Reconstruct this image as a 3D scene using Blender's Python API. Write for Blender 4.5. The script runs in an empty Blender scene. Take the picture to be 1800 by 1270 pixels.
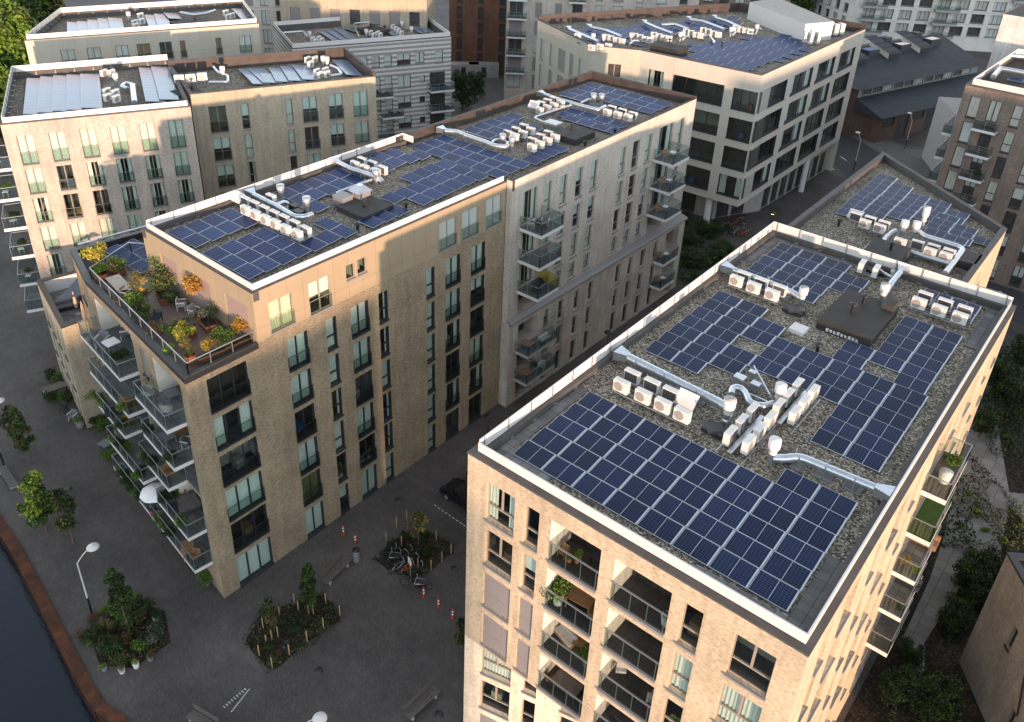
import bpy, math, random
from math import sin, cos, pi, radians, hypot, atan2, sqrt, floor
from mathutils import Matrix, Vector
random.seed(7)
scene = bpy.context.scene
# ------------------------------------------------------------------ camera
HC = 48.67
FPX, CX, CY = 1499.74, 897.2, 486.4            # focal length and optical centre in photo pixels (1800 x 1270)
YAW, PIT, ROL = radians(-38.1275), radians(29.1373), radians(2.4717)
Fw = Vector((sin(YAW)*cos(PIT), cos(YAW)*cos(PIT), -sin(PIT)))
r0 = Vector((cos(YAW), -sin(YAW), 0)); u0 = r0.cross(Fw)
Rt = cos(ROL)*r0 + sin(ROL)*u0; Up = Rt.cross(Fw)
camd = bpy.data.cameras.new('camera'); cam = bpy.data.objects.new('camera', camd)
scene.collection.objects.link(cam); scene.camera = cam
camd.sensor_fit = 'HORIZONTAL'; camd.sensor_width = 36; camd.lens = FPX/1800*36
camd.shift_x = (900-CX)/1800; camd.shift_y = (CY-635)/1800
camd.clip_start = .5; camd.clip_end = 3000
m = Matrix((Rt, Up, -Fw)).transposed().to_4x4(); m.translation = (0, 0, HC); cam.matrix_world = m
# ------------------------------------------------------------------ light
SUN_EL = radians(3.2); SUN_DIR = Vector((.842*cos(SUN_EL), -.539*cos(SUN_EL), sin(SUN_EL)))   # towards the sun
w = bpy.data.worlds.new('World'); scene.world = w; w.use_nodes = True
nt = w.node_tree; bg = nt.nodes['Background']
sky = nt.nodes.new('ShaderNodeTexSky'); sky.sky_type = 'NISHITA'; sky.sun_disc = False
sky.sun_elevation = SUN_EL; sky.sun_rotation = atan2(SUN_DIR.x, SUN_DIR.y); sky.air_density = 1; sky.dust_density = 0.0; sky.ozone_density = 2.0
hs = nt.nodes.new('ShaderNodeHueSaturation'); hs.inputs['Saturation'].default_value = .20; hs.inputs['Value'].default_value = 1.7
nt.links.new(sky.outputs[0], hs.inputs['Color']); tint = nt.nodes.new('ShaderNodeMix'); tint.data_type = 'RGBA'; tint.blend_type = 'MULTIPLY'; tint.inputs[0].default_value = 1; tint.inputs[7].default_value = (.95, .99, 1.05, 1)
nt.links.new(hs.outputs[0], tint.inputs[6]); nt.links.new(tint.outputs[2], bg.inputs[0]); bg.inputs[1].default_value = .15
sl = bpy.data.lights.new('sun', 'SUN'); sun = bpy.data.objects.new('sun', sl); scene.collection.objects.link(sun)
sl.energy = 2.0; sl.angle = radians(1.0); sl.color = (1, .64, .42)
sun.rotation_euler = SUN_DIR.to_track_quat('Z', 'Y').to_euler()
vs = scene.view_settings; vs.view_transform = 'Standard'; vs.look = 'None'; vs.exposure = 2.0; vs.gamma = 1; vs.use_curve_mapping = False

def ray(px, py): return Fw + Rt*((px-CX)/FPX) - Up*((py-CY)/FPX)
def at(px, py, Z):                                   # photo pixel -> world point at height Z
    d = ray(px, py); t = (Z-HC)/d.z
    return Vector((d.x*t, d.y*t, Z))
def q(x, y, ox, oy, s=3.969): return ox+x/s, oy+y/s
# ------------------------------------------------------------------ materials
MATS = {}
def nn(nt, t, **k):
    n = nt.nodes.new(t)
    for a, b in k.items(): setattr(n, a, b)
    return n
def base(name, rough=.6, metal=0, spec=.5):
    m = bpy.data.materials.new(name); m.use_nodes = True; MATS[name] = m
    p = m.node_tree.nodes['Principled BSDF']; p.inputs['Roughness'].default_value = rough; p.inputs['Metallic'].default_value = metal
    p.inputs['Specular IOR Level'].default_value = spec
    return m, m.node_tree, p
def coords(nt, kind, scale):
    tc = nn(nt, 'ShaderNodeTexCoord'); mp = nn(nt, 'ShaderNodeMapping'); mp.inputs['Scale'].default_value = scale if isinstance(scale, tuple) else (scale,)*3
    nt.links.new(tc.outputs[kind], mp.inputs[0]); return mp.outputs[0]
def mixc(nt, fac, a, b, mode='MIX'):
    x = nn(nt, 'ShaderNodeMix', data_type='RGBA', blend_type=mode)
    for s, v in ((0, fac), (6, a), (7, b)):
        if hasattr(v, 'links') or hasattr(v, 'is_linked'): nt.links.new(v, x.inputs[s])
        else: x.inputs[s].default_value = v if s == 0 else (*v, 1)
    return x.outputs[2]
def noise(nt, vec, scale, detail=3, rough=.6):
    n = nn(nt, 'ShaderNodeTexNoise'); n.inputs['Scale'].default_value = scale; n.inputs['Detail'].default_value = detail; n.inputs['Roughness'].default_value = rough
    nt.links.new(vec, n.inputs['Vector']); return n.outputs['Fac']
def ramp(nt, fac, pts):
    r = nn(nt, 'ShaderNodeValToRGB'); e = r.color_ramp.elements
    while len(e) < len(pts): e.new(.5)
    for i, (p, c) in enumerate(pts): e[i].position = p; e[i].color = (*c, 1)
    nt.links.new(fac, r.inputs[0]); return r.outputs[0]
def bump(nt, p, h, strength=.3, dist=.02):
    b = nn(nt, 'ShaderNodeBump'); b.inputs['Strength'].default_value = strength; b.inputs['Distance'].default_value = dist
    nt.links.new(h, b.inputs['Height']); nt.links.new(b.outputs[0], p.inputs['Normal'])
def plain(name, c, rough=.6, metal=0, var=.15, scale=6, spec=.5):
    m, nt, p = base(name, rough, metal, spec); v = coords(nt, 'Object', 1); n = noise(nt, v, scale)
    lo = tuple(x*(1-var) for x in c); hi = tuple(min(1, x*(1+var)) for x in c)
    nt.links.new(ramp(nt, n, [(.3, lo), (.7, hi)]), p.inputs['Base Color']); return m
def brick(name, c1, c2, mortar, bw=.21, bh=.065, ms=.006, big=.25, spots=0.0, bstr=.35):
    m, nt, p = base(name, .85, 0, .3); v = coords(nt, 'UV', 1)
    b = nn(nt, 'ShaderNodeTexBrick'); b.inputs['Scale'].default_value = 1; b.inputs['Mortar Size'].default_value = ms
    b.inputs['Brick Width'].default_value = bw; b.inputs['Row Height'].default_value = bh; b.inputs['Bias'].default_value = -.2
    b.inputs['Color1'].default_value = (*c1, 1); b.inputs['Color2'].default_value = (*c2, 1); b.inputs['Mortar'].default_value = (*mortar, 1)
    nt.links.new(v, b.inputs['Vector'])
    v2 = coords(nt, 'UV', (1, 1, 1)); n1 = noise(nt, v2, .35, 4); v3 = coords(nt, 'UV', (2.4, 12, 1)); n2 = noise(nt, v3, 1.6, 3, .7)
    c = mixc(nt, 1, b.outputs['Color'], ramp(nt, n1, [(.3, (1-big,)*3), (.7, (1+big*.4,)*3)]), 'MULTIPLY')
    c = mixc(nt, 1, c, ramp(nt, n2, [(.34, (.60, .59, .58)), (.5, (1, 1, 1)), (.66, (1.22, 1.2, 1.16))]), 'MULTIPLY')
    if spots:
        v4 = coords(nt, 'UV', (4, 13, 1)); n3 = noise(nt, v4, 1.3, 2, .5)
        c = mixc(nt, ramp(nt, n3, [(.68, (0, 0, 0)), (.74, (spots,)*3)]), c, (c2[0]*.35, c2[1]*.28, c2[2]*.25))
    n5 = noise(nt, coords(nt, 'UV', (1.6, .13, 1)), 1.5, 4, .6); c = mixc(nt, 1, c, ramp(nt, n5, [(.32, (.84, .835, .83)), (.55, (1, 1, 1)), (.72, (1.07, 1.06, 1.05))]), 'MULTIPLY')
    nt.links.new(c, p.inputs['Base Color']); bump(nt, p, b.outputs['Fac'], -bstr, .01); return m
def grid(name, c, line, w, h, ms, rough=.6, spec=.5, coat=0, var=.1, off=0, metal=0, kind='UV', nb=.3):
    m, nt, p = base(name, rough, metal, spec); v = coords(nt, kind, 1)
    b = nn(nt, 'ShaderNodeTexBrick', offset=off); b.inputs['Scale'].default_value = 1; b.inputs['Mortar Size'].default_value = ms
    b.inputs['Brick Width'].default_value = w; b.inputs['Row Height'].default_value = h; b.inputs['Bias'].default_value = 0
    b.inputs['Color1'].default_value = (*[x*(1-var) for x in c], 1); b.inputs['Color2'].default_value = (*[x*(1+var) for x in c], 1); b.inputs['Mortar'].default_value = (*line, 1)
    nt.links.new(v, b.inputs['Vector']); n = noise(nt, v, nb, 4)
    o = mixc(nt, 1, b.outputs['Color'], ramp(nt, n, [(.3, (1-var*1.5,)*3), (.7, (1+var,)*3)]), 'MULTIPLY')
    if name.startswith('cells'):
        oi = nn(nt, 'ShaderNodeObjectInfo'); o = mixc(nt, 1, o, ramp(nt, oi.outputs['Random'], [(0, (.72, .74, .8)), (.5, (1, 1, 1)), (1, (1.35, 1.3, 1.25))]), 'MULTIPLY')
    nt.links.new(o, p.inputs['Base Color']); p.inputs['Coat Weight'].default_value = coat; p.inputs['Coat Roughness'].default_value = .05; return m
def glassmat(name, tint, refl=.09, rough=.02):
    m = bpy.data.materials.new(name); m.use_nodes = True; MATS[name] = m; nt = m.node_tree; nt.nodes.clear()
    o = nn(nt, 'ShaderNodeOutputMaterial'); t = nn(nt, 'ShaderNodeBsdfTransparent'); t.inputs[0].default_value = (*tint, 1)
    g = nn(nt, 'ShaderNodeBsdfGlossy'); g.inputs['Roughness'].default_value = rough; g.inputs[0].default_value = (.95, .97, 1, 1)
    f = nn(nt, 'ShaderNodeLayerWeight'); f.inputs[0].default_value = .35
    a = nn(nt, 'ShaderNodeMath', operation='MULTIPLY_ADD'); a.inputs[1].default_value = .45; a.inputs[2].default_value = refl; a.use_clamp = True
    nt.links.new(f.outputs['Fresnel'], a.inputs[0]); x = nn(nt, 'ShaderNodeMixShader')
    nt.links.new(a.outputs[0], x.inputs[0]); nt.links.new(t.outputs[0], x.inputs[1]); nt.links.new(g.outputs[0], x.inputs[2]); nt.links.new(x.outputs[0], o.inputs[0]); return m
def coatpane(name, c1, c2, folds=False, refl=.6):
    m, nt, p = base(name, .55, 0, .5); v = coords(nt, 'Object', (9, 1, .35) if folds else (1.3, 1, 1.9)); n = noise(nt, v, 1.4, 2)
    nt.links.new(ramp(nt, n, [(.35, c1), (.65, c2)]), p.inputs['Base Color']); p.inputs['Coat Weight'].default_value = refl; p.inputs['Coat Roughness'].default_value = .03; return m
def leafmat(name, cols, rough=.55):
    m, nt, p = base(name, rough, 0, .3); g = nn(nt, 'ShaderNodeNewGeometry')
    nt.links.new(ramp(nt, g.outputs['Random Per Island'], [(i/max(1, len(cols)-1), c) for i, c in enumerate(cols)]), p.inputs['Base Color'])
    p.inputs['Transmission Weight'].default_value = 0; return m
def gravel(name, cols, scale=11, bs=.5):
    m, nt, p = base(name, .9, 0, .25); v = coords(nt, 'Object', 1)
    vo = nn(nt, 'ShaderNodeTexVoronoi'); vo.inputs['Scale'].default_value = scale; nt.links.new(v, vo.inputs['Vector'])
    sep = nn(nt, 'ShaderNodeSeparateColor'); nt.links.new(vo.outputs['Color'], sep.inputs[0])
    c = ramp(nt, sep.outputs[0], cols); n = noise(nt, v, .5, 4)
    d = ramp(nt, vo.outputs['Distance'], [(.15, (1, 1, 1)), (.75, (.32, .32, .32))])
    c = mixc(nt, 1, c, d, 'MULTIPLY'); c = mixc(nt, 1, c, ramp(nt, n, [(.3, (.72,)*3), (.7, (1.15,)*3)]), 'MULTIPLY')
    nt.links.new(c, p.inputs['Base Color']); bump(nt, p, vo.outputs['Distance'], -bs, .05); return m

brick('brick_brown', (.37, .292, .195), (.245, .188, .122), (.31, .26, .19), spots=.35)
brick('brick_sand', (.54, .445, .32), (.435, .35, .245), (.465, .40, .305), spots=.75, big=.16)
brick('brick_pale', (.56, .51, .455), (.455, .41, .365), (.47, .43, .385), spots=.15, big=.18)
brick('brick_peach', (.46, .405, .355), (.37, .325, .285), (.39, .35, .31), spots=.15, big=.18)
brick('brick_yellow', (.44, .38, .29), (.355, .30, .22), (.37, .325, .26), spots=.35, big=.15)
brick('brick_grey', (.27, .255, .235), (.20, .19, .17), (.23, .215, .195), spots=.2)
brick('brick_red', (.13, .092, .078), (.095, .064, .053), (.16, .09, .06))
brick('brick_rust', (.20, .095, .062), (.145, .066, .045), (.15, .10, .08))
brick('brick_umber', (.27, .215, .18), (.19, .148, .124), (.19, .155, .13), spots=.25)
brick('brick_white', (.68, .66, .63), (.58, .56, .53), (.52, .51, .49), bh=.09, bw=.3)
brick('brick_dark', (.13, .10, .08), (.09, .07, .055), (.12, .10, .09))
brick('stone_pale', (.68, .60, .48), (.60, .52, .41), (.50, .44, .36), bw=1.6, bh=.95, ms=.012, big=.12)
brick('stone_grey', (.50, .45, .40), (.41, .365, .32), (.31, .28, .25), bw=1.1, bh=1.45, ms=.012, big=.2)
grid('cladding_tan', (.34, .27, .185), (.17, .13, .095), 1.25, 3.9, .012, .45, var=.04)
grid('cladding_beige', (.41, .385, .32), (.25, .24, .2), 1.3, 3.9, .014, .5, var=.04)
grid('concrete_cream', (.50, .465, .405), (.30, .28, .25), 4.6, 3.65, .02, .6, var=.04)
grid('concrete_white', (.62, .60, .56), (.4, .39, .37), 3.3, 3.0, .03, .7, var=.05)
def stripes():
    m, nt, p = base('stone_stripes', .8); v = coords(nt, 'UV', (1, 1, 1)); b = nn(nt, 'ShaderNodeTexWave', wave_type='BANDS', bands_direction='Y'); b.inputs['Scale'].default_value = .48; b.inputs['Distortion'].default_value = .12; b.inputs['Detail'].default_value = 2; b.inputs['Detail Scale'].default_value = 6
    nt.links.new(v, b.inputs['Vector']); v3 = coords(nt, 'UV', (2.5, 9, 1)); n = noise(nt, v3, 1.5, 3, .7)
    c = ramp(nt, b.outputs['Fac'], [(.47, (.30, .28, .26)), (.55, (.62, .60, .58))]); nt.links.new(mixc(nt, 1, c, ramp(nt, n, [(.35, (.68,)*3), (.6, (1.05,)*3)]), 'MULTIPLY'), p.inputs['Base Color'])
stripes()
plain('white_metal', (.64, .615, .60), .35, 0, .03, 2); plain('white_paint', (.62, .61, .595), .45, 0, .05, 3)
plain('cream_paint', (.70, .66, .58), .6, 0, .04, 2)
plain('frame_dark', (.030, .031, .034), .4, 0, .1); plain('frame_grey', (.20, .19, .175), .4, 0, .08); plain('frame_tan', (.30, .26, .215), .4, 0, .08)
plain('frame_green', (.035, .042, .042), .4); plain('sill_grey', (.23, .225, .22), .5, 0, .06)
plain('shutter_grey', (.215, .20, .20), .6, 0, .05, 12); plain('shutter_rose', (.27, .20, .18), .6, 0, .04, 4)
plain('shutter_teal', (.32, .42, .38), .35, 0, .05, 3)
plain('curtain', (.80, .80, .75), .8, 0, .08, 3); plain('curtain_cream', (.80, .74, .58), .8, 0, .08, 3); plain('blind', (.80, .84, .80), .6, 0, .05, 2); plain('curtain_green', (.17, .18, .06), .8, 0, .1, 3)
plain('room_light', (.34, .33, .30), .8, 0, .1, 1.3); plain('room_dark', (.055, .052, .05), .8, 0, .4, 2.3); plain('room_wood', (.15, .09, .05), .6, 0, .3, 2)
plain('bitumen', (.040, .037, .035), .8, 0, .25, 1.5); plain('bitumen_brown', (.026, .023, .021), .75, 0, .3, .8); plain('upstand', (.075, .070, .066), .7, 0, .2, 1.5)
plain('black', (.012, .012, .013), .45); plain('rust_cap', (.052, .040, .036), .65, 0, .3, .9)
plain('galv', (.56, .60, .64), .28, .85, .12, 5); plain('steel', (.42, .44, .46), .35, .7, .1); plain('grey_metal', (.28, .30, .32), .4, .4, .08)
plain('ac_white', (.66, .64, .60), .4, 0, .08, 2); plain('hood_metal', (.30, .28, .26), .5, .3); plain('ac_fan', (.36, .33, .30), .5, 0, .1); plain('ac_coil', (.06, .06, .065), .6, 0, .2)
plain('panel_frame', (.50, .53, .58), .45, .1, .04, 3)
grid('cells_fine', (.0022, .0085, .036), (.036, .056, .13), .159, .109, .009, .25, .25, .10, .12, nb=.8)
grid('cells_bars', (.006, .022, .088), (.085, .13, .27), .553, .157, .010, .35, .15, .0, .10, nb=.8)
grid('cells_plain', (.007, .025, .098), (.03, .06, .15), .157, .157, .004, .35, .15, .0, .08, nb=.8)
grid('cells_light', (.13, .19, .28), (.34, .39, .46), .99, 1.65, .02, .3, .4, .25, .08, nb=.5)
gravel('gravel', [(0, (.07, .058, .042)), (.25, (.20, .17, .125)), (.55, (.36, .315, .24)), (.85, (.66, .61, .51)), (1, (.13, .125, .12))], 12)
gravel('gravel_far', [(0, (.13, .115, .09)), (.5, (.34, .30, .24)), (1, (.60, .55, .46))], 7)
gravel('soil', [(0, (.022, .018, .013)), (.5, (.048, .038, .027)), (1, (.07, .06, .036))], 6)
grid('tiles_grey', (.15, .15, .15), (.03, .03, .03), .5, .5, .012, .8, kind='Object', var=.25)
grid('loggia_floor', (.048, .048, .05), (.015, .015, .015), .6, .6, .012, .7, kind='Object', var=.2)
grid('court_slabs', (.20, .195, .185), (.07, .07, .068), 1.0, 1.0, .02, .8, kind='Object', var=.15)
grid('balcony_tiles', (.13, .14, .15), (.04, .04, .045), .5, .5, .012, .7, kind='Object', var=.15)
def pavers():
    m, nt, p = base('pavers', .75, 0, .35); v = coords(nt, 'Object', 1)
    mp = nn(nt, 'ShaderNodeMapping'); mp.inputs['Rotation'].default_value = (0, 0, .6); nt.links.new(v, mp.inputs[0])
    b = nn(nt, 'ShaderNodeTexBrick'); b.inputs['Scale'].default_value = 1; b.inputs['Mortar Size'].default_value = .008; b.inputs['Brick Width'].default_value = .2; b.inputs['Row Height'].default_value = .07
    b.inputs['Color1'].default_value = (.108, .095, .088, 1); b.inputs['Color2'].default_value = (.074, .065, .061, 1); b.inputs['Mortar'].default_value = (.05, .046, .043, 1); nt.links.new(mp.outputs[0], b.inputs['Vector'])
    n = noise(nt, v, .12, 5); n2 = noise(nt, v, 1.1, 5, .7)
    c = mixc(nt, 1, b.outputs['Color'], ramp(nt, n, [(.32, (.62,)*3), (.5, (1.0,)*3), (.6, (1.2,)*3), (.75, (1.75, 1.7, 1.65))]), 'MULTIPLY')
    c = mixc(nt, 1, c, ramp(nt, n2, [(.3, (.82,)*3), (.6, (1.03,)*3), (.78, (1.35,)*3)]), 'MULTIPLY')
    nt.links.new(c, p.inputs['Base Color']); bump(nt, p, b.outputs['Fac'], -.3, .01)
pavers()
plain('asphalt', (.042, .043, .046), .85, 0, .2, 1.2); plain('kerb', (.16, .155, .15), .8, 0, .15, 2); plain('sidewalk', (.12, .115, .11), .85, 0, .2, 1.5)
def deck():
    grid('deck', (.20, .145, .122), (.05, .03, .025), 2.4, .14, .012, .6, kind='Object', off=.5, var=.12)
deck()
plain('zinc', (.034, .042, .054), .65, .0, .15, 3); grid('zinc_seams', (.036, .045, .058), (.012, .014, .018), 30, .45, .07, .65, .3, 0, .12)
plain('mark_white', (.55, .55, .53), .7, 0, .15, 4); plain('wood', (.26, .14, .065), .6, 0, .25, 4); plain('wood_grey', (.115, .10, .088), .8, 0, .25, 4); plain('wood_pale', (.42, .37, .30), .8, 0, .2, 4)
plain('bark', (.12, .085, .055), .9, 0, .3, 8); plain('stake', (.34, .22, .12), .8, 0, .2, 5)
plain('terracotta', (.34, .115, .05), .8, 0, .2, 5); plain('corten_pot', (.17, .065, .035), .85, 0, .3, 5); plain('pot_white', (.62, .62, .60), .5); plain('pot_grey', (.16, .16, .16), .7); plain('concrete', (.34, .33, .31), .8, 0, .12, 2)
def corten():
    m, nt, p = base('corten', .85, 0, .3); v = coords(nt, 'Object', 1); n = noise(nt, v, 1.1, 6, .7); n2 = noise(nt, v, 9, 3)
    c = mixc(nt, 1, ramp(nt, n, [(.3, (.030, .014, .010)), (.52, (.085, .031, .015)), (.74, (.16, .055, .022))]), ramp(nt, n2, [(.3, (.8,)*3), (.7, (1.15,)*3)]), 'MULTIPLY'); nt.links.new(c, p.inputs['Base Color'])
corten()
def water():
    m, nt, p = base('water', .08, 0, .3); p.inputs['Base Color'].default_value = (.002, .008, .018, 1); v = coords(nt, 'Object', (1, 2.6, 1)); n = noise(nt, v, 1.6, 5, .65); bump(nt, p, n, .35, .06)
water()
plain('fabric_grey', (.14, .15, .16), .85); plain('fabric_dark', (.03, .033, .04), .9); plain('fabric_light', (.48, .47, .45), .85); plain('rattan', (.33, .32, .31), .8, 0, .15, 20); plain('fabric_sand', (.46, .30, .20), .85); plain('fabric_slate', (.05, .075, .10), .8, 0, .1, 2); plain('fabric_white', (.78, .78, .78), .8, 0, .05, 6); plain('fabric_red', (.42, .02, .02), .8); plain('reed', (.38, .30, .07), .8, 0, .25, 9); plain('turf', (.035, .085, .014), .9, 0, .2, 6)
plain('car_paint', (.010, .012, .018), .2, .2, .05, 2, .8); plain('car_glass', (.006, .008, .010), .05, 0, .1, 2, .8); plain('tyre', (.012, .012, .012), .85); plain('red', (.42, .02, .015), .5); plain('orange', (.50, .12, .02), .5); plain('blue', (.03, .09, .28), .5); plain('yellow', (.55, .42, .03), .6); plain('silver', (.5, .5, .52), .3, .7)
glassmat('glass', (.78, .87, .84)); glassmat('guard_glass', (.70, .79, .76), .06, .03); glassmat('clear_glass', (.86, .90, .89), .05, .02)
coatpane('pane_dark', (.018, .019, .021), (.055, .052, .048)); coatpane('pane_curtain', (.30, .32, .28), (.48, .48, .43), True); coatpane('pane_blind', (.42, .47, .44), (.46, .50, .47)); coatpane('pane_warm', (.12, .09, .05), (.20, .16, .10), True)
leafmat('leaf_green', [(.022, .048, .010), (.04, .08, .016), (.062, .11, .02)]); leafmat('leaf_dark', [(.010, .022, .008), (.020, .036, .012), (.03, .05, .015)])
leafmat('leaf_bright', [(.06, .12, .015), (.10, .18, .02), (.15, .23, .03)]); leafmat('leaf_yellow', [(.20, .17, .02), (.34, .25, .03), (.45, .34, .05)]); leafmat('leaf_orange', [(.17, .08, .015), (.34, .15, .02), (.42, .22, .03)])
leafmat('leaf_olive', [(.05, .055, .018), (.09, .08, .025), (.12, .10, .04)]); leafmat('leaf_grey', [(.05, .07, .045), (.09, .11, .08), (.13, .15, .12)]); leafmat('leaf_rust', [(.10, .03, .012), (.18, .055, .02), (.12, .06, .03)]); leafmat('leaf_lime', [(.16, .22, .015), (.24, .30, .03), (.30, .34, .05)])
leafmat('flower_violet', [(.30, .22, .55), (.45, .38, .7)]); leafmat('flower_pink', [(.45, .06, .15), (.5, .15, .25)]); leafmat('flower_white', [(.6, .6, .5), (.7, .7, .65)])
def emis(name, c, s):
    m, nt, p = base(name, .5); p.inputs['Base Color'].default_value = (*c, 1); p.inputs['Emission Color'].default_value = (*c, 1); p.inputs['Emission Strength'].default_value = s
plain('iron', (.05, .048, .046), .6, .3, .3, 20)
emis('lamp_lit', (1, .55, .2), 3.0); emis('lobby_light', (1, .6, .28), .35)
# ------------------------------------------------------------------ mesh helpers
class MB:
    def __init__(s): s.v = []; s.f = []; s.mi = []; s.uv = []; s.mats = []; s.sm = []
    def mat(s, n):
        if n not in s.mats: s.mats.append(n)
        return s.mats.index(n)
    def face(s, pts, mat, uv=None, sm=False):
        i = len(s.v); s.v += [tuple(p) for p in pts]; s.f.append(tuple(range(i, i+len(pts)))); s.mi.append(s.mat(mat)); s.uv.append(uv or [(p[0]+p[1]*.37, p[2]) for p in pts]); s.sm.append(sm)
    def box(s, x0, y0, z0, x1, y1, z1, mat, top=None, T=None, skip=''):
        P = lambda x, y, z: T(x, y, z) if T else (x, y, z)
        a, b, c, d = P(x0, y0, z0), P(x1, y0, z0), P(x1, y1, z0), P(x0, y1, z0); e, f, g, h = P(x0, y0, z1), P(x1, y0, z1), P(x1, y1, z1), P(x0, y1, z1)
        X, Y = x1-x0, y1-y0
        if 'f' not in skip: s.face((a, b, f, e), mat, [(x0, z0), (x1, z0), (x1, z1), (x0, z1)])
        if 'b' not in skip: s.face((c, d, h, g), mat, [(x1, z0), (x0, z0), (x0, z1), (x1, z1)])
        if 'r' not in skip: s.face((b, c, g, f), mat, [(y0, z0), (y1, z0), (y1, z1), (y0, z1)])
        if 'l' not in skip: s.face((d, a, e, h), mat, [(y1, z0), (y0, z0), (y0, z1), (y1, z1)])
        if 't' not in skip: s.face((e, f, g, h), top or mat, [(x0, y0), (x1, y0), (x1, y1), (x0, y1)])
        if 'u' not in skip: s.face((d, c, b, a), mat, [(x0, y1), (x1, y1), (x1, y0), (x0, y0)])
    def prism(s, poly, z0, z1, mat, top=None, bottom=True):
        n = len(poly); L = 0
        for i in range(n):
            a, b = poly[i], poly[(i+1) % n]; l = hypot(b[0]-a[0], b[1]-a[1])
            s.face(((a[0], a[1], z0), (b[0], b[1], z0), (b[0], b[1], z1), (a[0], a[1], z1)), mat, [(L, z0), (L+l, z0), (L+l, z1), (L, z1)]); L += l
        s.face([(p[0], p[1], z1) for p in poly], top or mat, [(p[0], p[1]) for p in poly])
        if bottom: s.face([(p[0], p[1], z0) for p in reversed(poly)], mat)
    def tube(s, path, r, mat, n=8, sm=True, cap=True):
        path = [Vector(p) for p in path]; rr = r if isinstance(r, (list, tuple)) else [r]*len(path); rings = []; prev = None
        for i, p in enumerate(path):
            d = (path[min(i+1, len(path)-1)]-path[max(i-1, 0)])
            if d.length < 1e-6: d = Vector((0, 0, 1))
            d.normalize(); ref = Vector((0, 0, 1)) if abs(d.z) < .9 else Vector((1, 0, 0))
            a = d.cross(ref).normalized(); b = d.cross(a)
            if prev and a.dot(prev) < 0: a, b = -a, -b
            prev = a; rings.append([p+(a*cos(2*pi*k/n)+b*sin(2*pi*k/n))*rr[i] for k in range(n)])
        i0 = len(s.v); mi = s.mat(mat)
        for R in rings: s.v += [tuple(x) for x in R]
        for i in range(len(rings)-1):
            for k in range(n):
                A = i0+i*n+k; B = i0+i*n+(k+1) % n; s.f.append((A, B, B+n, A+n)); s.mi.append(mi); s.uv.append([(k/n, i), ((k+1)/n, i), ((k+1)/n, i+1), (k/n, i+1)]); s.sm.append(sm)
        if cap:
            for R in (rings[0], rings[-1][::-1]): s.face(R[::-1], mat)
    def lathe(s, prof, mat, o=(0, 0, 0), n=16, sm=True):
        s.tube([(o[0], o[1], o[2]+z) for _, z in prof], [max(r, .001) for r, _ in prof], mat, n, sm)
    def bar(s, a, b, w, h, mat):
        a = Vector(a); b = Vector(b); d = b-a; L = d.length; d.normalize(); ref = Vector((0, 0, 1)) if abs(d.z) < .95 else Vector((1, 0, 0))
        x = d.cross(ref).normalized(); z = x.cross(d)
        s.box(-w/2, 0, -h/2, w/2, L, h/2, mat, T=lambda X, Y, Z: a+x*X+d*Y+z*Z)
    def build(s, name):
        me = bpy.data.meshes.new(name); me.from_pydata(s.v, [], s.f); ul = me.uv_layers.new(name='UVMap')
        me.polygons.foreach_set('material_index', s.mi); me.polygons.foreach_set('use_smooth', s.sm)
        ul.data.foreach_set('uv', [c for u in s.uv for p in u for c in p])
        for m in s.mats: me.materials.append(MATS[m])
        me.update(); return me
SC = scene.collection.objects
def ob(name, data, parent=None, loc=(0, 0, 0), rz=0, rot=None, sc=None):
    if isinstance(data, MB): data = data.build(name)
    o = bpy.data.objects.new(name, data); SC.link(o); o.location = loc; o.rotation_euler = rot or (0, 0, rz)
    if sc: o.scale = sc
    if parent: o.parent = parent
    return o
def tag(o, label=None, cat=None, group=None, kind=None):
    if label and len(label.split()) > 16: label = label.replace(' on the ', ', ').replace(' of the ', ', ').replace('the ', '')
    for k, v in (('label', label), ('category', cat), ('group', group), ('kind', kind)):
        if v: o[k] = v
    return o
def empty(name, loc=(0, 0, 0), rz=0, label=None, cat=None, group=None): return tag(ob(name, None, None, loc, rz), label, cat, group)
def copy_tree(o, loc=None, rz=None, label=None, group=None, parent=None, sc=None):
    c = o.copy(); SC.link(c)
    if parent: c.parent = parent
    for ch in list(o.children): copy_tree(ch, parent=c)
    if loc is not None: c.location = loc
    if rz is not None: c.rotation_euler = (0, 0, rz)
    if sc: c.scale = (sc,)*3 if not isinstance(sc, tuple) else sc
    return tag(c, label, None, group)
ORD = ['first', 'second', 'third', 'fourth', 'fifth', 'sixth', 'seventh', 'eighth', 'ninth', 'tenth', 'eleventh', 'twelfth', 'thirteenth', 'fourteenth', 'fifteenth']
class Proto:                                          # first use moves the proto itself, later uses copy it
    def __init__(s, make): s.make = make; s.o = None
    def __call__(s, loc, rz=0, label=None, group=None, sc=None):
        if s.o is None:
            s.o = s.make(); o = s.o; o.location = loc; o.rotation_euler = (0, 0, rz)
            tag(o, label, None, group)
            if sc: o.scale = (sc,)*3 if not isinstance(sc, tuple) else sc
            return o
        return copy_tree(s.o, loc, rz, label, group, sc=sc or (1, 1, 1))
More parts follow.
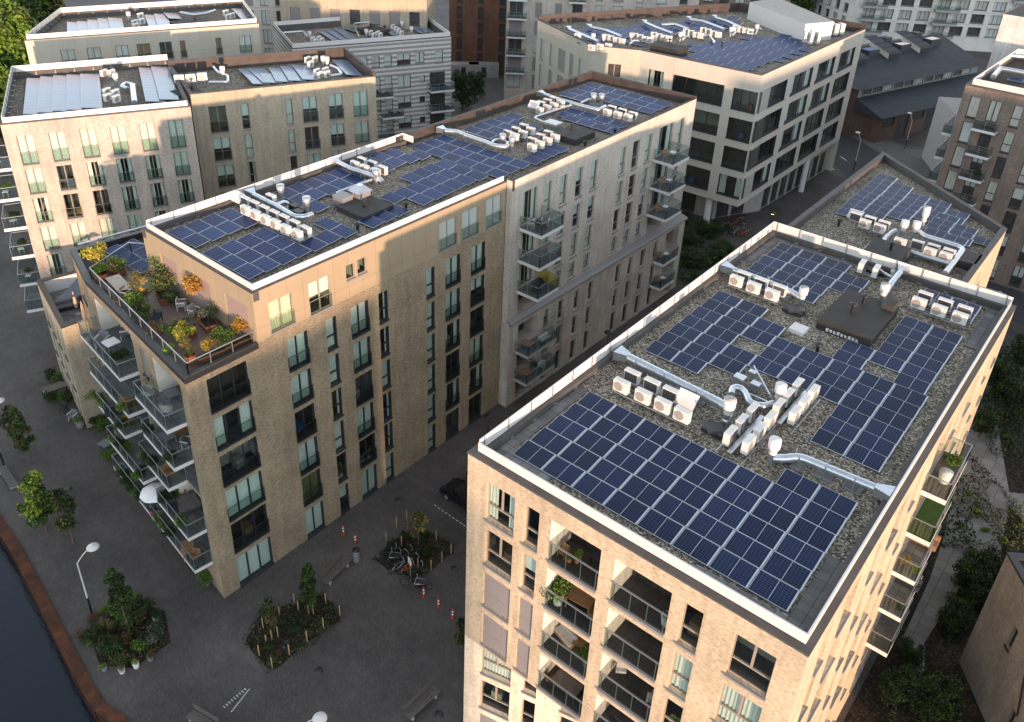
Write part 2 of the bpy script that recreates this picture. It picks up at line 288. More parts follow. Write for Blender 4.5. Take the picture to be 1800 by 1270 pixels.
# ------------------------------------------------------------------ facades
CACHE = {}
def pleats(mb, x0, x1, y, z0, z1, mat, amp=.03):
    n = max(3, int((x1-x0)/.09)); P = [(x0+(x1-x0)*i/n, y+(amp if i % 2 else -amp)) for i in range(n+1)]
    for a, b in zip(P, P[1:]): mb.face(((a[0], a[1], z0), (b[0], b[1], z0), (b[0], b[1], z1), (a[0], a[1], z1)), mat)
def window_meshes(w, h, style, fill, fm, rv, hi, sill):
    key = (round(w, 2), round(h, 2), style, fill, fm, rv, hi, sill)
    if key in CACHE: return CACHE[key]
    f = MB(); t = .06 if hi else .07; y0, y1 = rv-.03, rv+.05
    nv = {'n': 1, 'd': 2, 'h': 2, 'b': 3, 'q': 4, 'o': 4, 'p': 1}[style[0]]
    def fr(x0, z0, x1, z1, yy=y0): f.box(x0, yy, z0, x1, y1, z1, fm)
    fr(0, 0, t, h); fr(w-t, 0, w, h); fr(t, 0, w-t, t); fr(t, h-t, w-t, h)
    tz = h*.38 if style[0] in 'nh' else None
    ms = .045 if style[0] in 'o' else .05
    for k in range(1, nv):
        x = w*k/nv; fr(x-ms, (tz or t)+(.04 if tz else 0), x+ms, h-t)
    if tz: fr(t, tz-.04, w-t, tz+.04, y0-.02)
    if sill: f.box(-.03, -.09, -.12, w+.03, rv+.02, -.001, 'sill_grey' if fm != 'frame_dark' else 'frame_dark')
    if 'g' in style:                                   # glass guard in front of the lower half
        gh = h*.42; f.face(((.0, -.05, .02), (w, -.05, .02), (w, -.05, gh), (0, -.05, gh)), 'guard_glass'); f.box(-.04, -.07, gh, w+.04, -.035, gh+.03, fm); f.box(-.04, -.06, 0, -.005, .0, gh, fm); f.box(w+.005, -.06, 0, w+.04, .0, gh, fm)
    F = f.build('window'); y = rv+.012; p = MB(); c = None
    if fill == 'shut':
        p.box(.02, rv-.10, 0, w-.02, rv-.07, h, 'shutter_grey'); p.box(.02, rv-.115, h*.36, w-.02, rv-.10, h*.36+.035, 'sill_grey')
    elif not hi or fill == 'teal':
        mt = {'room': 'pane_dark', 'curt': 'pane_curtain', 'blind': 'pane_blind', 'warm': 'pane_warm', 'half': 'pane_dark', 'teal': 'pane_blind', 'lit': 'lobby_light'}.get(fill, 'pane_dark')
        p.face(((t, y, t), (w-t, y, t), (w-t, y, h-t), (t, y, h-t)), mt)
        if fill == 'half': p.face(((t, y-.005, h*.45), (w-t, y-.005, h*.45), (w-t, y-.005, h-t), (t, y-.005, h-t)), 'pane_blind')
    else:
        p.face(((t, y, t), (w-t, y, t), (w-t, y, h-t), (t, y, h-t)), 'glass')
        c = MB(); yc = rv+.09
        if fill == 'curt': pleats(c, .03, w-.03, yc, .03, h, 'curtain')
        elif fill == 'cream': pleats(c, .03, w-.03, yc, .03, h, 'curtain_cream')
        elif fill == 'green': pleats(c, .03, w-.03, yc, .03, h, 'curtain_green')
        elif fill == 'side': pleats(c, .03, w*.3, yc, .03, h, 'curtain'); pleats(c, w*.72, w-.03, yc, .03, h, 'curtain')
        elif fill == 'blind': c.box(.03, yc, .03, w-.03, yc+.01, h, 'blind')
        elif fill == 'half': c.box(.03, yc, h*.5, w-.03, yc+.01, h, 'blind')
        elif fill == 'plant':
            for k in range(26):
                a = random.uniform(.1, w-.1); z = .1+random.random()**2*h*.5; r = .09
                c.face(((a-r, yc+random.uniform(0, .2), z), (a, yc, z-r), (a+r, yc+.05, z+.02), (a, yc+.1, z+r)), 'leaf_bright')
            c.box(w*.2, yc, .05, w*.8, yc+.2, .16, 'pot_white')
        else: c = None
    CACHE[key] = (F, p.build('glass_pane' if fill != 'shut' else 'roller_shutter'), c.build('curtain') if c else None, fill == 'shut'); return CACHE[key]
class Building:
    def __init__(s, name, label, cat='building', wall='wall', loc=(0, 0, 0), group=None):
        s.o = empty(name, (0, 0, 0), 0, label, cat, group); s.W = MB(); s.I = MB(); s.nw = 0; s.wn = wall
    def facade(s, P0, P1, z0, z1, mat, holes=(), rv=.18, fm='frame_dark', hi=False, revmat=None, sill=True, depth=1.7):
        L = hypot(P1[0]-P0[0], P1[1]-P0[1]); u = ((P1[0]-P0[0])/L, (P1[1]-P0[1])/L); n = (-u[1], u[0]); ang = atan2(u[1], u[0])
        def T(x, y, z): return (P0[0]+u[0]*x+n[0]*y, P0[1]+u[1]*x+n[1]*y, z)
        H = [h for h in holes if h[0] >= -.01 and h[1] <= L+.01 and h[3] > h[2]]
        S = sorted({0, L, *[round(a, 4) for h in H for a in h[:2]]}); Zs = sorted({z0, z1, *[round(a, 4) for h in H for a in h[2:4]]})
        for i in range(len(S)-1):
            if S[i+1]-S[i] < 1e-4: continue
            k = 0
            while k < len(Zs)-1:
                sc = (S[i]+S[i+1])/2; zc = (Zs[k]+Zs[k+1])/2
                if any(h[0] < sc < h[1] and h[2] < zc < h[3] for h in H): k += 1; continue
                j = k+1
                while j < len(Zs)-1 and not any(h[0] < sc < h[1] and h[2] < (Zs[j]+Zs[j+1])/2 < h[3] for h in H): j += 1
                a, b, c, d = S[i], S[i+1], Zs[k], Zs[j]
                s.W.face((T(a, 0, c), T(b, 0, c), T(b, 0, d), T(a, 0, d)), mat, [(a, c), (b, c), (b, d), (a, d)]); k = j
        for h in H:
            a, b, c, d = h[:4]; style = h[4] if len(h) > 4 else 'dg'; fill = h[5] if len(h) > 5 else 'room'; e = h[6] if len(h) > 6 else {}
            D = e.get('depth', rv+.05); rm = e.get('rev', revmat or mat)
            for quad, uv in ((((a, 0, c), (a, D, c), (a, D, d), (a, 0, d)), 0), (((b, D, c), (b, 0, c), (b, 0, d), (b, D, d)), 0), (((a, 0, d), (a, D, d), (b, D, d), (b, 0, d)), 1), (((a, D, c), (a, 0, c), (b, 0, c), (b, D, c)), 2)):
                s.W.face([T(*p) for p in quad], e.get('floor', rm) if uv == 2 else rm, [(p[0]+p[1], p[2]) for p in quad])
            if style == 'loggia':
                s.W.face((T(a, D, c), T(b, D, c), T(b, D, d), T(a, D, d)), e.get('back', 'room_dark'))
                bw = e.get('bw', .25)                   # glazed back wall with its own frames
                g = MB(); hh = d-c; ww = b-a-2*bw
                for k in range(5): x = ww*k/4; g.box(x-.04 if k else 0, -.06, 0, x+.04 if k < 4 else ww, 0, hh-.25, 'frame_dark')
                g.box(.04, -.06, hh-.33, ww-.04, -.002, hh-.25, 'frame_dark'); g.box(.04, -.06, .001, ww-.04, -.002, .07, 'frame_dark'); g.face(((0, -.03, 0), (ww, -.03, 0), (ww, -.03, hh-.3), (0, -.03, hh-.3)), 'pane_dark')
                ob('balcony_door', g, s.o, T(a+bw, D-.002, c), ang)
                if e.get('guard', True):
                    g = MB(); ww = b-a; gh = e.get('gh', 1.12)
                    g.box(-.02, -.06, gh-.04, ww+.02, .02, gh, 'grey_metal'); g.box(.0, -.12, -.16, ww, .05, -.002, 'sill_grey'); g.face(((0, -.02, .02), (ww, -.02, .02), (ww, -.02, gh), (0, -.02, gh)), 'guard_glass')
                    for k in range(4): x = .12+(ww-.24)*k/3; g.box(x-.02, .0, 0, x+.02, .03, gh-.04, 'grey_metal')
                    ob('balustrade', g, s.o, T(a, 0, c), ang)
                continue
            if style == 'open': continue
            if style == 'flat':
                g = MB(); g.box(.0, .0, 0, b-a, .03, d-c, fill); ob('shutter_panel', g, s.o, T(a, D-.06, c), ang); s.W.face((T(a, D, c), T(b, D, c), T(b, D, d), T(a, D, d)), mat); continue
            F, P, C, shut = window_meshes(b-a, d-c, style, fill, h[7] if len(h) > 7 else fm, rv, hi, sill)
            wo = ob('window', F, s.o, T(a, 0, c), ang); s.nw += 1
            ob('roller_shutter' if shut else 'glass_pane', P, wo)
            if C: ob('curtain', C, wo)
            if hi and not shut and fill != 'teal':
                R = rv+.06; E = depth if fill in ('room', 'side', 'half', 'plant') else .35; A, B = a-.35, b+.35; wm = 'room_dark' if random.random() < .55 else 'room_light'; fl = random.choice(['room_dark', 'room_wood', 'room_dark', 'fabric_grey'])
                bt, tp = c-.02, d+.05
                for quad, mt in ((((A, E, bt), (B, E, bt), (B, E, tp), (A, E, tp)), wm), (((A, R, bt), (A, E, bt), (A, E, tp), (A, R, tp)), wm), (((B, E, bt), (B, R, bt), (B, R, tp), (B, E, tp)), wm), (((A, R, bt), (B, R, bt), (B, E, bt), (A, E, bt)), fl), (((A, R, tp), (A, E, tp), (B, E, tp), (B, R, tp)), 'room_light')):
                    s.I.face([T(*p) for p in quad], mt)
                if fill in ('room', 'side') and random.random() < .7:   # a piece of furniture behind the glass
                    x = a+(b-a)*random.uniform(.1, .6); s.I.box(x, rv+.5, bt, x+.6, rv+1.1, bt+.7, random.choice(['wood', 'fabric_grey', 'fabric_light', 'room_light', 'fabric_dark', 'blue']), T=T)
            elif not hi: pass
        return T, ang
    def roof(s, poly, z, mat='gravel', name='roof'):
        m = MB(); m.face([(p[0], p[1], z) for p in poly], mat); return ob(name, m, s.o)
    def done(s):
        if s.W.f: ob(s.wn, s.W, s.o)
        if s.I.f: ob('room_interior', s.I, s.o)
        return s.o
def rows(cols, levels, fills, style=None, ov=None, extra=None):
    out = []
    for i, (zb, zt) in enumerate(levels):
        for j, c in enumerate(cols):
            f = (ov or {}).get((i, j)) or random.choice(fills)
            if f == 'none': continue
            out.append((c[0], c[1], zb, zt, c[2] if len(c) > 2 else style, f, extra or {}))
    return out
def inset(poly, d):
    n = len(poly); out = []
    for i in range(n):
        p0, p1, p2 = (Vector(poly[(i+k-1) % n][:2]) for k in range(3))
        a = (p1-p0).normalized(); b = (p2-p1).normalized(); na = Vector((-a.y, a.x)); nb = Vector((-b.y, b.x)); k = (na+nb); k = k/(k.length_squared/2) if k.length_squared > 1e-6 else na
        out.append(tuple(p1+k*d))
    return out
def ringprism(mb, poly, d0, d1, z0, z1, mat, top=None):
    if d0 == 0: ringprism(mb, poly, .03, d1-.001, z0, z1-.1, mat, top); d0 = -.03; z0 = z1-.099
    A = inset(poly, d0) if d0 else list(poly); B = inset(poly, d1); n = len(poly)
    for i in range(n):
        j = (i+1) % n; a, b, c, d = A[i], A[j], B[j], B[i]
        l = hypot(b[0]-a[0], b[1]-a[1])
        mb.face(((*a, z0), (*b, z0), (*b, z1), (*a, z1)), mat, [(0, z0), (l, z0), (l, z1), (0, z1)]); mb.face(((*c, z0), (*d, z0), (*d, z1), (*c, z1)), mat, [(l, z0), (0, z0), (0, z1), (l, z1)]); mb.face(((*a, z1), (*b, z1), (*c, z1), (*d, z1)), top or mat); mb.face(((*d, z0), (*c, z0), (*b, z0), (*a, z0)), mat)
def parapet(b, poly, z, gz, mat='upstand', top=None, cap=None, w=.42, name='parapet'):
    m = MB(); ringprism(m, poly, 0, w, gz-.2, z, mat, top or mat); return ob(name, m, b.o)
def screen(b, pts, z0, z1, t=.06, brackets=True, closed=False, mat='white_metal', side=1, low=.35):
    m = MB(); pts = list(pts); segs = list(zip(pts, pts[1:]+([pts[0]] if closed else [])))
    if not closed: segs = segs[:len(pts)-1]
    for p, q_ in segs:
        L = hypot(q_[0]-p[0], q_[1]-p[1]); u = ((q_[0]-p[0])/L, (q_[1]-p[1])/L); n = (-u[1], u[0])
        T = lambda x, y, z: (p[0]+u[0]*x+n[0]*y*side, p[1]+u[1]*x+n[1]*y*side, z)
        k = max(1, round(L/2.5))
        for i in range(k): m.box(L*i/k+(.006 if i else 0), 0, z0, L*(i+1)/k-(.006 if i < k-1 else 0), t, z1, mat, T=T)
        m.box(.01, .012, z0, L-.01, t-.012, z1-.012, 'sill_grey', T=T)
        if brackets:
            k = int(L/1.75)
            for i in range(k+1): x = .3+(L-.6)*i/max(1, k); m.box(x-.03, t, z0-low, x+.03, t+.05, z1, 'grey_metal', T=T); m.box(x-.12, t, z0-low, x+.12, t+.3, z0-low+.06, 'grey_metal', T=T)
    return ob('parapet_screen', m, b.o)
def balcony(b, P0, u, L, D, z, ang=None, slab='white_paint', floor='balcony_tiles', sides=(1, 1, 1), gh=1.05, slabh=.3, name='balcony', reed=False):
    """slab whose inner edge starts at P0 and runs along unit vector u, projecting D to the right of u"""
    m = MB(); m.box(0, -D, -slabh, L, 0, 0, slab, top=floor); o = ob(name, m, b.o, (P0[0], P0[1], z), atan2(u[1], u[0]))
    g = MB(); e = .05
    def pan(a, c, mt='guard_glass'):
        g.face((( *a, .06), (*c, .06), (*c, gh), (*a, gh)), mt); g.bar((*a, gh), (*c, gh), .05, .04, 'grey_metal'); l = hypot(a[0]-c[0], a[1]-c[1]); n = max(1, round(l/1.3))
        for k in range(n+1): x = a[0]+(c[0]-a[0])*k/n; y = a[1]+(c[1]-a[1])*k/n; g.box(x-.02, y-.02, 0, x+.02, y+.02, gh, 'grey_metal')
    if sides[0]: pan((e, 0), (e, -D+e))
    if sides[1]: pan((e, -D+e), (L-e, -D+e))
    if sides[2]: pan((L-e, -D+e), (L-e, 0))
    if reed: g.box(L-e-.02, -D+e, .05, L-e+.01, 0, gh+.05, 'reed')
    ob('railing', g, o); return o
# ------------------------------------------------------------------ ground, water, quay
def sheet(name, poly, z, mat, kind='structure'):
    m = MB(); m.face([(p[0], p[1], z) for p in poly], mat); return tag(ob(name, m), kind=kind)
_p = [tuple(at(*p, 0)[:2]) for p in ((-40, 832), (0, 905), (38, 962), (76, 1034), (115, 1110), (160, 1195), (185, 1236), (226, 1266))]; _u = Vector(_p[0])-Vector(_p[1])
QI = [tuple(Vector(_p[0])+_u*90), tuple(Vector(_p[0])+_u*6)]+_p+[(-31, 10.2), (30, -5), (400, -90)]
sheet('ground', QI+[(900, -90), (900, 1500), (-1100, 1500), (-1100, QI[0][1])], 0, 'pavers')
sheet('water', [(-1100, -400), (900, -400), (900, 400), (-1100, 400)], -1.3, 'water')
sheet('far_bank', [(-400, -28), (60, -32), (400, -130), (900, -200), (900, -420), (-1100, -420), (-1100, 0)], .3, 'pavers')
qb = MB(); QO = [(x-.1, y-.72) for x, y in QI]
for k in range(1, len(QI)-2):
    a, b, c, d = QI[k], QI[k+1], QO[k+1], QO[k]
    qb.face(((*d, .12), (*c, .12), (*b, .12), (*a, .12)), 'corten'); qb.face(((*a, -.1), (*a, .12), (*b, .12), (*b, -.1)), 'corten')
    n = 8
    for i in range(n):                                # corrugated sheet piling below the cap
        p0 = Vector(d).lerp(Vector(c), i/n); p1 = Vector(d).lerp(Vector(c), (i+.5)/n); p2 = Vector(d).lerp(Vector(c), (i+1)/n); o = Vector((0, .22))
        qb.face(((*p0, -1.6), (*p1, -1.6), (*p1, .12), (*p0, .12)), 'corten'); qb.face(((*(p1+o), -1.6), (*(p2+o), -1.6), (*(p2+o), .0), (*(p1+o), .0)), 'corten')
tag(ob('quay_wall', qb), 'rusty corten steel quay wall along the dark canal', 'quay wall')
# courtyard behind the near building and street at the back
sheet('courtyard_soil', [(-3.4, 25), (30, 25), (30, 100), (-3.0, 100)], .004, 'soil')
sheet('courtyard_path', [(-2.45, 48.0), (-2.55, 54.5), (-2.9, 59.0), (-5.2, 76.1), (-3.2, 78), (0, 68), (1.2, 58.3), (-.1, 57.1), (-.7, 54.5), (-1.2, 48.5), (-.3, 45.5), (.7, 45.3), (.4, 43.5), (-.8, 43.9), (-1.5, 46.0)], .03, 'court_slabs')
sheet('courtyard_path', [(-1.2, 68), (5, 72), (9, 63), (5.5, 61), (1.2, 66)], .035, 'court_slabs')
sheet('street', [(-47, 140), (-33, 127), (-8, 150), (-14, 166), (-32.5, 149), (-40, 152)], .008, 'sidewalk')
sheet('road', [(-70, 152), (-46.5, 137), (-38, 131), (-16, 106), (30, 75), (36, 84), (-8, 116), (-30, 139), (-41, 147), (-66, 163)], .012, 'asphalt')
rm = MB()
for k in range(16):
    for off in (0, 5.4):
        x = -62+k*4.4; a = Vector((x, 149.6-(x+62)*.83+off)); d = Vector((.77, -.64)); p = Vector((-d.y, d.x))*.1; e = a+d*1.9
        rm.face([(*(a-p), .02), (*(e-p), .02), (*(e+p), .02), (*(a+p), .02)], 'mark_white')
tag(ob('road_marking', rm), kind='structure')
sheet('back_court', [(-118, 98), (-84, 98), (-66, 118), (-76, 138), (-118, 136)], .006, 'sidewalk')
# ------------------------------------------------------------------ building D: near building, right
D = Building('apartment_building', 'sand brick apartment building with the nearest solar roof and white parapet screen, at right')
DP = [(-20.1, 23), (-3.7, 23), (-3.7, 56), (-20.1, 56)]
lev = [(18.87, 21.22), (15.90, 18.25), (12.95, 15.3), (10.02, 12.33)]
H = []
ovA = {0: ['side', 'room', 'shut', 'shut'], 1: ['room', 'half', 'shut', 'shut'], 4: ['room', 'curt', 'plant', 'curt'], 5: ['room', 'curt', 'curt', 'room']}
for i, (zb, zt) in enumerate(lev):
    H.append((1.17, 2.87, zb, zt, 'h', ovA[0][i])); H.append((3.43, 4.27, zb, zt, 'n', ovA[1][i]))
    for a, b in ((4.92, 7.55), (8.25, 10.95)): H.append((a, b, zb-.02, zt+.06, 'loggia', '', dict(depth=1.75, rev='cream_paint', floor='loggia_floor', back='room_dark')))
    H.append((11.5, 12.37, zb, zt, 'n', ovA[4][i])); H.append((13.7, 15.4, zb, zt, 'h', ovA[5][i]))
D.facade((-20.1, 23), (-3.7, 23), 9.62, 22.3, 'brick_sand', H, fm='frame_tan', hi=True, rv=.2)
a14 = radians(14); BE = (-20.1+16.45*cos(a14), 23+16.45*sin(a14))
H = []
for zb, zt, f in ((7.2, 9.55, 'curt'), (4.25, 6.55, 'room'), (1.3, 3.6, 'shut')):
    H += [(1.02, 2.8, zb, zt, 'h', f), (3.5, 4.3, zb, zt, 'n', 'room' if f != 'shut' else 'curt'), (5.7, 8.2, zb-.2, zt, 'd', 'room'), (9.2, 11.6, zb-.2, zt, 'd', 'side'), (12.5, 13.4, zb, zt, 'n', 'curt')]
D.facade((-20.1, 23), BE, 0, 9.62, 'stone_pale', H, fm='frame_tan', hi=True, rv=.2)
D.W.face(((-20.1, 23, 9.62), (*BE, 9.62), (-3.7, 23, 9.62)), 'cream_paint')
DR = [(2.2, 3.1, 'n'), (4.6, 6.2, 'h'), (8.2, 9.1, 'n'), (10.9, 12.5, 'h'), (14.2, 15.1, 'n'), (17.6, 20.0, 'd'), (21.6, 22.5, 'n'), (24.2, 25.8, 'h'), (28.4, 29.3, 'n'), (30.6, 32.0, 'h')]
lv7 = lev+[(7.05, 9.4), (4.1, 6.4), (1.1, 3.4)]
H = rows(DR, lv7, ['curt', 'room', 'blind'])
D.facade((-3.7, 23), (-3.7, 56), 0, 22.3, 'brick_sand', H, fm='frame_tan', rv=.22)
D.facade((-3.7, 56), (-20.1, 56), 0, 22.3, 'brick_sand', [])
H = rows([(3+i*3.2, 4+i*3.2, 'n') for i in range(3)], lev[:2], ['curt', 'room'])
D.facade((-20.1, 56), (-20.1, 23), 0, 22.3, 'brick_sand', H, fm='frame_tan')
D.roof(inset(DP, .5), 21.88)
parapet(D, DP, 22.3, 21.88, 'upstand', w=.3)
m = MB(); ringprism(m, DP, .3, .62, 21.6, 22.28, 'upstand'); ob('roof_upstand', m, D.o)
screen(D, [(-20.1+.32, 23.34), (-3.96, 23.34)], 22.31, 22.80, .07, False)
screen(D, [(-3.96, 23.41), (-3.96, 55.6)], 22.31, 22.80, .07, False)
screen(D, [(-3.96, 55.64), (-19.72, 55.64)], 22.31, 22.95, .05)
screen(D, [(-19.78, 55.64), (-19.78, 23.41)], 22.31, 22.95, .05)
for x0, y0, x1, y1 in ((-19.45, 23.7, -16.4, 25.3), (-8.9, 23.7, -4.3, 24.4), (-5.0, 24.4, -4.3, 28.5), (-19.45, 50.6, -18.9, 55.3), (-18.9, 54.9, -13.6, 55.3), (-7, 55.0, -4.3, 55.3), (-5.1, 49.5, -4.3, 55.0), (-19.45, 25.3, -18.9, 31)):
    tm = MB(); tm.box(x0, y0, 21.882, x1, y1, 21.93, 'tiles_grey'); ob('roof_slabs', tm, D.o)
for z, fl in ((18.36, 'wood_grey'), (15.4, 'turf'), (12.45, 'tiles_grey'), (9.5, 'tiles_grey'), (6.5, 'wood_grey')):
    balcony(D, (-3.69, 39.85), (0, 1), 4.1, 1.25, z, floor=fl)
D.done()
# ------------------------------------------------------------------ building D2 behind it, triangular end
E2 = Building('apartment_building', 'sand brick building with a pointed gravel roof behind the nearest roof')
P2 = [(-7.2, 56.02), (-7.2, 71.6), (-20.2, 82.0), (-20.2, 56.02)]
E2.facade(P2[0], P2[1], 0, 21, 'brick_sand', rows([(1.5, 2.4, 'n'), (4, 5.6, 'h'), (8, 8.9, 'n')], [(17.6, 19.9), (14.6, 17), (11.6, 14), (8.6, 11)], ['room', 'curt']), fm='frame_tan')
E2.facade(P2[1], P2[2], 0, 21, 'brick_sand', rows([(2+2.6*i, 3+2.6*i, 'n') for i in range(5)], [(17.6, 19.9), (14.6, 17)], ['room', 'curt']), fm='frame_tan')
E2.facade(P2[2], P2[3], 0, 21, 'brick_sand', rows([(3+3.6*i, 4+3.6*i, 'n') for i in range(6)], [(17.6, 19.9), (14.6, 17)], ['room', 'curt']), fm='frame_tan')
E2.roof(inset(P2, .3), 20.35)
m = MB(); ringprism(m, P2, 0, .4, 20.0, 21.0, 'upstand'); ob('parapet', m, E2.o)
for z in (17.6, 14.7, 11.7, 8.7): balcony(E2, (-7.19, 61.5), (0, 1), 3.6, 2.1, z)
E2.done()
# ------------------------------------------------------------------ building B: brown brick, centre left
B = Building('apartment_building', 'brown brick apartment block with rooftop garden terrace and tan clad top floor')
lvB = [(15.3, 17.75), (12.33, 14.72), (9.33, 11.78), (6.28, 8.85), (3.35, 5.88), (.12, 2.75)]
C8 = [(1.3, 4.1, 'bg'), (7.2, 8.85, 'dg'), (10.42, 11.3, 'n'), (12.62, 14.22, 'dg'), (15.2, 16.07, 'n'), (20.05, 20.93, 'n'), (22.2, 23.82, 'dg'), (25.15, 26.8, 'dg')]
fl = {0: ['room', 'side', 'room', 'blind', 'room', 'blind'], 1: ['curt', 'curt', 'room', 'blind', 'green', 'blind'], 2: ['curt', 'curt', 'side', 'curt', 'plant', 'half'], 3: ['curt', 'blind', 'room', 'curt', 'plant', 'blind'], 4: ['side', 'side', 'curt', 'side', 'side', 'curt'], 5: ['blind', 'curt', 'blind', 'curt', 'blind', 'curt'], 6: ['curt', 'blind', 'side', 'room', 'side', 'room'], 7: ['curt', 'half', 'room', 'curt', 'side', 'room']}
fl[1][0] = 'curt'; H = []
for i, (zb, zt) in enumerate(lvB):
    for j, c in enumerate(C8): H.append((c[0], c[1], zb, zt, c[2].replace('g', '') if i == 5 else c[2], fl[j][i]))
B.facade((-39.46, 20.0), (-39.46, 49.25), 0, 18.6, 'brick_brown', H, hi=True, rv=.2, revmat='frame_dark')
Ht = [(6.15, 8.0, 18.78, 21.0, 'dg', 'cream'), (9.25, 11.05, 18.7, 21.05, 'dg', 'half'), (12.42, 13.2, 19.98, 21.1, 'p', 'room'), (13.42, 14.25, 19.98, 21.15, 'p', 'room'), (21.47, 23.35, 18.78, 21.1, 'dg', 'teal'), (23.97, 25.9, 18.8, 21.15, 'dg', 'teal'), (26.82, 28.7, 18.8, 21.3, 'dg', 'teal')]
Ht = [(a-5.1, b-5.1, c, d, s_, f) for a, b, c, d, s_, f in Ht]
B.facade((-39.46, 25.1), (-39.46, 49.25), 18.6, 22.1, 'cladding_tan', Ht, fm='frame_tan', hi=True, rv=.12)
B.facade((-52.2, 25.35), (-39.46, 25.1), 18.2, 22.1, 'cladding_tan', [(2.0, 4.0, 18.3, 20.9, 'flat', 'shutter_rose', dict(depth=.12)), (5.2, 7.9, 18.3, 20.9, 'flat', 'shutter_rose', dict(depth=.12)), (9.6, 12.0, 18.3, 20.9, 'flat', 'shutter_rose', dict(depth=.12))], fm='frame_tan')
B.facade((-52.5, 50.3), (-52.2, 25.35), 18.2, 22.1, 'cladding_tan')
FP = ((-54.6, 21.9), (-39.46, 20.0)); H = []
logg = lambda a, b, zf: (a, b, zf, zf+2.72, 'loggia', '', dict(depth=1.6, rev='cream_paint', floor='balcony_tiles', guard=False))
for zf in (14.85, 11.85, 8.85, 5.85, 2.85):
    H += [logg(1.06, 7.25, zf), logg(10.45, 14.3, zf), (8.25, 9.1, zf+.3, zf+2.6, 'n', 'shut')]
B.facade(*FP, 0, 18.2, 'brick_brown', H, hi=True)
B.facade((-59.6, 23.36), (-54.6, 21.9), 0, 18.2, 'brick_brown', rows([(1.2, 2.9, 'd')], lvB[:5], ['room', 'curt']))
B.facade((-58.3, 32), (-59.6, 23.36), 0, 18.2, 'brick_brown', rows([(2.5, 4.1, 'd'), (5.5, 6.4, 'n')], lvB, ['room', 'curt']))
B.facade((-52.3, 32), (-58.3, 32), 0, 18.2, 'brick_brown'); B.facade((-52.4, 50.3), (-52.3, 32), 0, 18.2, 'brick_brown')
low = [(-59.6, 23.36), (-54.6, 21.9), (-39.46, 20.0), (-39.46, 25.1), (-52.2, 25.35), (-52.3, 32), (-58.3, 32)]
m = MB(); m.face([(p[0], p[1], 18.15) for p in [(-54.6, 21.9), (-39.46, 20), (-39.46, 25.1), (-52.2, 25.35), (-53.6, 27.8), (-56, 25.5)]], 'deck'); ob('terrace_deck', m, B.o)
m = MB(); m.face([(p[0], p[1], 18.12) for p in low], 'bitumen'); ob('lower_roof', m, B.o)
m = MB(); u = Vector((15.14, -1.9)).normalized(); n = Vector((-u.y, u.x))
def strip(m, pts, w, z0, z1, mat, off=0):
    for i_, (a, b) in enumerate(zip(pts, pts[1:])):
        a = Vector(a); b = Vector(b); d = (b-a).normalized(); p = Vector((-d.y, d.x)); T = lambda x, y, z: (*(a+d*x+p*y), z); m.box(-.03+.02*i_+off, -.01*i_+off, z0, (b-a).length, w-.007*i_, z1-.004*i_, mat, T=T)
strip(m, [(-58.3, 32), (-59.62, 23.34), (-54.6, 21.86), (-39.42, 19.96), (-39.42, 25.08)], .42, 18.2, 18.6, 'frame_dark'); ob('parapet', m, B.o)
g = MB()
def rail(g, pts, z, gh=1.05):
    for a, b in zip(pts, pts[1:]):
        g.face(((*a, z), (*b, z), (*b, z+gh), (*a, z+gh)), 'guard_glass'); g.bar((*a, z+gh), (*b, z+gh), .06, .05, 'steel'); l = hypot(a[0]-b[0], a[1]-b[1]); k = max(1, round(l/1.6))
        for i in range(k+1): x = a[0]+(b[0]-a[0])*i/k; y = a[1]+(b[1]-a[1])*i/k; g.box(x-.025, y-.025, z-.1, x+.025, y+.025, z+gh, 'steel')
rail(g, [(-56.2, 26.2), (-54.5, 22.3), (-39.7, 20.4), (-39.7, 25.0)], 18.6, .75); rail(g, [(-56.2, 26.2), (-53.7, 27.9)], 18.5, .8); ob('terrace_railing', g, B.o)
BR = [(-52.2, 25.35), (-39.46, 25.1), (-39.46, 49.25), (-52.4, 50.4)]
B.roof(inset(BR, .3), 21.7)
m = MB(); strip(m, [(-52.2, 50.2), (-52.22, 25.33), (-39.44, 25.08), (-39.44, 49.25)], .5, 21.5, 22.125, 'upstand', .09); ob('parapet', m, B.o)
screen(B, [(-52.0, 25.62), (-39.72, 25.36)], 22.13, 22.55, .07, False); screen(B, [(-39.72, 25.43), (-39.72, 49.2)], 22.13, 22.55, .07, False); screen(B, [(-52.2, 50.2), (-51.98, 25.65)], 22.13, 22.7, .05); screen(B, [(-50.9, 50.25), (-52.2, 50.25)], 22.13, 22.7, .05, False)
un = (u.x, u.y)
for z, x0, x1 in ((14.8, -54.3, -47.5), (11.8, -54.15, -47.45), (8.8, -54.2, -49.35), (5.8, -53.8, -47.55), (14.8, -45.15, -40.55), (11.8, -45.1, -40.6), (8.8, -46.85, -42.45), (5.8, -45.2, -40.6), (2.8, -54.2, -40.6)):
    y0 = 21.9+(x0+54.6)*(-1.9/15.14); p = Vector((x0, y0))
    balcony(B, (x0+.16, y0-.02), un, (x1-x0)/u.x, 1.27, z, slabh=.28)
B.done()
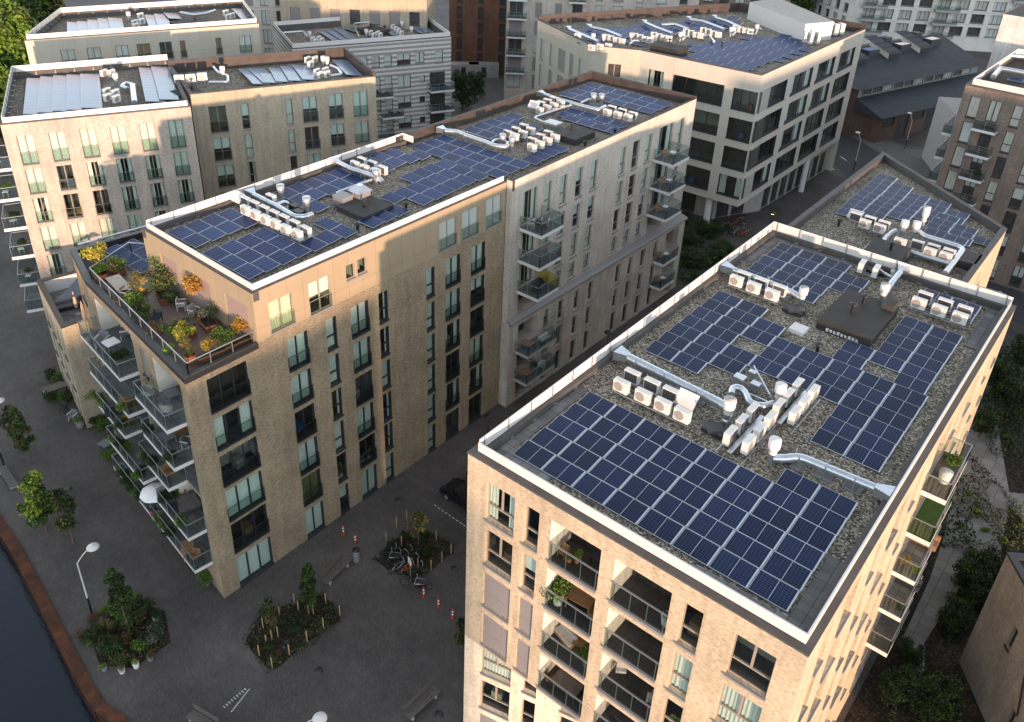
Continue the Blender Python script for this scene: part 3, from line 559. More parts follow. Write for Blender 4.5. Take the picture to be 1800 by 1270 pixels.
# ------------------------------------------------------------------ wing of B: pale brick, behind
Wg = Building('apartment_building', 'long pale brick building with rust brown roof edge behind the brown brick block')
WP = [(-52.4, 49.3), (-38.9, 49.3), (-39.1, 79.9), (-52.4, 79.9)]
N6 = [(6.7, 7.8), (9.1, 10.15), (11.45, 12.55), (16.32, 17.35), (18.55, 19.75), (20.95, 22.1)]
H = rows([(*c, 'n') for c in N6], [(17.85, 20.7), (14.85, 17.2), (11.85, 14.25), (9.6, 11.25)], ['curt', 'room', 'blind', 'half', 'curt'], extra=dict(rev='brick_pale'))
for zb, zt in ((17.85, 20.85), (14.85, 17.5), (11.85, 14.5)): H += [(1.5, 3.5, zb, zt, 'd', 'side'), (4.45, 5.5, zb, zt-.1, 'n', 'curt'), (23.3, 26.3, zb, zt, 'b', 'side'), (27.4, 28.5, zb, zt, 'n', 'curt')]
H += [(1.5, 4.6, 9.15, 11.6, 'loggia', '', dict(depth=1.6, guard=False)), (23.3, 26.4, 9.15, 11.6, 'loggia', '', dict(depth=1.6, guard=False))]
Wg.facade((-38.9, 49.3), (-39.1, 79.9), 9.0, 22.3, 'brick_pale', H, fm='frame_grey', hi=True, rv=.22)
Wg.facade((-39.46, 49.3), (-38.9, 49.3), 9.0, 22.3, 'brick_pale'); Wg.facade((-42.0, 49.31), (-38.6, 49.31), 0, 9.0, 'stone_grey')
Wg.facade((-39.1, 79.9), (-52.4, 79.9), 0, 22.3, 'brick_pale'); Wg.facade((-52.4, 79.9), (-52.4, 49.3), 0, 22.3, 'brick_pale')
S = .985; lowc = [5.1, 7.35, 9.9, 12.25, 17.1, 19.45, 21.9, 24.5]
H = [(c*S, c*S+.88, zb, zt, 'n', random.choice(['curt', 'room', 'room', 'half'])) for c in lowc for zb, zt in ((6.0, 8.15), (3.1, 5.3))]
H += [(c*S, c*S+1.0, .1, 2.5, 'd', 'room') for c in lowc] + [(1.3, 4.1, 6.0, 8.3, 'loggia', '', dict(depth=1.6, guard=False)), (1.3, 4.1, 3.0, 5.4, 'loggia', '', dict(depth=1.6, guard=False)), (1.3, 4.1, .05, 2.5, 'loggia', '', dict(depth=1.6, guard=False)), (26.6, 29.4, 6.0, 8.3, 'loggia', '', dict(depth=1.6, guard=False)), (26.6, 29.4, 3.0, 5.4, 'loggia', '', dict(depth=1.6, guard=False)), (26.6, 29.4, .05, 2.5, 'loggia', '', dict(depth=1.6, guard=False))]
Wg.facade((-38.6, 49.31), (-38.3, 79.9), 0, 8.75, 'stone_grey', H, fm='frame_grey', hi=True, rv=.28)
m = MB(); A = ((-38.6, 49.1), (-38.05, 80.0)); m.face(((-38.9, 49.32, 9.25), (A[0][0]+.15, 49.32, 8.95), (-38.05, 80, 8.95), (-39.1, 80, 9.25)), 'sill_grey'); m.face(((-38.45, 49.32, 8.95), (-38.45, 49.32, 8.75), (-38.05, 80, 8.75), (-38.05, 80, 8.95)), 'sill_grey'); m.face(((-38.45, 49.32, 8.75), (-38.9, 49.32, 8.75), (-39.1, 80, 8.75), (-38.05, 80, 8.75)), 'sill_grey'); ob('ledge', m, Wg.o)
Wg.roof(inset(WP, .3), 21.5)
m = MB(); strip(m, [(-39.46, 49.28), (-38.88, 49.28), (-39.08, 79.92), (-52.42, 79.92), (-52.42, 49.3)], .32, 21.4, 22.325, 'rust_cap', .04); ob('parapet', m, Wg.o)
m = MB(); strip(m, [(-39.1, 79.88), (-52.38, 79.88), (-52.38, 49.3)], .3, 22.325, 22.55, 'rust_cap'); ob('parapet_cap', m, Wg.o)
for z, rd in ((17.8, 0), (14.8, 0), (11.8, 1)): balcony(Wg, (-38.88, 50.5), (0, 1), 3.0, 2.3, z, reed=rd)
for z in (5.85, 2.85): balcony(Wg, (-38.55, 50.2), (0, 1), 4.3, 1.5, z, slab='concrete')
for z in (17.8, 14.8, 11.8): balcony(Wg, (-39.05, 72.1), (0, 1), 3.3, 2.3, z)
for z in (5.85, 2.85): balcony(Wg, (-38.4, 73.7), (0, 1), 3.1, 1.35, z)
Wg.done()
# ------------------------------------------------------------------ building B2: low yellow brick house with roof terrace
L = Building('terrace_house', 'low yellow brick house with a sunken roof terrace beside the brown block')
LP = [(-72.5, 25.0), (-63.55, 22.8), (-63.2, 27.6), (-71.5, 29.8)]
L.facade(LP[0], LP[1], 0, 10.3, 'brick_yellow', rows([(1+2.1*i, 2.1+2.1*i, 'd') for i in range(4)], [(6.6, 8.8), (3.5, 5.8), (.3, 2.6)], ['room', 'curt']), hi=False)
L.facade(LP[1], LP[2], 0, 10.3, 'brick_yellow'); L.facade(LP[2], LP[3], 0, 10.3, 'brick_yellow'); L.facade(LP[3], LP[0], 0, 10.3, 'brick_yellow')
L.roof(inset(LP, .3), 9.0, 'tiles_grey', 'terrace_floor'); m = MB(); ringprism(m, LP, .03, .4, 8.8, 10.2, 'white_paint'); ringprism(m, LP, -.03, .42, 10.205, 10.32, 'frame_dark'); ob('parapet', m, L.o); L.done()
# ------------------------------------------------------------------ building A and A2
def unit(a, b): l = hypot(b[0]-a[0], b[1]-a[1]); return ((b[0]-a[0])/l, (b[1]-a[1])/l)
lvA = [(18.35, 21.1), (15.5, 17.9), (12.6, 15.05), (9.65, 12.1), (6.7, 9.15), (3.75, 6.15), (.8, 3.2)]
A1 = Building('apartment_building', 'pale brick apartment building with six window columns at far left')
AP = [(-79.1, 27.7), (-72.3, 42.0), (-87.9, 49.4), (-94.3, 35.3)]
ca = [.97+2.53*i for i in range(6)]
A1.facade(AP[0], AP[1], 0, 22.3, 'brick_peach', rows([(c, c+1.32, 'dg') for c in ca], lvA, ['room', 'curt', 'room', 'side'], ov={**{(0, j): 'curt' for j in range(6)}, **{(3, j): 'curt' for j in range(4)}, (2, 1): 'room', (4, 1): 'half', (1, 4): 'side', (2, 3): 'side', (5, 2): 'curt', (1, 5): 'curt', (2, 5): 'side'}), fm='frame_grey', hi=True)
A1.facade(AP[1], AP[2], 0, 22.3, 'brick_peach'); A1.facade(AP[2], AP[3], 0, 22.3, 'brick_peach'); A1.facade(AP[3], AP[0], 0, 22.3, 'brick_peach', rows([(12.5, 14.4, 'd')], lvA, ['room']), fm='frame_grey')
A1.roof(inset(AP, .3), 21.6); m = MB(); ringprism(m, AP, 0, .3, 21.4, 22.32, 'upstand'); ob('parapet', m, A1.o)
I1 = inset(AP, .2); screen(A1, [I1[0], I1[1]], 22.33, 22.8, .07, False); screen(A1, [I1[2], I1[3]], 22.33, 22.95, .05); screen(A1, [I1[3], I1[0]], 22.33, 22.95, .05)
ua = unit(AP[0], AP[1]); na = (ua[1], -ua[0])
for z in (18.2, 15.3, 12.4, 9.45, 6.5, 3.6): balcony(A1, (AP[0][0]-na[0]*3.4, AP[0][1]-na[1]*3.4), na, 3.3, 1.9, z)
A1.done()
A2 = Building('apartment_building', 'yellow brick apartment building with rust brown roof edge behind the left courtyard')
A2P = [(-75.7, 44.1), (-67.9, 61.5), (-77.9, 66.0), (-86.2, 48.2)]
H = rows([(1.55, 3.25, 'dg'), (4.7, 5.5, 'n'), (9.2, 9.95, 'n'), (11, 12.55, 'dg'), (13.8, 15.35, 'dg'), (16.5, 18.1, 'dg')], [(18.0, 20.78), (14.95, 17.45), (12.0, 14.45), (9.05, 11.4), (6.1, 8.4)], ['room', 'curt', 'side', 'half'], ov={(0, 0): 'room', (0, 3): 'half', (0, 4): 'half', (0, 5): 'blind'})
A2.facade(A2P[0], A2P[1], 0, 22.3, 'brick_yellow', H, fm='frame_grey', hi=True); A2.facade(A2P[1], A2P[2], 0, 22.3, 'brick_yellow'); A2.facade(A2P[2], A2P[3], 0, 22.3, 'brick_yellow'); A2.facade(A2P[3], A2P[0], 0, 22.3, 'brick_yellow')
A2.roof(inset(A2P, .3), 21.4); m = MB(); ringprism(m, A2P, 0, .3, 21.2, 22.3, 'rust_cap'); strip(m, [A2P[1], A2P[2], A2P[3]], .3, 22.305, 22.75, 'rust_cap'); ob('parapet', m, A2.o); A2.done()
# ------------------------------------------------------------------ building C0: beige clad, behind A
C0 = Building('apartment_building', 'beige clad apartment building with white parapet at top left behind the pale brick one')
C0P = [(-106, 42.0), (-95.7, 66.9), (-108, 73.3), (-117, 51.5)]
H = [(a, b, 18.75, 20.85, s_, f) for a, b, s_, f in ((3.45, 4.95, 'dg', 'curt'), (6.3, 7.8, 'dg', 'curt'), (9.45, 10.9, 'dg', 'blind'), (11.9, 13.45, 'dg', 'warm'), (14.5, 16, 'dg', 'room'), (16.95, 17.6, 'pg', 'warm'), (21.3, 22, 'pg', 'warm'), (24.25, 25.75, 'dg', 'blind'))]
H += rows([(3.45+2.85*i, 4.95+2.85*i, 'd') for i in range(8)], [(15.7, 17.9), (12.7, 14.9)], ['curt', 'room'])
C0.facade(C0P[0], C0P[1], 0, 22.3, 'cladding_beige', H, fm='frame_grey'); C0.facade(C0P[1], C0P[2], 0, 22.3, 'cladding_beige'); C0.facade(C0P[2], C0P[3], 0, 22.3, 'cladding_beige'); C0.facade(C0P[3], C0P[0], 0, 22.3, 'cladding_beige', [(12.2, 13.9, 19.6, 20.9, 'd', 'room'), (12.2, 13.9, 18.0, 19.4, 'd', 'room')], fm='frame_dark')
C0.roof(inset(C0P, .3), 21.5); m = MB(); ringprism(m, C0P, 0, .3, 21.3, 22.32, 'upstand'); ob('parapet', m, C0.o)
I1 = inset(C0P, .2); screen(C0, [I1[0], I1[1]], 22.33, 22.85, .07, False); screen(C0, [I1[1], I1[2], I1[3], I1[0]], 22.33, 22.95, .05); C0.done()
# ------------------------------------------------------------------ building C1: striped stone
C1 = Building('apartment_building', 'grey and white striped stone apartment building with glass balconies at the back')
CP = [(-97.8, 73.4), (-87.8, 95.0), (-101.3, 102.2), (-110.4, 79.6)]
l1 = [(13.8, 15.5), (10.4, 12.3), (7.2, 9.1), (4.0, 5.9), (.8, 2.7)]
H = rows([(7.2, 8.6, 'd'), (9.4, 10.7, 'p'), (11.35, 12.55, 'n'), (13.2, 14.4, 'n'), (15.2, 17.3, 'd')], l1, ['blind', 'curt', 'half'], style='p')
H += [(18.05, 19.5, 13.9, 15.5, 'd', 'blind'), (21.2, 22.5, 13.7, 15.5, 'n', 'blind')] + [(18.65, 19.55, z, z+.95, 'p', 'blind' if z > 10 else 'room') for z in (11.05, 7.85, 4.6, 1.4)] + [(20.3, 22.8, z, z+2.35, 'd', 'room') for z in (9.95, 6.8, 3.6, .4)] + [(1.5+1.9*k, 2.5+1.9*k, z, z+1.7, 'p', 'blind') for k in range(3) for z in (13.8, 10.5, 7.3)]
C1.facade(CP[0], CP[1], 0, 17.5, 'stone_stripes', H, fm='frame_green'); C1.facade(CP[1], CP[2], 0, 17.5, 'stone_stripes'); C1.facade(CP[2], CP[3], 0, 17.5, 'stone_stripes'); C1.facade(CP[3], CP[0], 0, 17.5, 'stone_stripes')
C1.roof(inset(CP, .3), 16.6, 'gravel_far'); m = MB(); ringprism(m, CP, 0, .35, 16.3, 17.5, 'upstand'); ob('parapet', m, C1.o); I1 = inset(CP, .12); screen(C1, I1, 17.52, 18.1, .07, False, True)
uc = unit(CP[0], CP[1])
for z in (9.9, 6.75, 3.55): balcony(C1, (CP[0][0]+uc[0]*19.9, CP[0][1]+uc[1]*19.9), uc, 3.8, 1.7, z)
for z, s0 in ((9.8, 10.6), (6.6, 12.2), (3.5, 10.6)): balcony(C1, (CP[0][0]+uc[0]*s0, CP[0][1]+uc[1]*s0), uc, 3.4, 1.7, z)
C1.done()
# ------------------------------------------------------------------ building E: cream office
E = Building('office_building', 'cream concrete office building with large dark windows, raised on a column', 'office building')
EP = [(-73.7, 97.6), (-60.1, 91.3), (-56.6, 97.9), (-54.4, 94.05), (-38.6, 94.8), (-38.55, 129.2), (-58.3, 128.9)]
EP = [(-73.7, 97.6), (-60.1, 91.3), (-54.4, 94.05), (-38.6, 94.8), (-38.55, 129.2), (-58.3, 128.9)]
lE = [(17.35, 19.85), (13.65, 16.25), (9.95, 12.6), (6.3, 8.9)]
H = rows([(1.3, 3.4, 'd'), (4.7, 11.5, 'o'), (12.7, 15.75, 'b')], lE, ['room', 'room', 'side'])
E.facade(EP[2], EP[3], 5.2, 22, 'concrete_cream', H, fm='frame_dark', rv=.3, revmat='frame_dark', hi=True, depth=3)
E.facade(EP[3], EP[4], 5.2, 22, 'concrete_cream', rows([(2.6, 8.3, 'q'), (9.9, 16.5, 'q'), (17.9, 24.3, 'q'), (25.9, 31.9, 'q')], lE, ['room', 'room', 'side']), fm='frame_dark', rv=.3, revmat='frame_dark', hi=True, depth=3)
E.facade(EP[1], EP[2], 0, 22, 'cladding_beige', [(2.2, 3.9, 17.6, 19.9, 'd', 'room')], fm='frame_tan')
E.facade(EP[0], EP[1], 0, 22, 'cladding_beige', rows([(1.2, 2.2, 'p'), (4.0, 5.0, 'p'), (6.5, 8.4, 'p'), (9.6, 10.6, 'p'), (12.0, 13.9, 'p')], [(16.8, 19.6), (13.2, 16), (9.6, 12.4)], ['shut', 'shut', 'curt']), fm='frame_grey')
E.facade(EP[4], EP[5], 0, 22, 'concrete_cream'); E.facade(EP[5], EP[0], 0, 22, 'cladding_beige')
m = MB(); m.face([(p[0], p[1], 5.2) for p in reversed([EP[2], EP[3], EP[4], EP[5]])], 'concrete'); ob('soffit', m, E.o)
m = MB(); m.lathe([(.42, 0), (.42, 5.2)], 'white_paint', (-42.8, 95.4, 0), 20); ob('column', m, E.o)
m = MB(); m.lathe([(.42, 0), (.42, 5.2)], 'white_paint', (-38.95, 118, 0), 20); ob('column', m, E.o)
GF = [(-54.5, 99.5), (-44, 99.8), (-40.5, 107), (-39.5, 128.5)]
for a, b in zip(GF, GF[1:]): E.facade(a, b, 0, 5.2, 'concrete', [(.5+i*2.6, 2.6+i*2.6, .1, 3.6, 'd', 'lit' if i < 2 and a == GF[0] else 'room') for i in range(int((hypot(b[0]-a[0], b[1]-a[1])-.6)/2.6))])
E.facade(EP[2], GF[0], 0, 5.2, 'concrete')
E.roof(inset(EP, .3), 21.3, 'gravel_far'); m = MB(); ringprism(m, EP, 0, .35, 21.0, 22.02, 'rust_cap'); strip(m, [EP[4], EP[5], EP[0]], .3, 22.03, 22.6, 'rust_cap'); ob('parapet', m, E.o)
ph = [tuple(at(*p, 21.4)[:2]) for p in ((1410, 74), (1459, 70))]; u_ = unit(*ph); Lp = hypot(ph[1][0]-ph[0][0], ph[1][1]-ph[0][1]); far = (ph[0][0]-u_[1]*14+u_[0]*-0, ph[0][1]+u_[0]*14)
pp = [ph[0], ph[1], (ph[1][0]-u_[1]*13, ph[1][1]+u_[0]*13), (ph[0][0]-u_[1]*13, ph[0][1]+u_[0]*13)]
pp = [tuple(at(*p, 21.4)[:2]) for p in ((1410, 74), (1459.6, 69), (1362, 24), (1313, 33))]
m = MB(); m.prism(pp, 21.31, 23.8, 'white_paint', 'concrete'); ob('plant_room', m, E.o); E.done()
# ------------------------------------------------------------------ building G: umber brick, right
G = Building('apartment_building', 'brown grey brick apartment building with white balconies at the right edge')
G0, G1 = (-19.7, 107.9), (2.0, 107.2)
lG = [(18.75, 21.18), (15.7, 18.15), (12.7, 15.12), (9.7, 12.1), (6.7, 9.1), (3.7, 6.1), (.5, 3.0)]
H = rows([(.9, 2.05, 'p'), (3.0, 4.25, 'd'), (5.5, 6.5, 'n'), (8.2, 9.4, 'n'), (11, 12.2, 'd'), (14, 15.2, 'p'), (17, 18.2, 'n')], lG, ['curt', 'blind', 'half', 'room', 'curt'], ov={(4, 2): 'room'})
G.facade(G0, G1, 0, 22.3, 'brick_umber', H, fm='frame_dark', rv=.15); G.facade(G1, (2.7, 129), 0, 22.3, 'brick_umber'); G.facade((2.7, 129), (-19.2, 129.2), 0, 22.3, 'brick_umber'); G.facade((-19.2, 129.2), G0, 0, 22.3, 'brick_umber')
GP = [G0, G1, (2.7, 129), (-19.2, 129.2)]; G.roof(inset(GP, .3), 21.6, 'bitumen'); I1 = inset(GP, .5); m = MB(); ringprism(m, GP, 0, .4, 21.4, 22.32, 'upstand'); ob('parapet', m, G.o); screen(G, I1, 22.33, 23.0, .08, False, True)
for z, s0 in ((17.95, 2.2), (15.0, 2.35), (12.1, 2.4), (9.1, 2.4), (6.1, 2.4)): balcony(G, (G0[0]+s0, G0[1]-.02), (1, -.03), 2.5, 1.25, z)
for z in (16.0, 13.0, 10.0, 7, 4): balcony(G, (G0[0]-.02, G0[1]+5.6), (0, -1), 4.6, 1.2, z)
G.done()
G2 = Building('apartment_building', 'white rough brick building rising behind the brown grey one at the right edge')
a = at(1690, 76, 22); P = [(-22.5, 134), (8, 134), (8, 156), (-21.8, 156)]
G2.facade(P[0], P[1], 0, 26, 'brick_white', rows([(6+4*i, 7.6+4*i, 'd') for i in range(5)], [(21.5, 24), (18, 20.5), (14.5, 17)], ['room', 'curt'])); G2.facade(P[3], P[0], 0, 26, 'brick_white', rows([(4, 5.6, 'd'), (12, 13.6, 'd')], [(21.5, 24), (18, 20.5), (14.5, 17)], ['room', 'curt'])); G2.facade(P[1], P[2], 0, 26, 'brick_white'); G2.facade(P[2], P[3], 0, 26, 'brick_white'); G2.roof(P, 25.99, 'bitumen'); G2.done()
J = Building('annex_building', 'low white walled annex with glass balconies left of the brown grey building')
P = [(-29.7, 146.8), (-23, 134.5), (-17, 138), (-24, 150.5)]; P = [(-30.0, 146.3), (-20.0, 129.4), (-19.5, 134), (-26, 149)]
J.facade(P[3], P[0], 0, 10.2, 'white_paint'); J.facade(P[0], P[1], 0, 10.2, 'white_paint', rows([(9+3*i, 10.6+3*i, 'd') for i in range(3)], [(6.6, 9), (3.4, 5.8)], ['room'])); J.facade(P[1], P[2], 0, 10.2, 'white_paint'); J.facade(P[2], P[3], 0, 10.2, 'white_paint'); J.roof(P, 10.19, 'concrete'); J.done()
# ------------------------------------------------------------------ building H: zinc roofed hall
Hh = Building('hall_building', 'old red brick hall with dark zinc sawtooth roof and rooflights', 'hall')
def prj(px, py, z): return at(px, py, z)
e0 = Vector((-38.2, 147.5)); e1 = Vector((-28.2, 179.0)); e2 = Vector((-52.0, 156.0)); u_ = (e1-e0).normalized(); n_ = Vector((-u_.y, u_.x))
Tn = lambda s_, d_, z: (*(e0+u_*s_+n_*d_), z)
Hh.facade(tuple(e0), tuple(e0+u_*36), 0, 4.6, 'brick_red', [(1+i*4.2, 4.3+i*4.2, .1 if i % 2 else 2.6, 4.2, 'q', 'room') for i in range(8)])
Hh.facade(tuple(e0+n_*24), tuple(e0), 0, 4.6, 'brick_red'); m = MB()
m.face((Tn(-.5, -.7, 4.5), Tn(36.5, -.7, 4.5), Tn(36.5, 5.2, 6.4), Tn(-.5, 5.2, 6.4)), 'zinc_seams', [(0, 0), (37, 0), (37, 6), (0, 6)]); m.face((Tn(-.5, -.7, 4.3), Tn(36.5, -.7, 4.3), Tn(36.5, -.7, 4.5), Tn(-.5, -.7, 4.5)), 'zinc'); m.face((Tn(-.5, 5.2, 6.4), Tn(-.5, 5.2, 4.3), Tn(-.5, -.7, 4.3), Tn(-.5, -.7, 4.5)), 'zinc')
ob('lower_roof', m, Hh.o)
Hh.facade(tuple(e0+n_*5.2), tuple(e0+n_*5.2+u_*36), 6.4, 8.0, 'grey_metal', [(1+i*3.0, 3.6+i*3.0, 6.6, 7.8, 'q', random.choice(['room', 'blind', 'room'])) for i in range(11)], fm='frame_grey'); Hh.facade(tuple(e0+n_*24), tuple(e0+n_*5.2), 4.6, 8.0, 'brick_red', [(2+2.2*i, 3.8+2.2*i, 6.3, 7.7, 'd', 'blind') for i in range(7)])
m = MB(); m.face((Tn(-.8, 4.4, 8.0), Tn(36.8, 4.4, 8.0), Tn(36.8, 15, 11.6), Tn(-.8, 15, 11.6)), 'zinc_seams', [(0, 0), (37, 0), (37, 11), (0, 11)]); m.face((Tn(36.8, 25.5, 8.0), Tn(-.8, 25.5, 8.0), Tn(-.8, 15, 11.6), Tn(36.8, 15, 11.6)), 'zinc_seams', [(0, 0), (37, 0), (37, 11), (0, 11)]); m.face((Tn(-.8, 25.5, 8), Tn(-.8, 4.4, 8), Tn(-.8, 15, 11.6)), 'grey_metal'); m.face((Tn(36.8, 4.4, 8), Tn(36.8, 25.5, 8), Tn(36.8, 15, 11.6)), 'grey_metal')
ob('roof', m, Hh.o)
for k in range(3):                                         # dormers, chimneys and rooflights along the ridge
    s_ = 5+k*9.5; m = MB(); m.face((Tn(s_, 10.6, 10.12), Tn(s_+3.2, 10.6, 10.12), Tn(s_+3.2, 10.6, 10.95), Tn(s_, 10.6, 10.95)), 'frame_dark'); m.face((Tn(s_-.2, 10.2, 11.1), Tn(s_+3.4, 10.2, 11.1), Tn(s_+3.4, 16.5, 12.9), Tn(s_-.2, 16.5, 12.9)), 'zinc_seams'); m.face((Tn(s_, 10.6, 10.12), Tn(s_, 10.6, 11.1), Tn(s_, 15, 12.4), Tn(s_, 15, 11.6)), 'cream_paint'); m.face((Tn(s_+3.2, 10.6, 10.12), Tn(s_+3.2, 15, 11.6), Tn(s_+3.2, 15, 12.4), Tn(s_+3.2, 10.6, 11.1)), 'cream_paint'); ob('dormer', m, Hh.o)
    m = MB(); s_ += 5.2; m.box(s_, 11.8, 10.5, s_+3, 13.8, 11.75, 'zinc', T=lambda x, y, z: Tn(x, y, z)); m.face((Tn(s_+.2, 12, 11.77), Tn(s_+2.8, 12, 11.77), Tn(s_+2.8, 13.6, 11.77), Tn(s_+.2, 13.6, 11.77)), ['blue', 'pane_blind', 'pane_blind'][k]); ob('rooflight', m, Hh.o)
    m = MB(); m.box(s_-1.2, 14.5, 11.3, s_+.6, 16, 12.6, 'zinc', T=lambda x, y, z: Tn(x, y, z)); ob('chimney', m, Hh.o)
Hh.done()
# ------------------------------------------------------------------ background buildings
I_ = Building('apartment_building', 'white grid apartment building with deep windows along the top right edge')
i0 = Vector((-67.5, 216)); i1 = Vector((12, 268)); ui = (i1-i0).normalized()
lI = [(.4+3.05*k, 2.5+3.05*k) for k in range(9)]
H = rows([(4.2*i+1.4, 4.2*i+4.4, 'b') for i in range(16)], lI[1:6], ['curt', 'room', 'blind', 'curt'])
I_.facade(tuple(i0), tuple(i0+ui*92), 0, 29, 'concrete_white', H[:98], rv=.5)
nI = Vector((-ui.y, ui.x)); I_.facade(tuple(i0+nI*20-ui*6), tuple(i0), 0, 29, 'concrete_white', rows([(3+4*i, 5+4*i, 'd') for i in range(4)], lI[:5], ['room', 'curt']), rv=.5)
for zf in (3.2, 6.25, 9.3, 12.35, 15.4, 18.5):
    for s_ in (1.0, 17.6, 34.5): balcony(I_, tuple(i0+ui*s_), tuple(ui), 5.6, 1.6, zf, slab='concrete', floor='concrete', slabh=.5)
I_.roof([tuple(i0), tuple(i0+ui*92), tuple(i0+ui*92+nI*20), tuple(i0+nI*20-ui*6)], 29, 'gravel_far'); I_.done()
def back(name, label, P0, P1, dep, h, mat, cols, levels, fills, fm='frame_grey', cat='building', bal=(), roofm='gravel_far', par='upstand', side=True):
    b = Building(name, label, cat); u = Vector(unit(P0, P1)); n = Vector((-u.y, u.x)); a = Vector(P0); c = Vector(P1)
    b.facade(P0, P1, 0, h, mat, rows(cols, levels, fills), fm=fm); b.facade(P1, tuple(c+n*dep), 0, h, mat, rows([(3+3*i, 3.9+3*i, 'p') for i in range(int(dep/3)-1)], levels, ['room']) if side else [], fm=fm); b.facade(tuple(c+n*dep), tuple(a+n*dep), 0, h, mat); b.facade(tuple(a+n*dep), P0, 0, h, mat, rows([(2+3*i, 2.9+3*i, 'p') for i in range(int(dep/3)-1)], levels, ['room']) if side else [], fm=fm)
    pl = [P0, P1, tuple(c+n*dep), tuple(a+n*dep)]; b.roof(inset(pl, .3), h-.7, roofm); m = MB(); ringprism(m, pl, 0, .35, h-1, h+.02, par); ob('parapet', m, b.o)
    for s_, z, l, d in bal: balcony(b, tuple(a+u*s_), tuple(u), l, d, z)
    b.done(); return b
lv3 = [(18.6, 20.8), (15.6, 17.8), (12.6, 14.8), (9.6, 11.8), (6.6, 8.8), (3.6, 5.8)]
back('apartment_building', 'beige building with grey roller shutters behind the two left rooftops', (-128.5, 75.0), (-113.8, 88.5), 12, 24.0, 'concrete_cream', [(1+2.4*i, 2.3+2.4*i, 'd') for i in range(8)], lv3, ['shut', 'shut', 'blind', 'room'])
back('apartment_building', 'yellow grey brick building with solar roof at top centre left', (-113.4, 83.5), (-95.6, 97.8), 14, 21.5, 'brick_yellow', [(1.5+3.1*i, 3.1+3.1*i, 'p') for i in range(7)], [(17.2, 19.3), (14, 16.2), (11, 13.1), (8, 10.1)], ['shut', 'shut', 'room'], fm='frame_dark', par='white_paint')
back('apartment_building', 'rust red brick building in the dark gap at top centre', (-117, 126.0), (-103, 136), 14, 26, 'brick_rust', [(1.5+4.2*i, 2.6+4.2*i, 'p') for i in range(3)], [(2+3*i, 4.2+3*i) for i in range(8)], ['room'], fm='frame_dark')
back('apartment_building', 'pale grey building with stacked glass balconies at top centre', (-97.2, 119.5), (-70.5, 139.5), 14, 29, 'brick_pale', [(.5, 2.9, 'd'), (5, 6.2, 'p'), (8.5, 9.7, 'p'), (11.5, 13.3, 'p'), (15.5, 16.7, 'p'), (18.5, 20.3, 'p'), (22.5, 23.7, 'p'), (26.0, 27.8, 'p'), (30, 31.4, 'p')], [(25.2, 27.6), (22, 24.4), (18.8, 21.2), (15.6, 18), (12.4, 14.8), (9.2, 11.6), (6, 8.4), (2.8, 5.2)], ['shut', 'room', 'shut', 'blind'], bal=[(.2, z, 3.4, 1.6) for z in (25, 21.8, 18.6, 15.4, 12.2, 9, 5.8)]+[(10.8, 18.6, 3, 1.3)])
back('apartment_building', 'tall curved grey and brown striped building behind the office roof', (-80, 140), (-59, 151.5), 14, 31, 'brick_umber', [(1+2.7*i, 2.6+2.7*i, 'd') for i in range(13)], [(25, 27.4), (21.8, 24.2), (18.6, 21), (15.4, 17.8)], ['room', 'curt', 'blind'], fm='frame_dark')
back('apartment_building', 'dark brick building at the top left edge behind the tree', (-150, 88), (-124, 112), 12, 10, 'brick_umber', [(2+4*i, 3.4+4*i, 'p') for i in range(7)], [(6, 8), (2.4, 4.4)], ['room', 'blind'])
back('apartment_building', 'white brick building top left behind the beige one', (-133, 98), (-118, 112), 12, 15, 'brick_white', [(1+3*i, 2.6+3*i, 'd') for i in range(6)], [(11.5, 13.6), (8, 10.2)], ['room', 'blind'])
# F: grey brick house bottom right
F_ = Building('brick_house', 'grey brick house with a dark roof edge and slit windows at bottom right', 'house')
f0 = Vector((1.0, 48.6)); uf = Vector((.575, -.818)); nf = Vector((-uf.y, uf.x)); f1 = f0+uf*22
F_.facade(tuple(f0+nf*12), tuple(f0), 0, 10, 'brick_grey')
F_.facade(tuple(f0), tuple(f1), 0, 10, 'brick_grey', [(3.0, 3.5, 5.6, 7.3, 'p', 'room'), (5.6, 6.1, 1.7, 3.4, 'p', 'room'), (9.5, 10.0, 5.6, 7.3, 'p', 'room')], rv=.25)
F_.facade(tuple(f1), tuple(f1+nf*12), 0, 10, 'brick_grey'); F_.facade(tuple(f1+nf*12), tuple(f0+nf*12), 0, 10, 'brick_grey')
pl = [tuple(f0), tuple(f1), tuple(f1+nf*12), tuple(f0+nf*12)]; F_.roof(inset(pl, .2), 9.6, 'bitumen'); m = MB(); ringprism(m, pl, -.03, .4, 9.9, 10.1, 'frame_dark'); ob('parapet', m, F_.o)
m = MB(); m.tube([(*(f0+uf*6.3-nf*.12), 3.6), (*(f0+uf*4.2-nf*.12), 9.9)], .05, 'black'); ob('drainpipe', m, F_.o); F_.done()
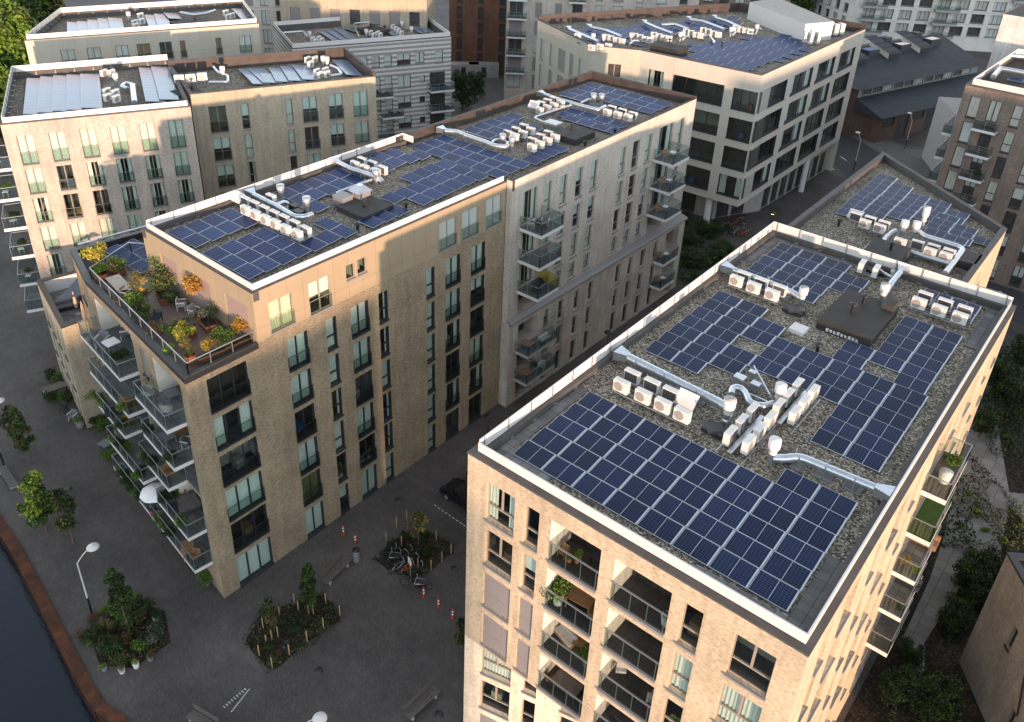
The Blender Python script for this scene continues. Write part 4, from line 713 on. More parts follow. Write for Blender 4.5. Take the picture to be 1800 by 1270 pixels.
# unseen stand-in buildings outside the frame, added to throw the long evening shadows
def occl(c0, c1, t0, t1, h, label, mat):
    P = lambda t, c: (t*.842+c*.539, -t*.539+c*.842)
    b = Building('apartment_building', label); pl = [P(t0, c0), P(t1, c0), P(t1, c1), P(t0, c1)]
    for i in range(4):
        a, d = pl[i], pl[(i+1) % 4]; L_ = hypot(a[0]-d[0], a[1]-d[1]); b.facade(a, d, .3, h, mat, rows([(2+3.4*k, 3.6+3.4*k, 'd') for k in range(int((L_-3)/3.4))][:6], [(2+3*k, 4+3*k) for k in range(4)], ['room', 'curt']))
    b.roof(pl, h, 'gravel_far'); b.done()
occl(-12.4, 9.0, 96, 110, 26.2, 'added shadow casting brick block across the canal, outside the photograph', 'brick_brown')
occl(-70, -12.45, 96, 110, 18.2, 'lower added shadow casting brick block across the canal, outside the photograph', 'brick_yellow')
occl(57, 190, 2, 16, 26, 'added shadow casting pale brick block beyond the courtyard, outside the photograph', 'brick_pale')
# ------------------------------------------------------------------ solar panels
TILT = radians(7)
def make_panel(cells, halves):
    W_, D_ = 1.665, 1.14; f = MB(); f.box(-.0, 0, -.035, W_, D_, 0, 'panel_frame')
    for x in (.25, W_-.25): f.box(x-.03, .02, -.12, x+.03, D_-.02, -.035, 'grey_metal')
    g = MB(); e = .022
    if halves:
        g.face(((e, e, .004), (W_/2-.012, e, .004), (W_/2-.012, D_-e, .004), (e, D_-e, .004)), cells, [(0, 0), (.795, 0), (.795, 1.09), (0, 1.09)]); g.face(((W_/2+.012, e, .004), (W_-e-.05, e, .004), (W_-e-.05, D_-e, .004), (W_/2+.012, D_-e, .004)), cells, [(0, 0), (.795, 0), (.795, 1.09), (0, 1.09)])
    else: g.face(((e, e, .004), (W_-e, e, .004), (W_-e, D_-e, .004), (e, D_-e, .004)), cells, [(0, 0), (1.62, 0), (1.62, 1.09), (0, 1.09)])
    o = ob('solar_panel', f); o['category'] = 'solar panel'; ob('cell_glass', g, o); return o
PN = {k: Proto(lambda k=k: make_panel(*k)) for k in (('cells_fine', True), ('cells_bars', False), ('cells_plain', False))}
NP = [0]; PG = MB()
def panel(kind, x, ytop, z, label, group, rz=0, tilt=None):
    """x = left end, ytop = far edge"""
    NP[0] += 1; t = TILT if tilt is None else tilt; D_ = 1.14*cos(t)
    if NP[0] > 300:
        T = lambda X, Y, Z: (x+X, ytop-D_+Y, z+Z+Y*.09); PG.box(0, 0, -.03, 1.66, 1.13, 0, 'panel_frame', T=T); PG.face([T(a, b, .01) for a, b in ((.03, .03), (1.63, .03), (1.63, 1.1), (.03, 1.1))], kind[0], [(0, 0), (1.6, 0), (1.6, 1.07), (0, 1.07)]); return
    o = PN[kind]((x, ytop-D_, z), 0, label, group); o.rotation_euler = (t, 0, rz)
AZ = 21.98
def bank(kind, where, rws, x0, z, px=1.70, group=None):
    for i, (y, cols, dx) in enumerate(rws):
        n = len(rws)
        rn = 'front' if i == n-1 else ('rear' if i == 0 else ORD[n-1-i])
        for k, c in enumerate(cols):
            cn = 'leftmost' if k == 0 else ('rightmost' if k == len(cols)-1 else ORD[k])
            lab = ('only panel' if len(cols) == 1 else cn+' panel')+(' of the ' + rn + ' row' if n > 1 else '')+', '+where
            panel(kind, x0+dx+px*c, y, z, lab, group or ('solar panels of the '+where))
R8 = list(range(8)); F1 = ('cells_fine', True)
bank(F1, 'large solar array at the front of the nearest roof', [(32.13, [6, 7], 0)]+[(30.85-1.287*i, R8, 0) for i in range(5)], -18.68, AZ)
bank(F1, 'middle solar array on the nearest roof', [(45.16, [0, 1], .03), (43.86, [0, 1, 2], .02), (42.56, R8, 0), (41.25, [0, 1, 3, 4, 5, 6, 7], 0), (39.97, R8, 0), (38.68, [0, 1, 2, 6, 7], 0), (37.40, [0, 1, 6, 7], 0), (36.12, [6, 7], 0)], -18.66, AZ)
bank(F1, 'array beside the dark stair box on the nearest roof', [(50.25, [6, 7], 0), (48.97, [6, 7], 0), (47.7, [6, 7], 0), (46.4, [6, 7], 0), (45.1, [5, 6, 7], 0), (43.83, [5, 7], 0)], -18.88, AZ)
z3 = lambda x, y: at(1270+x/6.35, 400+y/6.35, 22.1)
bank(F1, 'array at the far left corner of the nearest roof', [(z3(650, 165).y, [0, 1, 2], 0), (z3(555, 232).y, [0, 1, 2, 3], 0), (z3(465, 310).y, [0, 1, 2, 3], 0), (z3(370, 385).y, [0, 1, 2], 0), (z3(275, 465).y, [0, 1, 2], 0)], z3(650, 165).x, AZ)
bank(F1, 'small array at the far right corner of the nearest roof', [(54.75, [6, 7], 0), (53.46, [6, 7], 0)], -18.93, AZ)
F2 = ('cells_bars', False); F3 = ('cells_plain', False)
def pxbank(kind, where, items, ox, oy, s, z, zr=None, pitch=None):
    out = []
    for x, y, n in items: p = at(ox+x/s, oy+y/s, z); out.append((p.y, p.x, n))
    for i, (yy, xx, n) in enumerate(out):
        N = len(out); rn = 'front' if i == 0 else ('rear' if i == N-1 else ORD[i])
        for c in range(n):
            cn = 'only' if n == 1 else ('leftmost' if c == 0 else ('rightmost' if c == n-1 else ORD[c]))
            panel(kind, xx+c*(pitch or 1.72), yy, z-.12, cn+' panel'+(' of the '+rn+' row' if N > 1 else '')+', '+where, 'solar panels of the '+where)
BZ = 22.0
pxbank(F2, 'front left array on the brown block roof', [(320, 538, 2), (455, 488, 2), (583, 440, 2), (715, 398, 2)], 250, 280, 4.615, BZ)
pxbank(F2, 'front right array on the brown block roof', [(605, 705, 3), (738, 655, 3), (870, 605, 3), (990, 555, 3)], 250, 280, 4.615, BZ)
pxbank(F2, 'three step array by the right edge of the brown block roof', [(1380, 630, 1), (1490, 575, 1), (1490, 470, 2)], 250, 280, 4.615, BZ)
pxbank(F2, 'array behind the steel cowls on the brown block roof', [(1165, 228, 3), (1270, 185, 2), (1380, 150, 2), (1480, 110, 2), (1585, 72, 2)], 250, 280, 4.615, BZ)
pxbank(F2, 'array behind the left air units on the brown block roof', [(455, 372, 2), (540, 330, 2), (640, 305, 2), (830, 320, 1)], 540, 190, 4.286, BZ)
pxbank(F2, 'array beside the galvanised hood box on the brown block roof', [(465, 805, 1), (560, 765, 1), (655, 725, 1)], 540, 190, 4.286, BZ)
pxbank(F2, 'long array before the roof step on the brown block', [(625, 632, 1), (720, 597, 2), (810, 560, 2), (770, 485, 3), (850, 450, 3), (930, 418, 3), (1020, 388, 3)], 540, 190, 4.286, BZ)
pxbank(F3, 'front array on the rust edged pale roof', [(70, 455, 6), (135, 428, 6), (205, 405, 6)], 720, 120, 3.4615, 21.85, pitch=1.70)
pxbank(F3, 'stepped array at the right edge of the rust edged pale roof', [(725, 528, 1), (775, 505, 1), (828, 482, 1), (880, 460, 1)], 720, 120, 3.4615, 21.85)
pxbank(F3, 'left array on the rust edged pale roof', [(368, 352, 3), (432, 328, 3), (495, 308, 3), (560, 288, 3), (622, 270, 1)], 720, 120, 3.4615, 21.85)
pxbank(F3, 'centre array beside the dark hatch on the rust edged pale roof', [(1008, 305, 3), (965, 284, 4), (930, 262, 4), (985, 243, 4)][1:], 720, 120, 3.4615, 21.85)
pxbank(F3, 'rear array on the rust edged pale roof', [(950, 143, 2), (1003, 124, 6), (1055, 106, 6), (1100, 88, 6)], 720, 120, 3.4615, 21.85)
zz = 20.65
pxbank(F1, 'array on the pointed roof', [(148, 436, 1), (190, 394, 2), (232, 353, 3), (277, 315, 4), (322, 278, 5), (370, 240, 5), (410, 203, 4), (450, 165, 2), (492, 128, 1)], 1450, 280, 5.1429, zz)
pxbank(F1, 'right array on the pointed roof', [(1060, 715, 1), (1098, 672, 1), (930, 612, 2), (945, 568, 3), (985, 525, 2), (1030, 482, 1)], 1450, 280, 5.1429, zz)
# long glazed-looking rows on the far roofs, beyond the three hundred panels counted above
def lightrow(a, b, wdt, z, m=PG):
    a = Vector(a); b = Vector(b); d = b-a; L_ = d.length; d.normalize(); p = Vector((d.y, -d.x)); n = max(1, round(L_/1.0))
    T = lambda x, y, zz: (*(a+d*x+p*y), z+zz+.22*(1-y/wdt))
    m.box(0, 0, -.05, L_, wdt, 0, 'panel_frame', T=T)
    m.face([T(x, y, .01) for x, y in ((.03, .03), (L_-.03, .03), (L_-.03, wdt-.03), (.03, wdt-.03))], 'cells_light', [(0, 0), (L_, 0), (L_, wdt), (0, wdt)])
def pxrows(items, ox, oy, z, wd=1.6):
    for x0, y0, x1, y1 in items: lightrow(at(*q(x0, y0, ox, oy), z)[:2], at(*q(x1, y1, ox, oy), z)[:2], wd, z)
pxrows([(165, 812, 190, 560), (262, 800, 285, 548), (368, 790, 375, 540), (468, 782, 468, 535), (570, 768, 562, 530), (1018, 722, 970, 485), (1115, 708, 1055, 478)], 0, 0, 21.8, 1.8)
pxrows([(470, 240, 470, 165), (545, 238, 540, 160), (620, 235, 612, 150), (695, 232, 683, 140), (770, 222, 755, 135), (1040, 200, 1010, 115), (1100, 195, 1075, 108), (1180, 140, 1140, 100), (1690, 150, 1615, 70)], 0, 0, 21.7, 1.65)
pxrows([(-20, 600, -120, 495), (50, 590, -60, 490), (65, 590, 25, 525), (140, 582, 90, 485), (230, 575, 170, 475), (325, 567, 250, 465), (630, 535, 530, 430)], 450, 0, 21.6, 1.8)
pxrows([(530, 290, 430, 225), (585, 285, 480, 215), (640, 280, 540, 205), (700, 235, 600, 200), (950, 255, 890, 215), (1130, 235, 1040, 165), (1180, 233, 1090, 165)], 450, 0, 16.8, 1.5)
def pxfield(corners, ox, oy, z, nr, nc):
    a, b, c, d = [Vector(at(*q(x, y, ox, oy), z)[:2]) for x, y in corners]
    for i in range(nr):
        for k in range(nc):
            P = lambda u_, v_: a.lerp(b, u_).lerp(d.lerp(c, u_), v_)
            p0, p1, p2, p3 = P((k+.02)/nc, (i+.05)/nr), P((k+.98)/nc, (i+.05)/nr), P((k+.98)/nc, (i+.92)/nr), P((k+.02)/nc, (i+.92)/nr)
            PG.face(((*p0, z), (*p1, z), (*p2, z+.15), (*p3, z+.15)), 'cells_plain', [(0, 0), (1.6, 0), (1.6, 1), (0, 1)]); PG.face(((*p3, z+.15), (*p2, z+.15), (*p2, z), (*p3, z)), 'panel_frame')
            e0_, e1_, e2_, e3_ = P(k/nc, i/nr+.03/nr), P((k+1)/nc, i/nr+.03/nr), P((k+1)/nc, (i+.95)/nr), P(k/nc, (i+.95)/nr)
            PG.face(((*e0_, z-.01), (*e1_, z-.01), (*e2_, z+.135), (*e3_, z+.135)), 'panel_frame')
EZ = 21.5
AV = []
def inpoly(x, y, P):
    c = False
    for i in range(len(P)):
        a, b = P[i], P[i-1]
        if (a[1] > y) != (b[1] > y) and x < (b[0]-a[0])*(y-a[1])/(b[1]-a[1])+a[0]: c = not c
    return c
def fillpanels(poly, z, ox=0, oy=0, s_=1):
    P = [tuple(at(ox+x/s_, oy+y/s_, z)[:2]) for x, y in poly]; y = floor(min(p[1] for p in P)/1.3)*1.3
    while y < max(p[1] for p in P):
        x = floor(min(p[0] for p in P)/1.72)*1.72+(int(round(y/1.3)) % 2)*.3
        while x < max(p[0] for p in P):
            if all(inpoly(x+dx, y+dy, P) for dx in (.2, 1.5) for dy in (.2, .9)) and not any(abs(a[0]-x-.8) < 1.3 and abs(a[1]-y-.55) < 1.0 for a in AV):
                T = lambda X, Y, Z: (x+X, y+Y, z+Z+Y*.12); PG.box(0, 0, -.03, 1.66, 1.13, 0, 'panel_frame', T=T); PG.face([T(a, b, .012) for a, b in ((.03, .03), (1.63, .03), (1.63, 1.1), (.03, 1.1))], 'cells_plain', [(0, 0), (1.6, 0), (1.6, 1.07), (0, 1.07)])
            x += 1.72
        y += 1.3
for P_ in ([(1570, 590), (1650, 600), (1700, 560), (1640, 530)], [(1660, 600), (1800, 640), (1800, 560), (1700, 530)], [(1690, 460), (1800, 480), (1800, 420), (1730, 425)]): fillpanels(P_, 21.9, 1350, 0, 3.969)
tl = at(*q(575, 500, 0, 320), 18.2)
for i in range(3):
    for k in range(2): panel(('cells_bars', False), -58.2+i*1.75, 26.2+k*1.3, 18.35, ['left', 'middle', 'right'][i]+' panel of the '+['front', 'rear'][k]+' pair row on the dark lower roof behind the terrace', 'solar panels on the dark lower roof')
# ------------------------------------------------------------------ outdoor units, cowls, ducts
def make_ac():
    m = MB(); W_, D_, H_ = .84, .33, .64; b = .025
    m.box(-W_/2, -D_/2, .08, W_/2, D_/2, .08+H_, 'ac_white'); m.box(-W_/2-.006, -D_/2-.006, .08+H_-.03, W_/2+.006, D_/2+.006, .08+H_+.012, 'ac_white'); m.box(-W_/2+.1, -D_/2+.03, 0, -W_/2+.16, D_/2-.03, .08, 'grey_metal'); m.box(W_/2-.16, -D_/2+.03, 0, W_/2-.1, D_/2-.03, .08, 'grey_metal')
    o = ob('outdoor_unit', m); o['category'] = 'air conditioner'
    f = MB(); c = (-.12, .08+H_*.5)
    for i, (ra, rb) in enumerate(((.0, .05), (.065, .10), (.115, .15), (.165, .20), (.215, .255))):
        n = 20
        for k in range(n):
            a0, a1 = 2*pi*k/n, 2*pi*(k+1)/n; y = -D_/2-.012
            f.face([(c[0]+r*cos(a), y, c[1]+r*sin(a)) for r, a in ((ra, a0), (rb, a0), (rb, a1), (ra, a1))], 'ac_fan')
    n = 24; f.face([(c[0]+.27*cos(2*pi*k/n), -D_/2-.004, c[1]+.27*sin(2*pi*k/n)) for k in range(n)], 'grey_metal'); ob('fan_grille', f, o)
    g = MB(); g.box(-W_/2+.06, D_/2+.001, .14, W_/2-.06, D_/2+.01, .66, 'ac_coil')
    for k in range(9): g.box(-W_/2+.06+k*.09-.008, D_/2+.011, .14, -W_/2+.06+k*.09+.008, D_/2+.018, .66, 'grey_metal')
    ob('coil_grille', g, o); s = MB(); s.box(.3, -.16, .14, .415, .12, .34, 'grey_metal'); s.face(((.2, -D_/2-.003, .5), (.36, -D_/2-.003, .5), (.36, -D_/2-.003, .58), (.2, -D_/2-.003, .58)), 'pane_blind'); ob('badge', s, o); return o
AC = Proto(make_ac)
ACP = []
def acrow(pts, z, where, face=0, h=.25, row='', sc=None, railing=True):
    N = len(pts); wf = where; where = where.replace('unit bank', 'bank').replace(' on the ', ', ').replace(' of the ', ', ').replace('the ', '')
    ACP.extend(pts)
    for i, p in enumerate(pts):
        cn = 'only' if N == 1 else ('leftmost' if i == 0 else ('rightmost' if i == N-1 else ORD[i]+' from left'))
        AC((p[0], p[1], z+h), face, cn+' outdoor unit, '+(row+' row, ' if row else '')+where, 'outdoor units of the '+where, sc)
    if railing and N > 1:
        m = MB(); a = Vector(pts[0]); b = Vector(pts[-1]); d = (b-a).normalized(); p = Vector((-d.y, d.x))
        for off in (-.14, .14): m.bar((*(a-d*.5+p*off), z+h-.03), (*(b+d*.5+p*off), z+h-.03), .05, .05, 'grey_metal')
        n = max(1, round((b-a).length/1.1))
        for k in range(n+1): c = a+(b-a)*k/n; m.bar((*(c-p*.3), z+.04), (*(c+p*.3), z+.04), .06, .06, 'grey_metal'); m.box(c.x-.04, c.y-.04, z, c.x+.04, c.y+.04, z+h, 'grey_metal')
        tag(ob('mounting_rail', m), 'metal rail under the '+(row+' row, ' if row else '')+where, 'mounting rail')
RZ = 21.9; PI = pi
xs = [-17.4, -16.1, -14.95, -13.85]
acrow([(x, 31.85) for x in xs], RZ, 'unit bank left of the big duct on the nearest roof', 0, row='front'); acrow([(x-.05, 32.95) for x in (-17.4, -16.2, -15.1)], RZ, 'unit bank left of the big duct on the nearest roof', PI, row='rear')
for (xx, ys, nm) in ((-11.35, (34.3, 33.1, 31.9), 'first column'), (-10.4, (34.3, 33.1, 31.9), 'second column'), (-10.5, (37.9, 36.7, 35.55), 'third column'), (-9.65, (37.9, 36.7, 35.55), 'fourth column')):
    for i, y in enumerate(ys): AC((xx, y+.1, RZ+.22), -PI/2 if nm in ('first column', 'third column') else PI/2, ['rear', 'middle', 'front'][i]+' unit of the '+nm+' of edge on outdoor units, nearest roof', 'edge on outdoor units on the nearest roof', (1.0, 1, 1.05))
m = MB()
for x, y0, y1 in ((-10.95, 31.2, 34.9), (-10.1, 34.9, 38.4)): m.box(x-.12, y0, RZ+.28, x+.12, y1, RZ+.34, 'galv'); m.bar((x+.75, y0-.2, RZ+.15), (x+.75, y1, RZ+.15), .05, .05, 'steel'); m.bar((x-.6, y0-.2, RZ+.15), (x-.6, y1, RZ+.15), .05, .05, 'steel')
tag(ob('mounting_rail', m), 'metal rails and trays under the edge on outdoor units, nearest roof', 'mounting rail')
acrow([(-8.35, 51.55), (-7.15, 51.5), (-5.95, 51.45)], RZ, 'unit bank right of the dark stair box on the nearest roof', 0, row='front'); acrow([(-8.3, 52.6), (-7.1, 52.55), (-5.95, 52.5)], RZ, 'unit bank right of the dark stair box on the nearest roof', PI, row='rear')
acrow([(-18.05, 46.3), (-16.85, 46.25), (-15.6, 46.2)], RZ, 'unit bank by the left parapet of the nearest roof', 0, row='front'); acrow([(-17.95, 47.1), (-16.75, 47.1), (-15.5, 47.1)], RZ, 'unit bank by the left parapet of the nearest roof', PI, row='rear', railing=False)
acrow([(-12.75, 54.0), (-11.8, 53.95)], RZ, 'edge on unit pair beside the funnel of the nearest roof', -PI/2*.95)
Z5 = lambda x, y, z: tuple(at(250+x/4.615, 280+y/4.615, z)[:2]); Z6 = lambda x, y, z: tuple(at(540+x/4.286, 190+y/4.286, z)[:2]); Z7 = lambda x, y, z: tuple(at(720+x/3.4615, 120+y/3.4615, z)[:2]); Z8 = lambda x, y, z: tuple(at(1450+x/5.1429, 280+y/5.1429, z)[:2])
zb = 21.75
acrow([Z5(x, y, 22.6) for x, y in ((840, 395), (920, 432), (1002, 472), (1082, 508), (1166, 552), (1256, 590))], zb, 'six unit bank on the brown block roof', .05, row='front')
acrow([Z5(x, y, 22.6) for x, y in ((840, 322), (910, 355), (992, 395), (1072, 433), (1152, 470), (1238, 513), (1328, 562))], zb, 'six unit bank on the brown block roof', PI, row='rear', railing=False)
acrow([Z5(1045, 300, 22.6)], zb, 'beside the steel cowl on the brown block roof', PI)
acrow([Z6(x, y, 22.6) for x, y in ((362, 415), (435, 443), (514, 470))], zb, 'small unit bank by the second duct on the brown block roof', .05, row='front'); acrow([Z6(x, y, 22.6) for x, y in ((414, 385), (490, 412), (568, 450))], zb, 'small unit bank by the second duct on the brown block roof', PI, row='rear', railing=False)
zw = 21.5
acrow([Z7(x, y, 22.3) for x, y in ((793, 250), (838, 236), (880, 222), (921, 206))], zw, 'upper left unit bank on the rust edged pale roof', -PI*.06, row='front'); acrow([Z7(x, y, 22.3) for x, y in ((800, 213), (840, 199), (880, 186))], zw, 'upper left unit bank on the rust edged pale roof', PI, row='rear', railing=False)
acrow([Z7(x, y, 22.3) for x, y in ((1205, 262), (1268, 277), (1330, 292))], zw, 'right unit bank on the rust edged pale roof', 0, row='front'); acrow([Z7(x, y, 22.3) for x, y in ((1233, 240), (1296, 258), (1360, 278))], zw, 'right unit bank on the rust edged pale roof', PI, row='rear', railing=False)
acrow([Z7(x, y, 22.3) for x, y in ((640, 408), (690, 392), (738, 372))], zw, 'middle unit bank on the rust edged pale roof', 0, row='front'); acrow([Z7(x, y, 22.3) for x, y in ((598, 392), (648, 372), (697, 352))], zw, 'middle unit bank on the rust edged pale roof', PI, row='rear', railing=False)
acrow([Z7(x, y, 22.3) for x, y in ((746, 474), (793, 455), (840, 435), (886, 415))], zw, 'front unit bank on the rust edged pale roof', 0, row='front'); acrow([Z7(x, y, 22.3) for x, y in ((748, 436), (797, 412), (845, 393))], zw, 'front unit bank on the rust edged pale roof', PI, row='rear', railing=False)
z2 = 20.4
acrow([Z8(365, 580, 21.1), Z8(495, 622, 21.1)], z2, 'left unit bank on the pointed roof', 0, row='front'); acrow([Z8(280, 515, 21.1), Z8(410, 550, 21.1), Z8(535, 590, 21.1)], z2, 'left unit bank on the pointed roof', PI, row='rear', railing=False)
acrow([Z8(682, 745, 21.2), Z8(950, 845, 21.1), Z8(1090, 885, 21.1)], z2, 'right unit bank on the pointed roof', 0, row='front', h=.3); acrow([Z8(838, 770, 21.1), Z8(980, 805, 21.1), Z8(1122, 845, 21.1)], z2, 'right unit bank on the pointed roof', PI, row='rear', railing=False)
ez = 21.35; c9 = lambda x, y: tuple(at(*q(x, y, 900, 0), 22.1)[:2])
acrow([c9(557, 328), c9(615, 322), c9(675, 318)], ez, 'front left unit trio on the office roof', .25); acrow([c9(460, 248)], ez, 'lone on the left of the office roof', .3)
for nm, ptsl in (('first long unit bank on the office roof', ((690, 262), (730, 275), (770, 285), (660, 255))), ('second long unit bank on the office roof', ((860, 245), (895, 255), (930, 268), (965, 275), (990, 262))), ('third long unit bank on the office roof', ((990, 238), (1025, 248), (1060, 258), (1095, 265))), ('fourth long unit bank on the office roof', ((1215, 215), (1250, 225), (1285, 238), (1318, 245))), ('fifth long unit bank on the office roof', ((1335, 205), (1370, 215), (1405, 228), (1440, 238))), ('sixth long unit bank on the office roof', ((1560, 190), (1595, 200), (1630, 208), (1665, 215)))):
    acrow([c9(*p) for p in ptsl], ez, nm, .6, railing=False)
b0 = lambda x, y, z, ox=0: tuple(at(*q(x, y, ox, 0), z)[:2])
acrow([b0(1250, 555, 22.3), b0(1330, 550, 22.3), b0(1410, 540, 22.3)], 21.65, 'unit trio on the far left pale brick roof', 1.1, sc=1.15)
acrow([b0(745, 640, 22.3), b0(750, 680, 22.3), b0(725, 510, 22.3)], 21.65, 'left edge on units of the far left pale brick roof', 2.0, railing=False); acrow([b0(805, 650, 22.3), b0(812, 690, 22.3), b0(780, 510, 22.3)], 21.65, 'right edge on units of the far left pale brick roof', 2.0, railing=False)
acrow([b0(360, 415, 22.1, 450), b0(380, 445, 22.1, 450)], 21.4, 'left pair on the yellow brick roof', 1.9, railing=False); acrow([b0(410, 412, 22.1, 450), b0(425, 500, 22.1, 450), b0(448, 520, 22.1, 450), b0(485, 490, 22.1, 450), b0(495, 515, 22.1, 450)], 21.4, 'right cluster on the yellow brick roof', 1.9, railing=False)
acrow([b0(x, y, 17.3, 450) for x, y in ((955, 185), (975, 200), (995, 215), (1015, 232))], 16.6, 'right unit bank on the striped building roof', 1.9, railing=False); acrow([b0(x, y, 17.3, 450) for x, y in ((800, 228), (820, 245), (850, 232), (868, 245))], 16.6, 'middle unit bank on the striped building roof', 1.9, railing=False); acrow([b0(x, y, 17.3, 450) for x, y in ((395, 275), (415, 290), (440, 268), (460, 282))], 16.6, 'left unit bank on the striped building roof', 1.9, railing=False)
acrow([b0(x, y, 22.2) for x, y in ((940, 160), (950, 185), (980, 110), (990, 150), (1575, 90), (1590, 120), (1620, 110))], 21.55, 'unit cluster on the beige clad roof', 1.9, railing=False)
for i, (x, y) in enumerate(((295, 260), (345, 258))): AC((*at(*q(x, y, 1350, 0), 22.4)[:2], 21.4), -.6, 'large twin fan outdoor unit, '+['left', 'right']+' one against the white plant room' if 0 else ['left', 'right'][i]+' tall outdoor unit against the white plant room', 'tall outdoor units at the plant room', (1.1, 1.2, 2.2))
for i, (x, y) in enumerate(((440, 190), (470, 200), (510, 195))): AC((*at(*q(x, y, 1350, 0), 22.4)[:2], 21.4), -.6, ['left', 'middle', 'right'][i]+' tall outdoor unit on the office roof corner behind the plant room', 'tall outdoor units behind the plant room', (1.1, 2.0, 2.2))
def make_cowl(top, low):
    def f():
        m = MB(); m.lathe([(.17, 0), (.17, .75)], low, n=18); o = ob('flue_cowl', m); o['category'] = 'flue cowl'; t = MB(); t.lathe([(.20, .6), (.20, .82), (.27, .9), (.29, .98), (.29, 1.42), (.27, 1.42), (.25, 1.2), (.2, 1.1)], top, n=20); ob('cowl_head', t, o); return o
    return f
WC = Proto(make_cowl('white_metal', 'galv')); SCw = Proto(make_cowl('steel', 'steel'))
for x, y, l, s_ in ((-10.9, 36.6, 'white flue cowl in the middle of the nearest roof beside the fin boxes', 1), (-12.25, 33.55, 'white flue cowl at the end of the big duct on the nearest roof', 1.08), (-9.3, 32.3, 'white flue cowl nearest the front on the nearest roof', 1.0), (-14.1, 47.3, 'white flue cowl at the end of the left duct on the nearest roof', .95), (-10.45, 51.3, 'white flue cowl behind the dark stair box', .95), (-11.0, 55.0, 'small white flue cowl by the rear screen of the nearest roof', .5)): WC((x, y, RZ-.05), 0, l, 'white flue cowls', s_)
for (x, y), l, s_ in ((Z8(695, 680, 20.6), 'left white flue cowl on the pointed roof', 1), (Z8(803, 690, 20.6), 'middle white flue cowl on the pointed roof', 1), (Z8(868, 640, 20.5), 'tall rear white flue cowl on the pointed roof', (.9, .9, 1.5))): WC((x, y, 20.35), 0, l, 'white flue cowls', s_)
for (x, y), l in ((Z5(1130, 320, 22), 'left steel flue cowl on the brown block roof'), (Z5(1340, 420, 22), 'right steel flue cowl on the brown block roof'), (Z6(522, 560, 22), 'steel flue cowl at the end of the second duct on the brown block')): SCw((x, y, 21.7), 0, l, 'steel flue cowls')
for (x, y), l in ((Z7(565, 470, 21.8), 'left steel flue cowl by the front duct of the pale roof'), (Z7(622, 485, 21.8), 'right steel flue cowl by the front duct of the pale roof'), (Z7(1117, 215, 21.8), 'left steel flue cowl at the rear of the pale roof'), (Z7(1165, 218, 21.8), 'right steel flue cowl at the rear of the pale roof')): SCw((x, y, 21.45), 0, l, 'steel flue cowls')
for x, y, ox, z, l in ((810, 570, 0, 21.7, 'white flue cowl on the far left pale brick roof'), (1555, 520, 0, 21.7, 'white flue cowl beside the unit trio on the far left roofs'), (470, 445, 450, 21.5, 'left white flue cowl on the yellow brick roof'), (497, 450, 450, 21.5, 'right white flue cowl on the yellow brick roof'), (375, 260, 450, 16.7, 'left white flue cowl on the striped building'), (770, 245, 450, 16.7, 'middle white flue cowl on the striped building'), (1018, 185, 450, 16.7, 'right rear white flue cowl on the striped building'), (1085, 225, 450, 16.7, 'rightmost white flue cowl on the striped building'), (565, 280, 900, 21.4, 'leftmost flue cowl on the office roof'), (638, 285, 900, 21.4, 'second flue cowl on the office roof'), (830, 275, 900, 21.4, 'third flue cowl on the office roof'), (1172, 270, 900, 21.4, 'fourth flue cowl on the office roof'), (1190, 265, 900, 21.4, 'fifth flue cowl on the office roof'), (1525, 235, 900, 21.4, 'sixth flue cowl on the office roof'), (1545, 232, 900, 21.4, 'seventh flue cowl on the office roof'), (900, 130, 0, 21.6, 'white flue cowl on the beige clad roof'), (1705, 215, 900, 21.4, 'eighth flue cowl on the office roof')):
    p = at(*q(x, y, ox, 0), z+.4); WC((p.x, p.y, z-.1), 0, l, 'white flue cowls', .95)
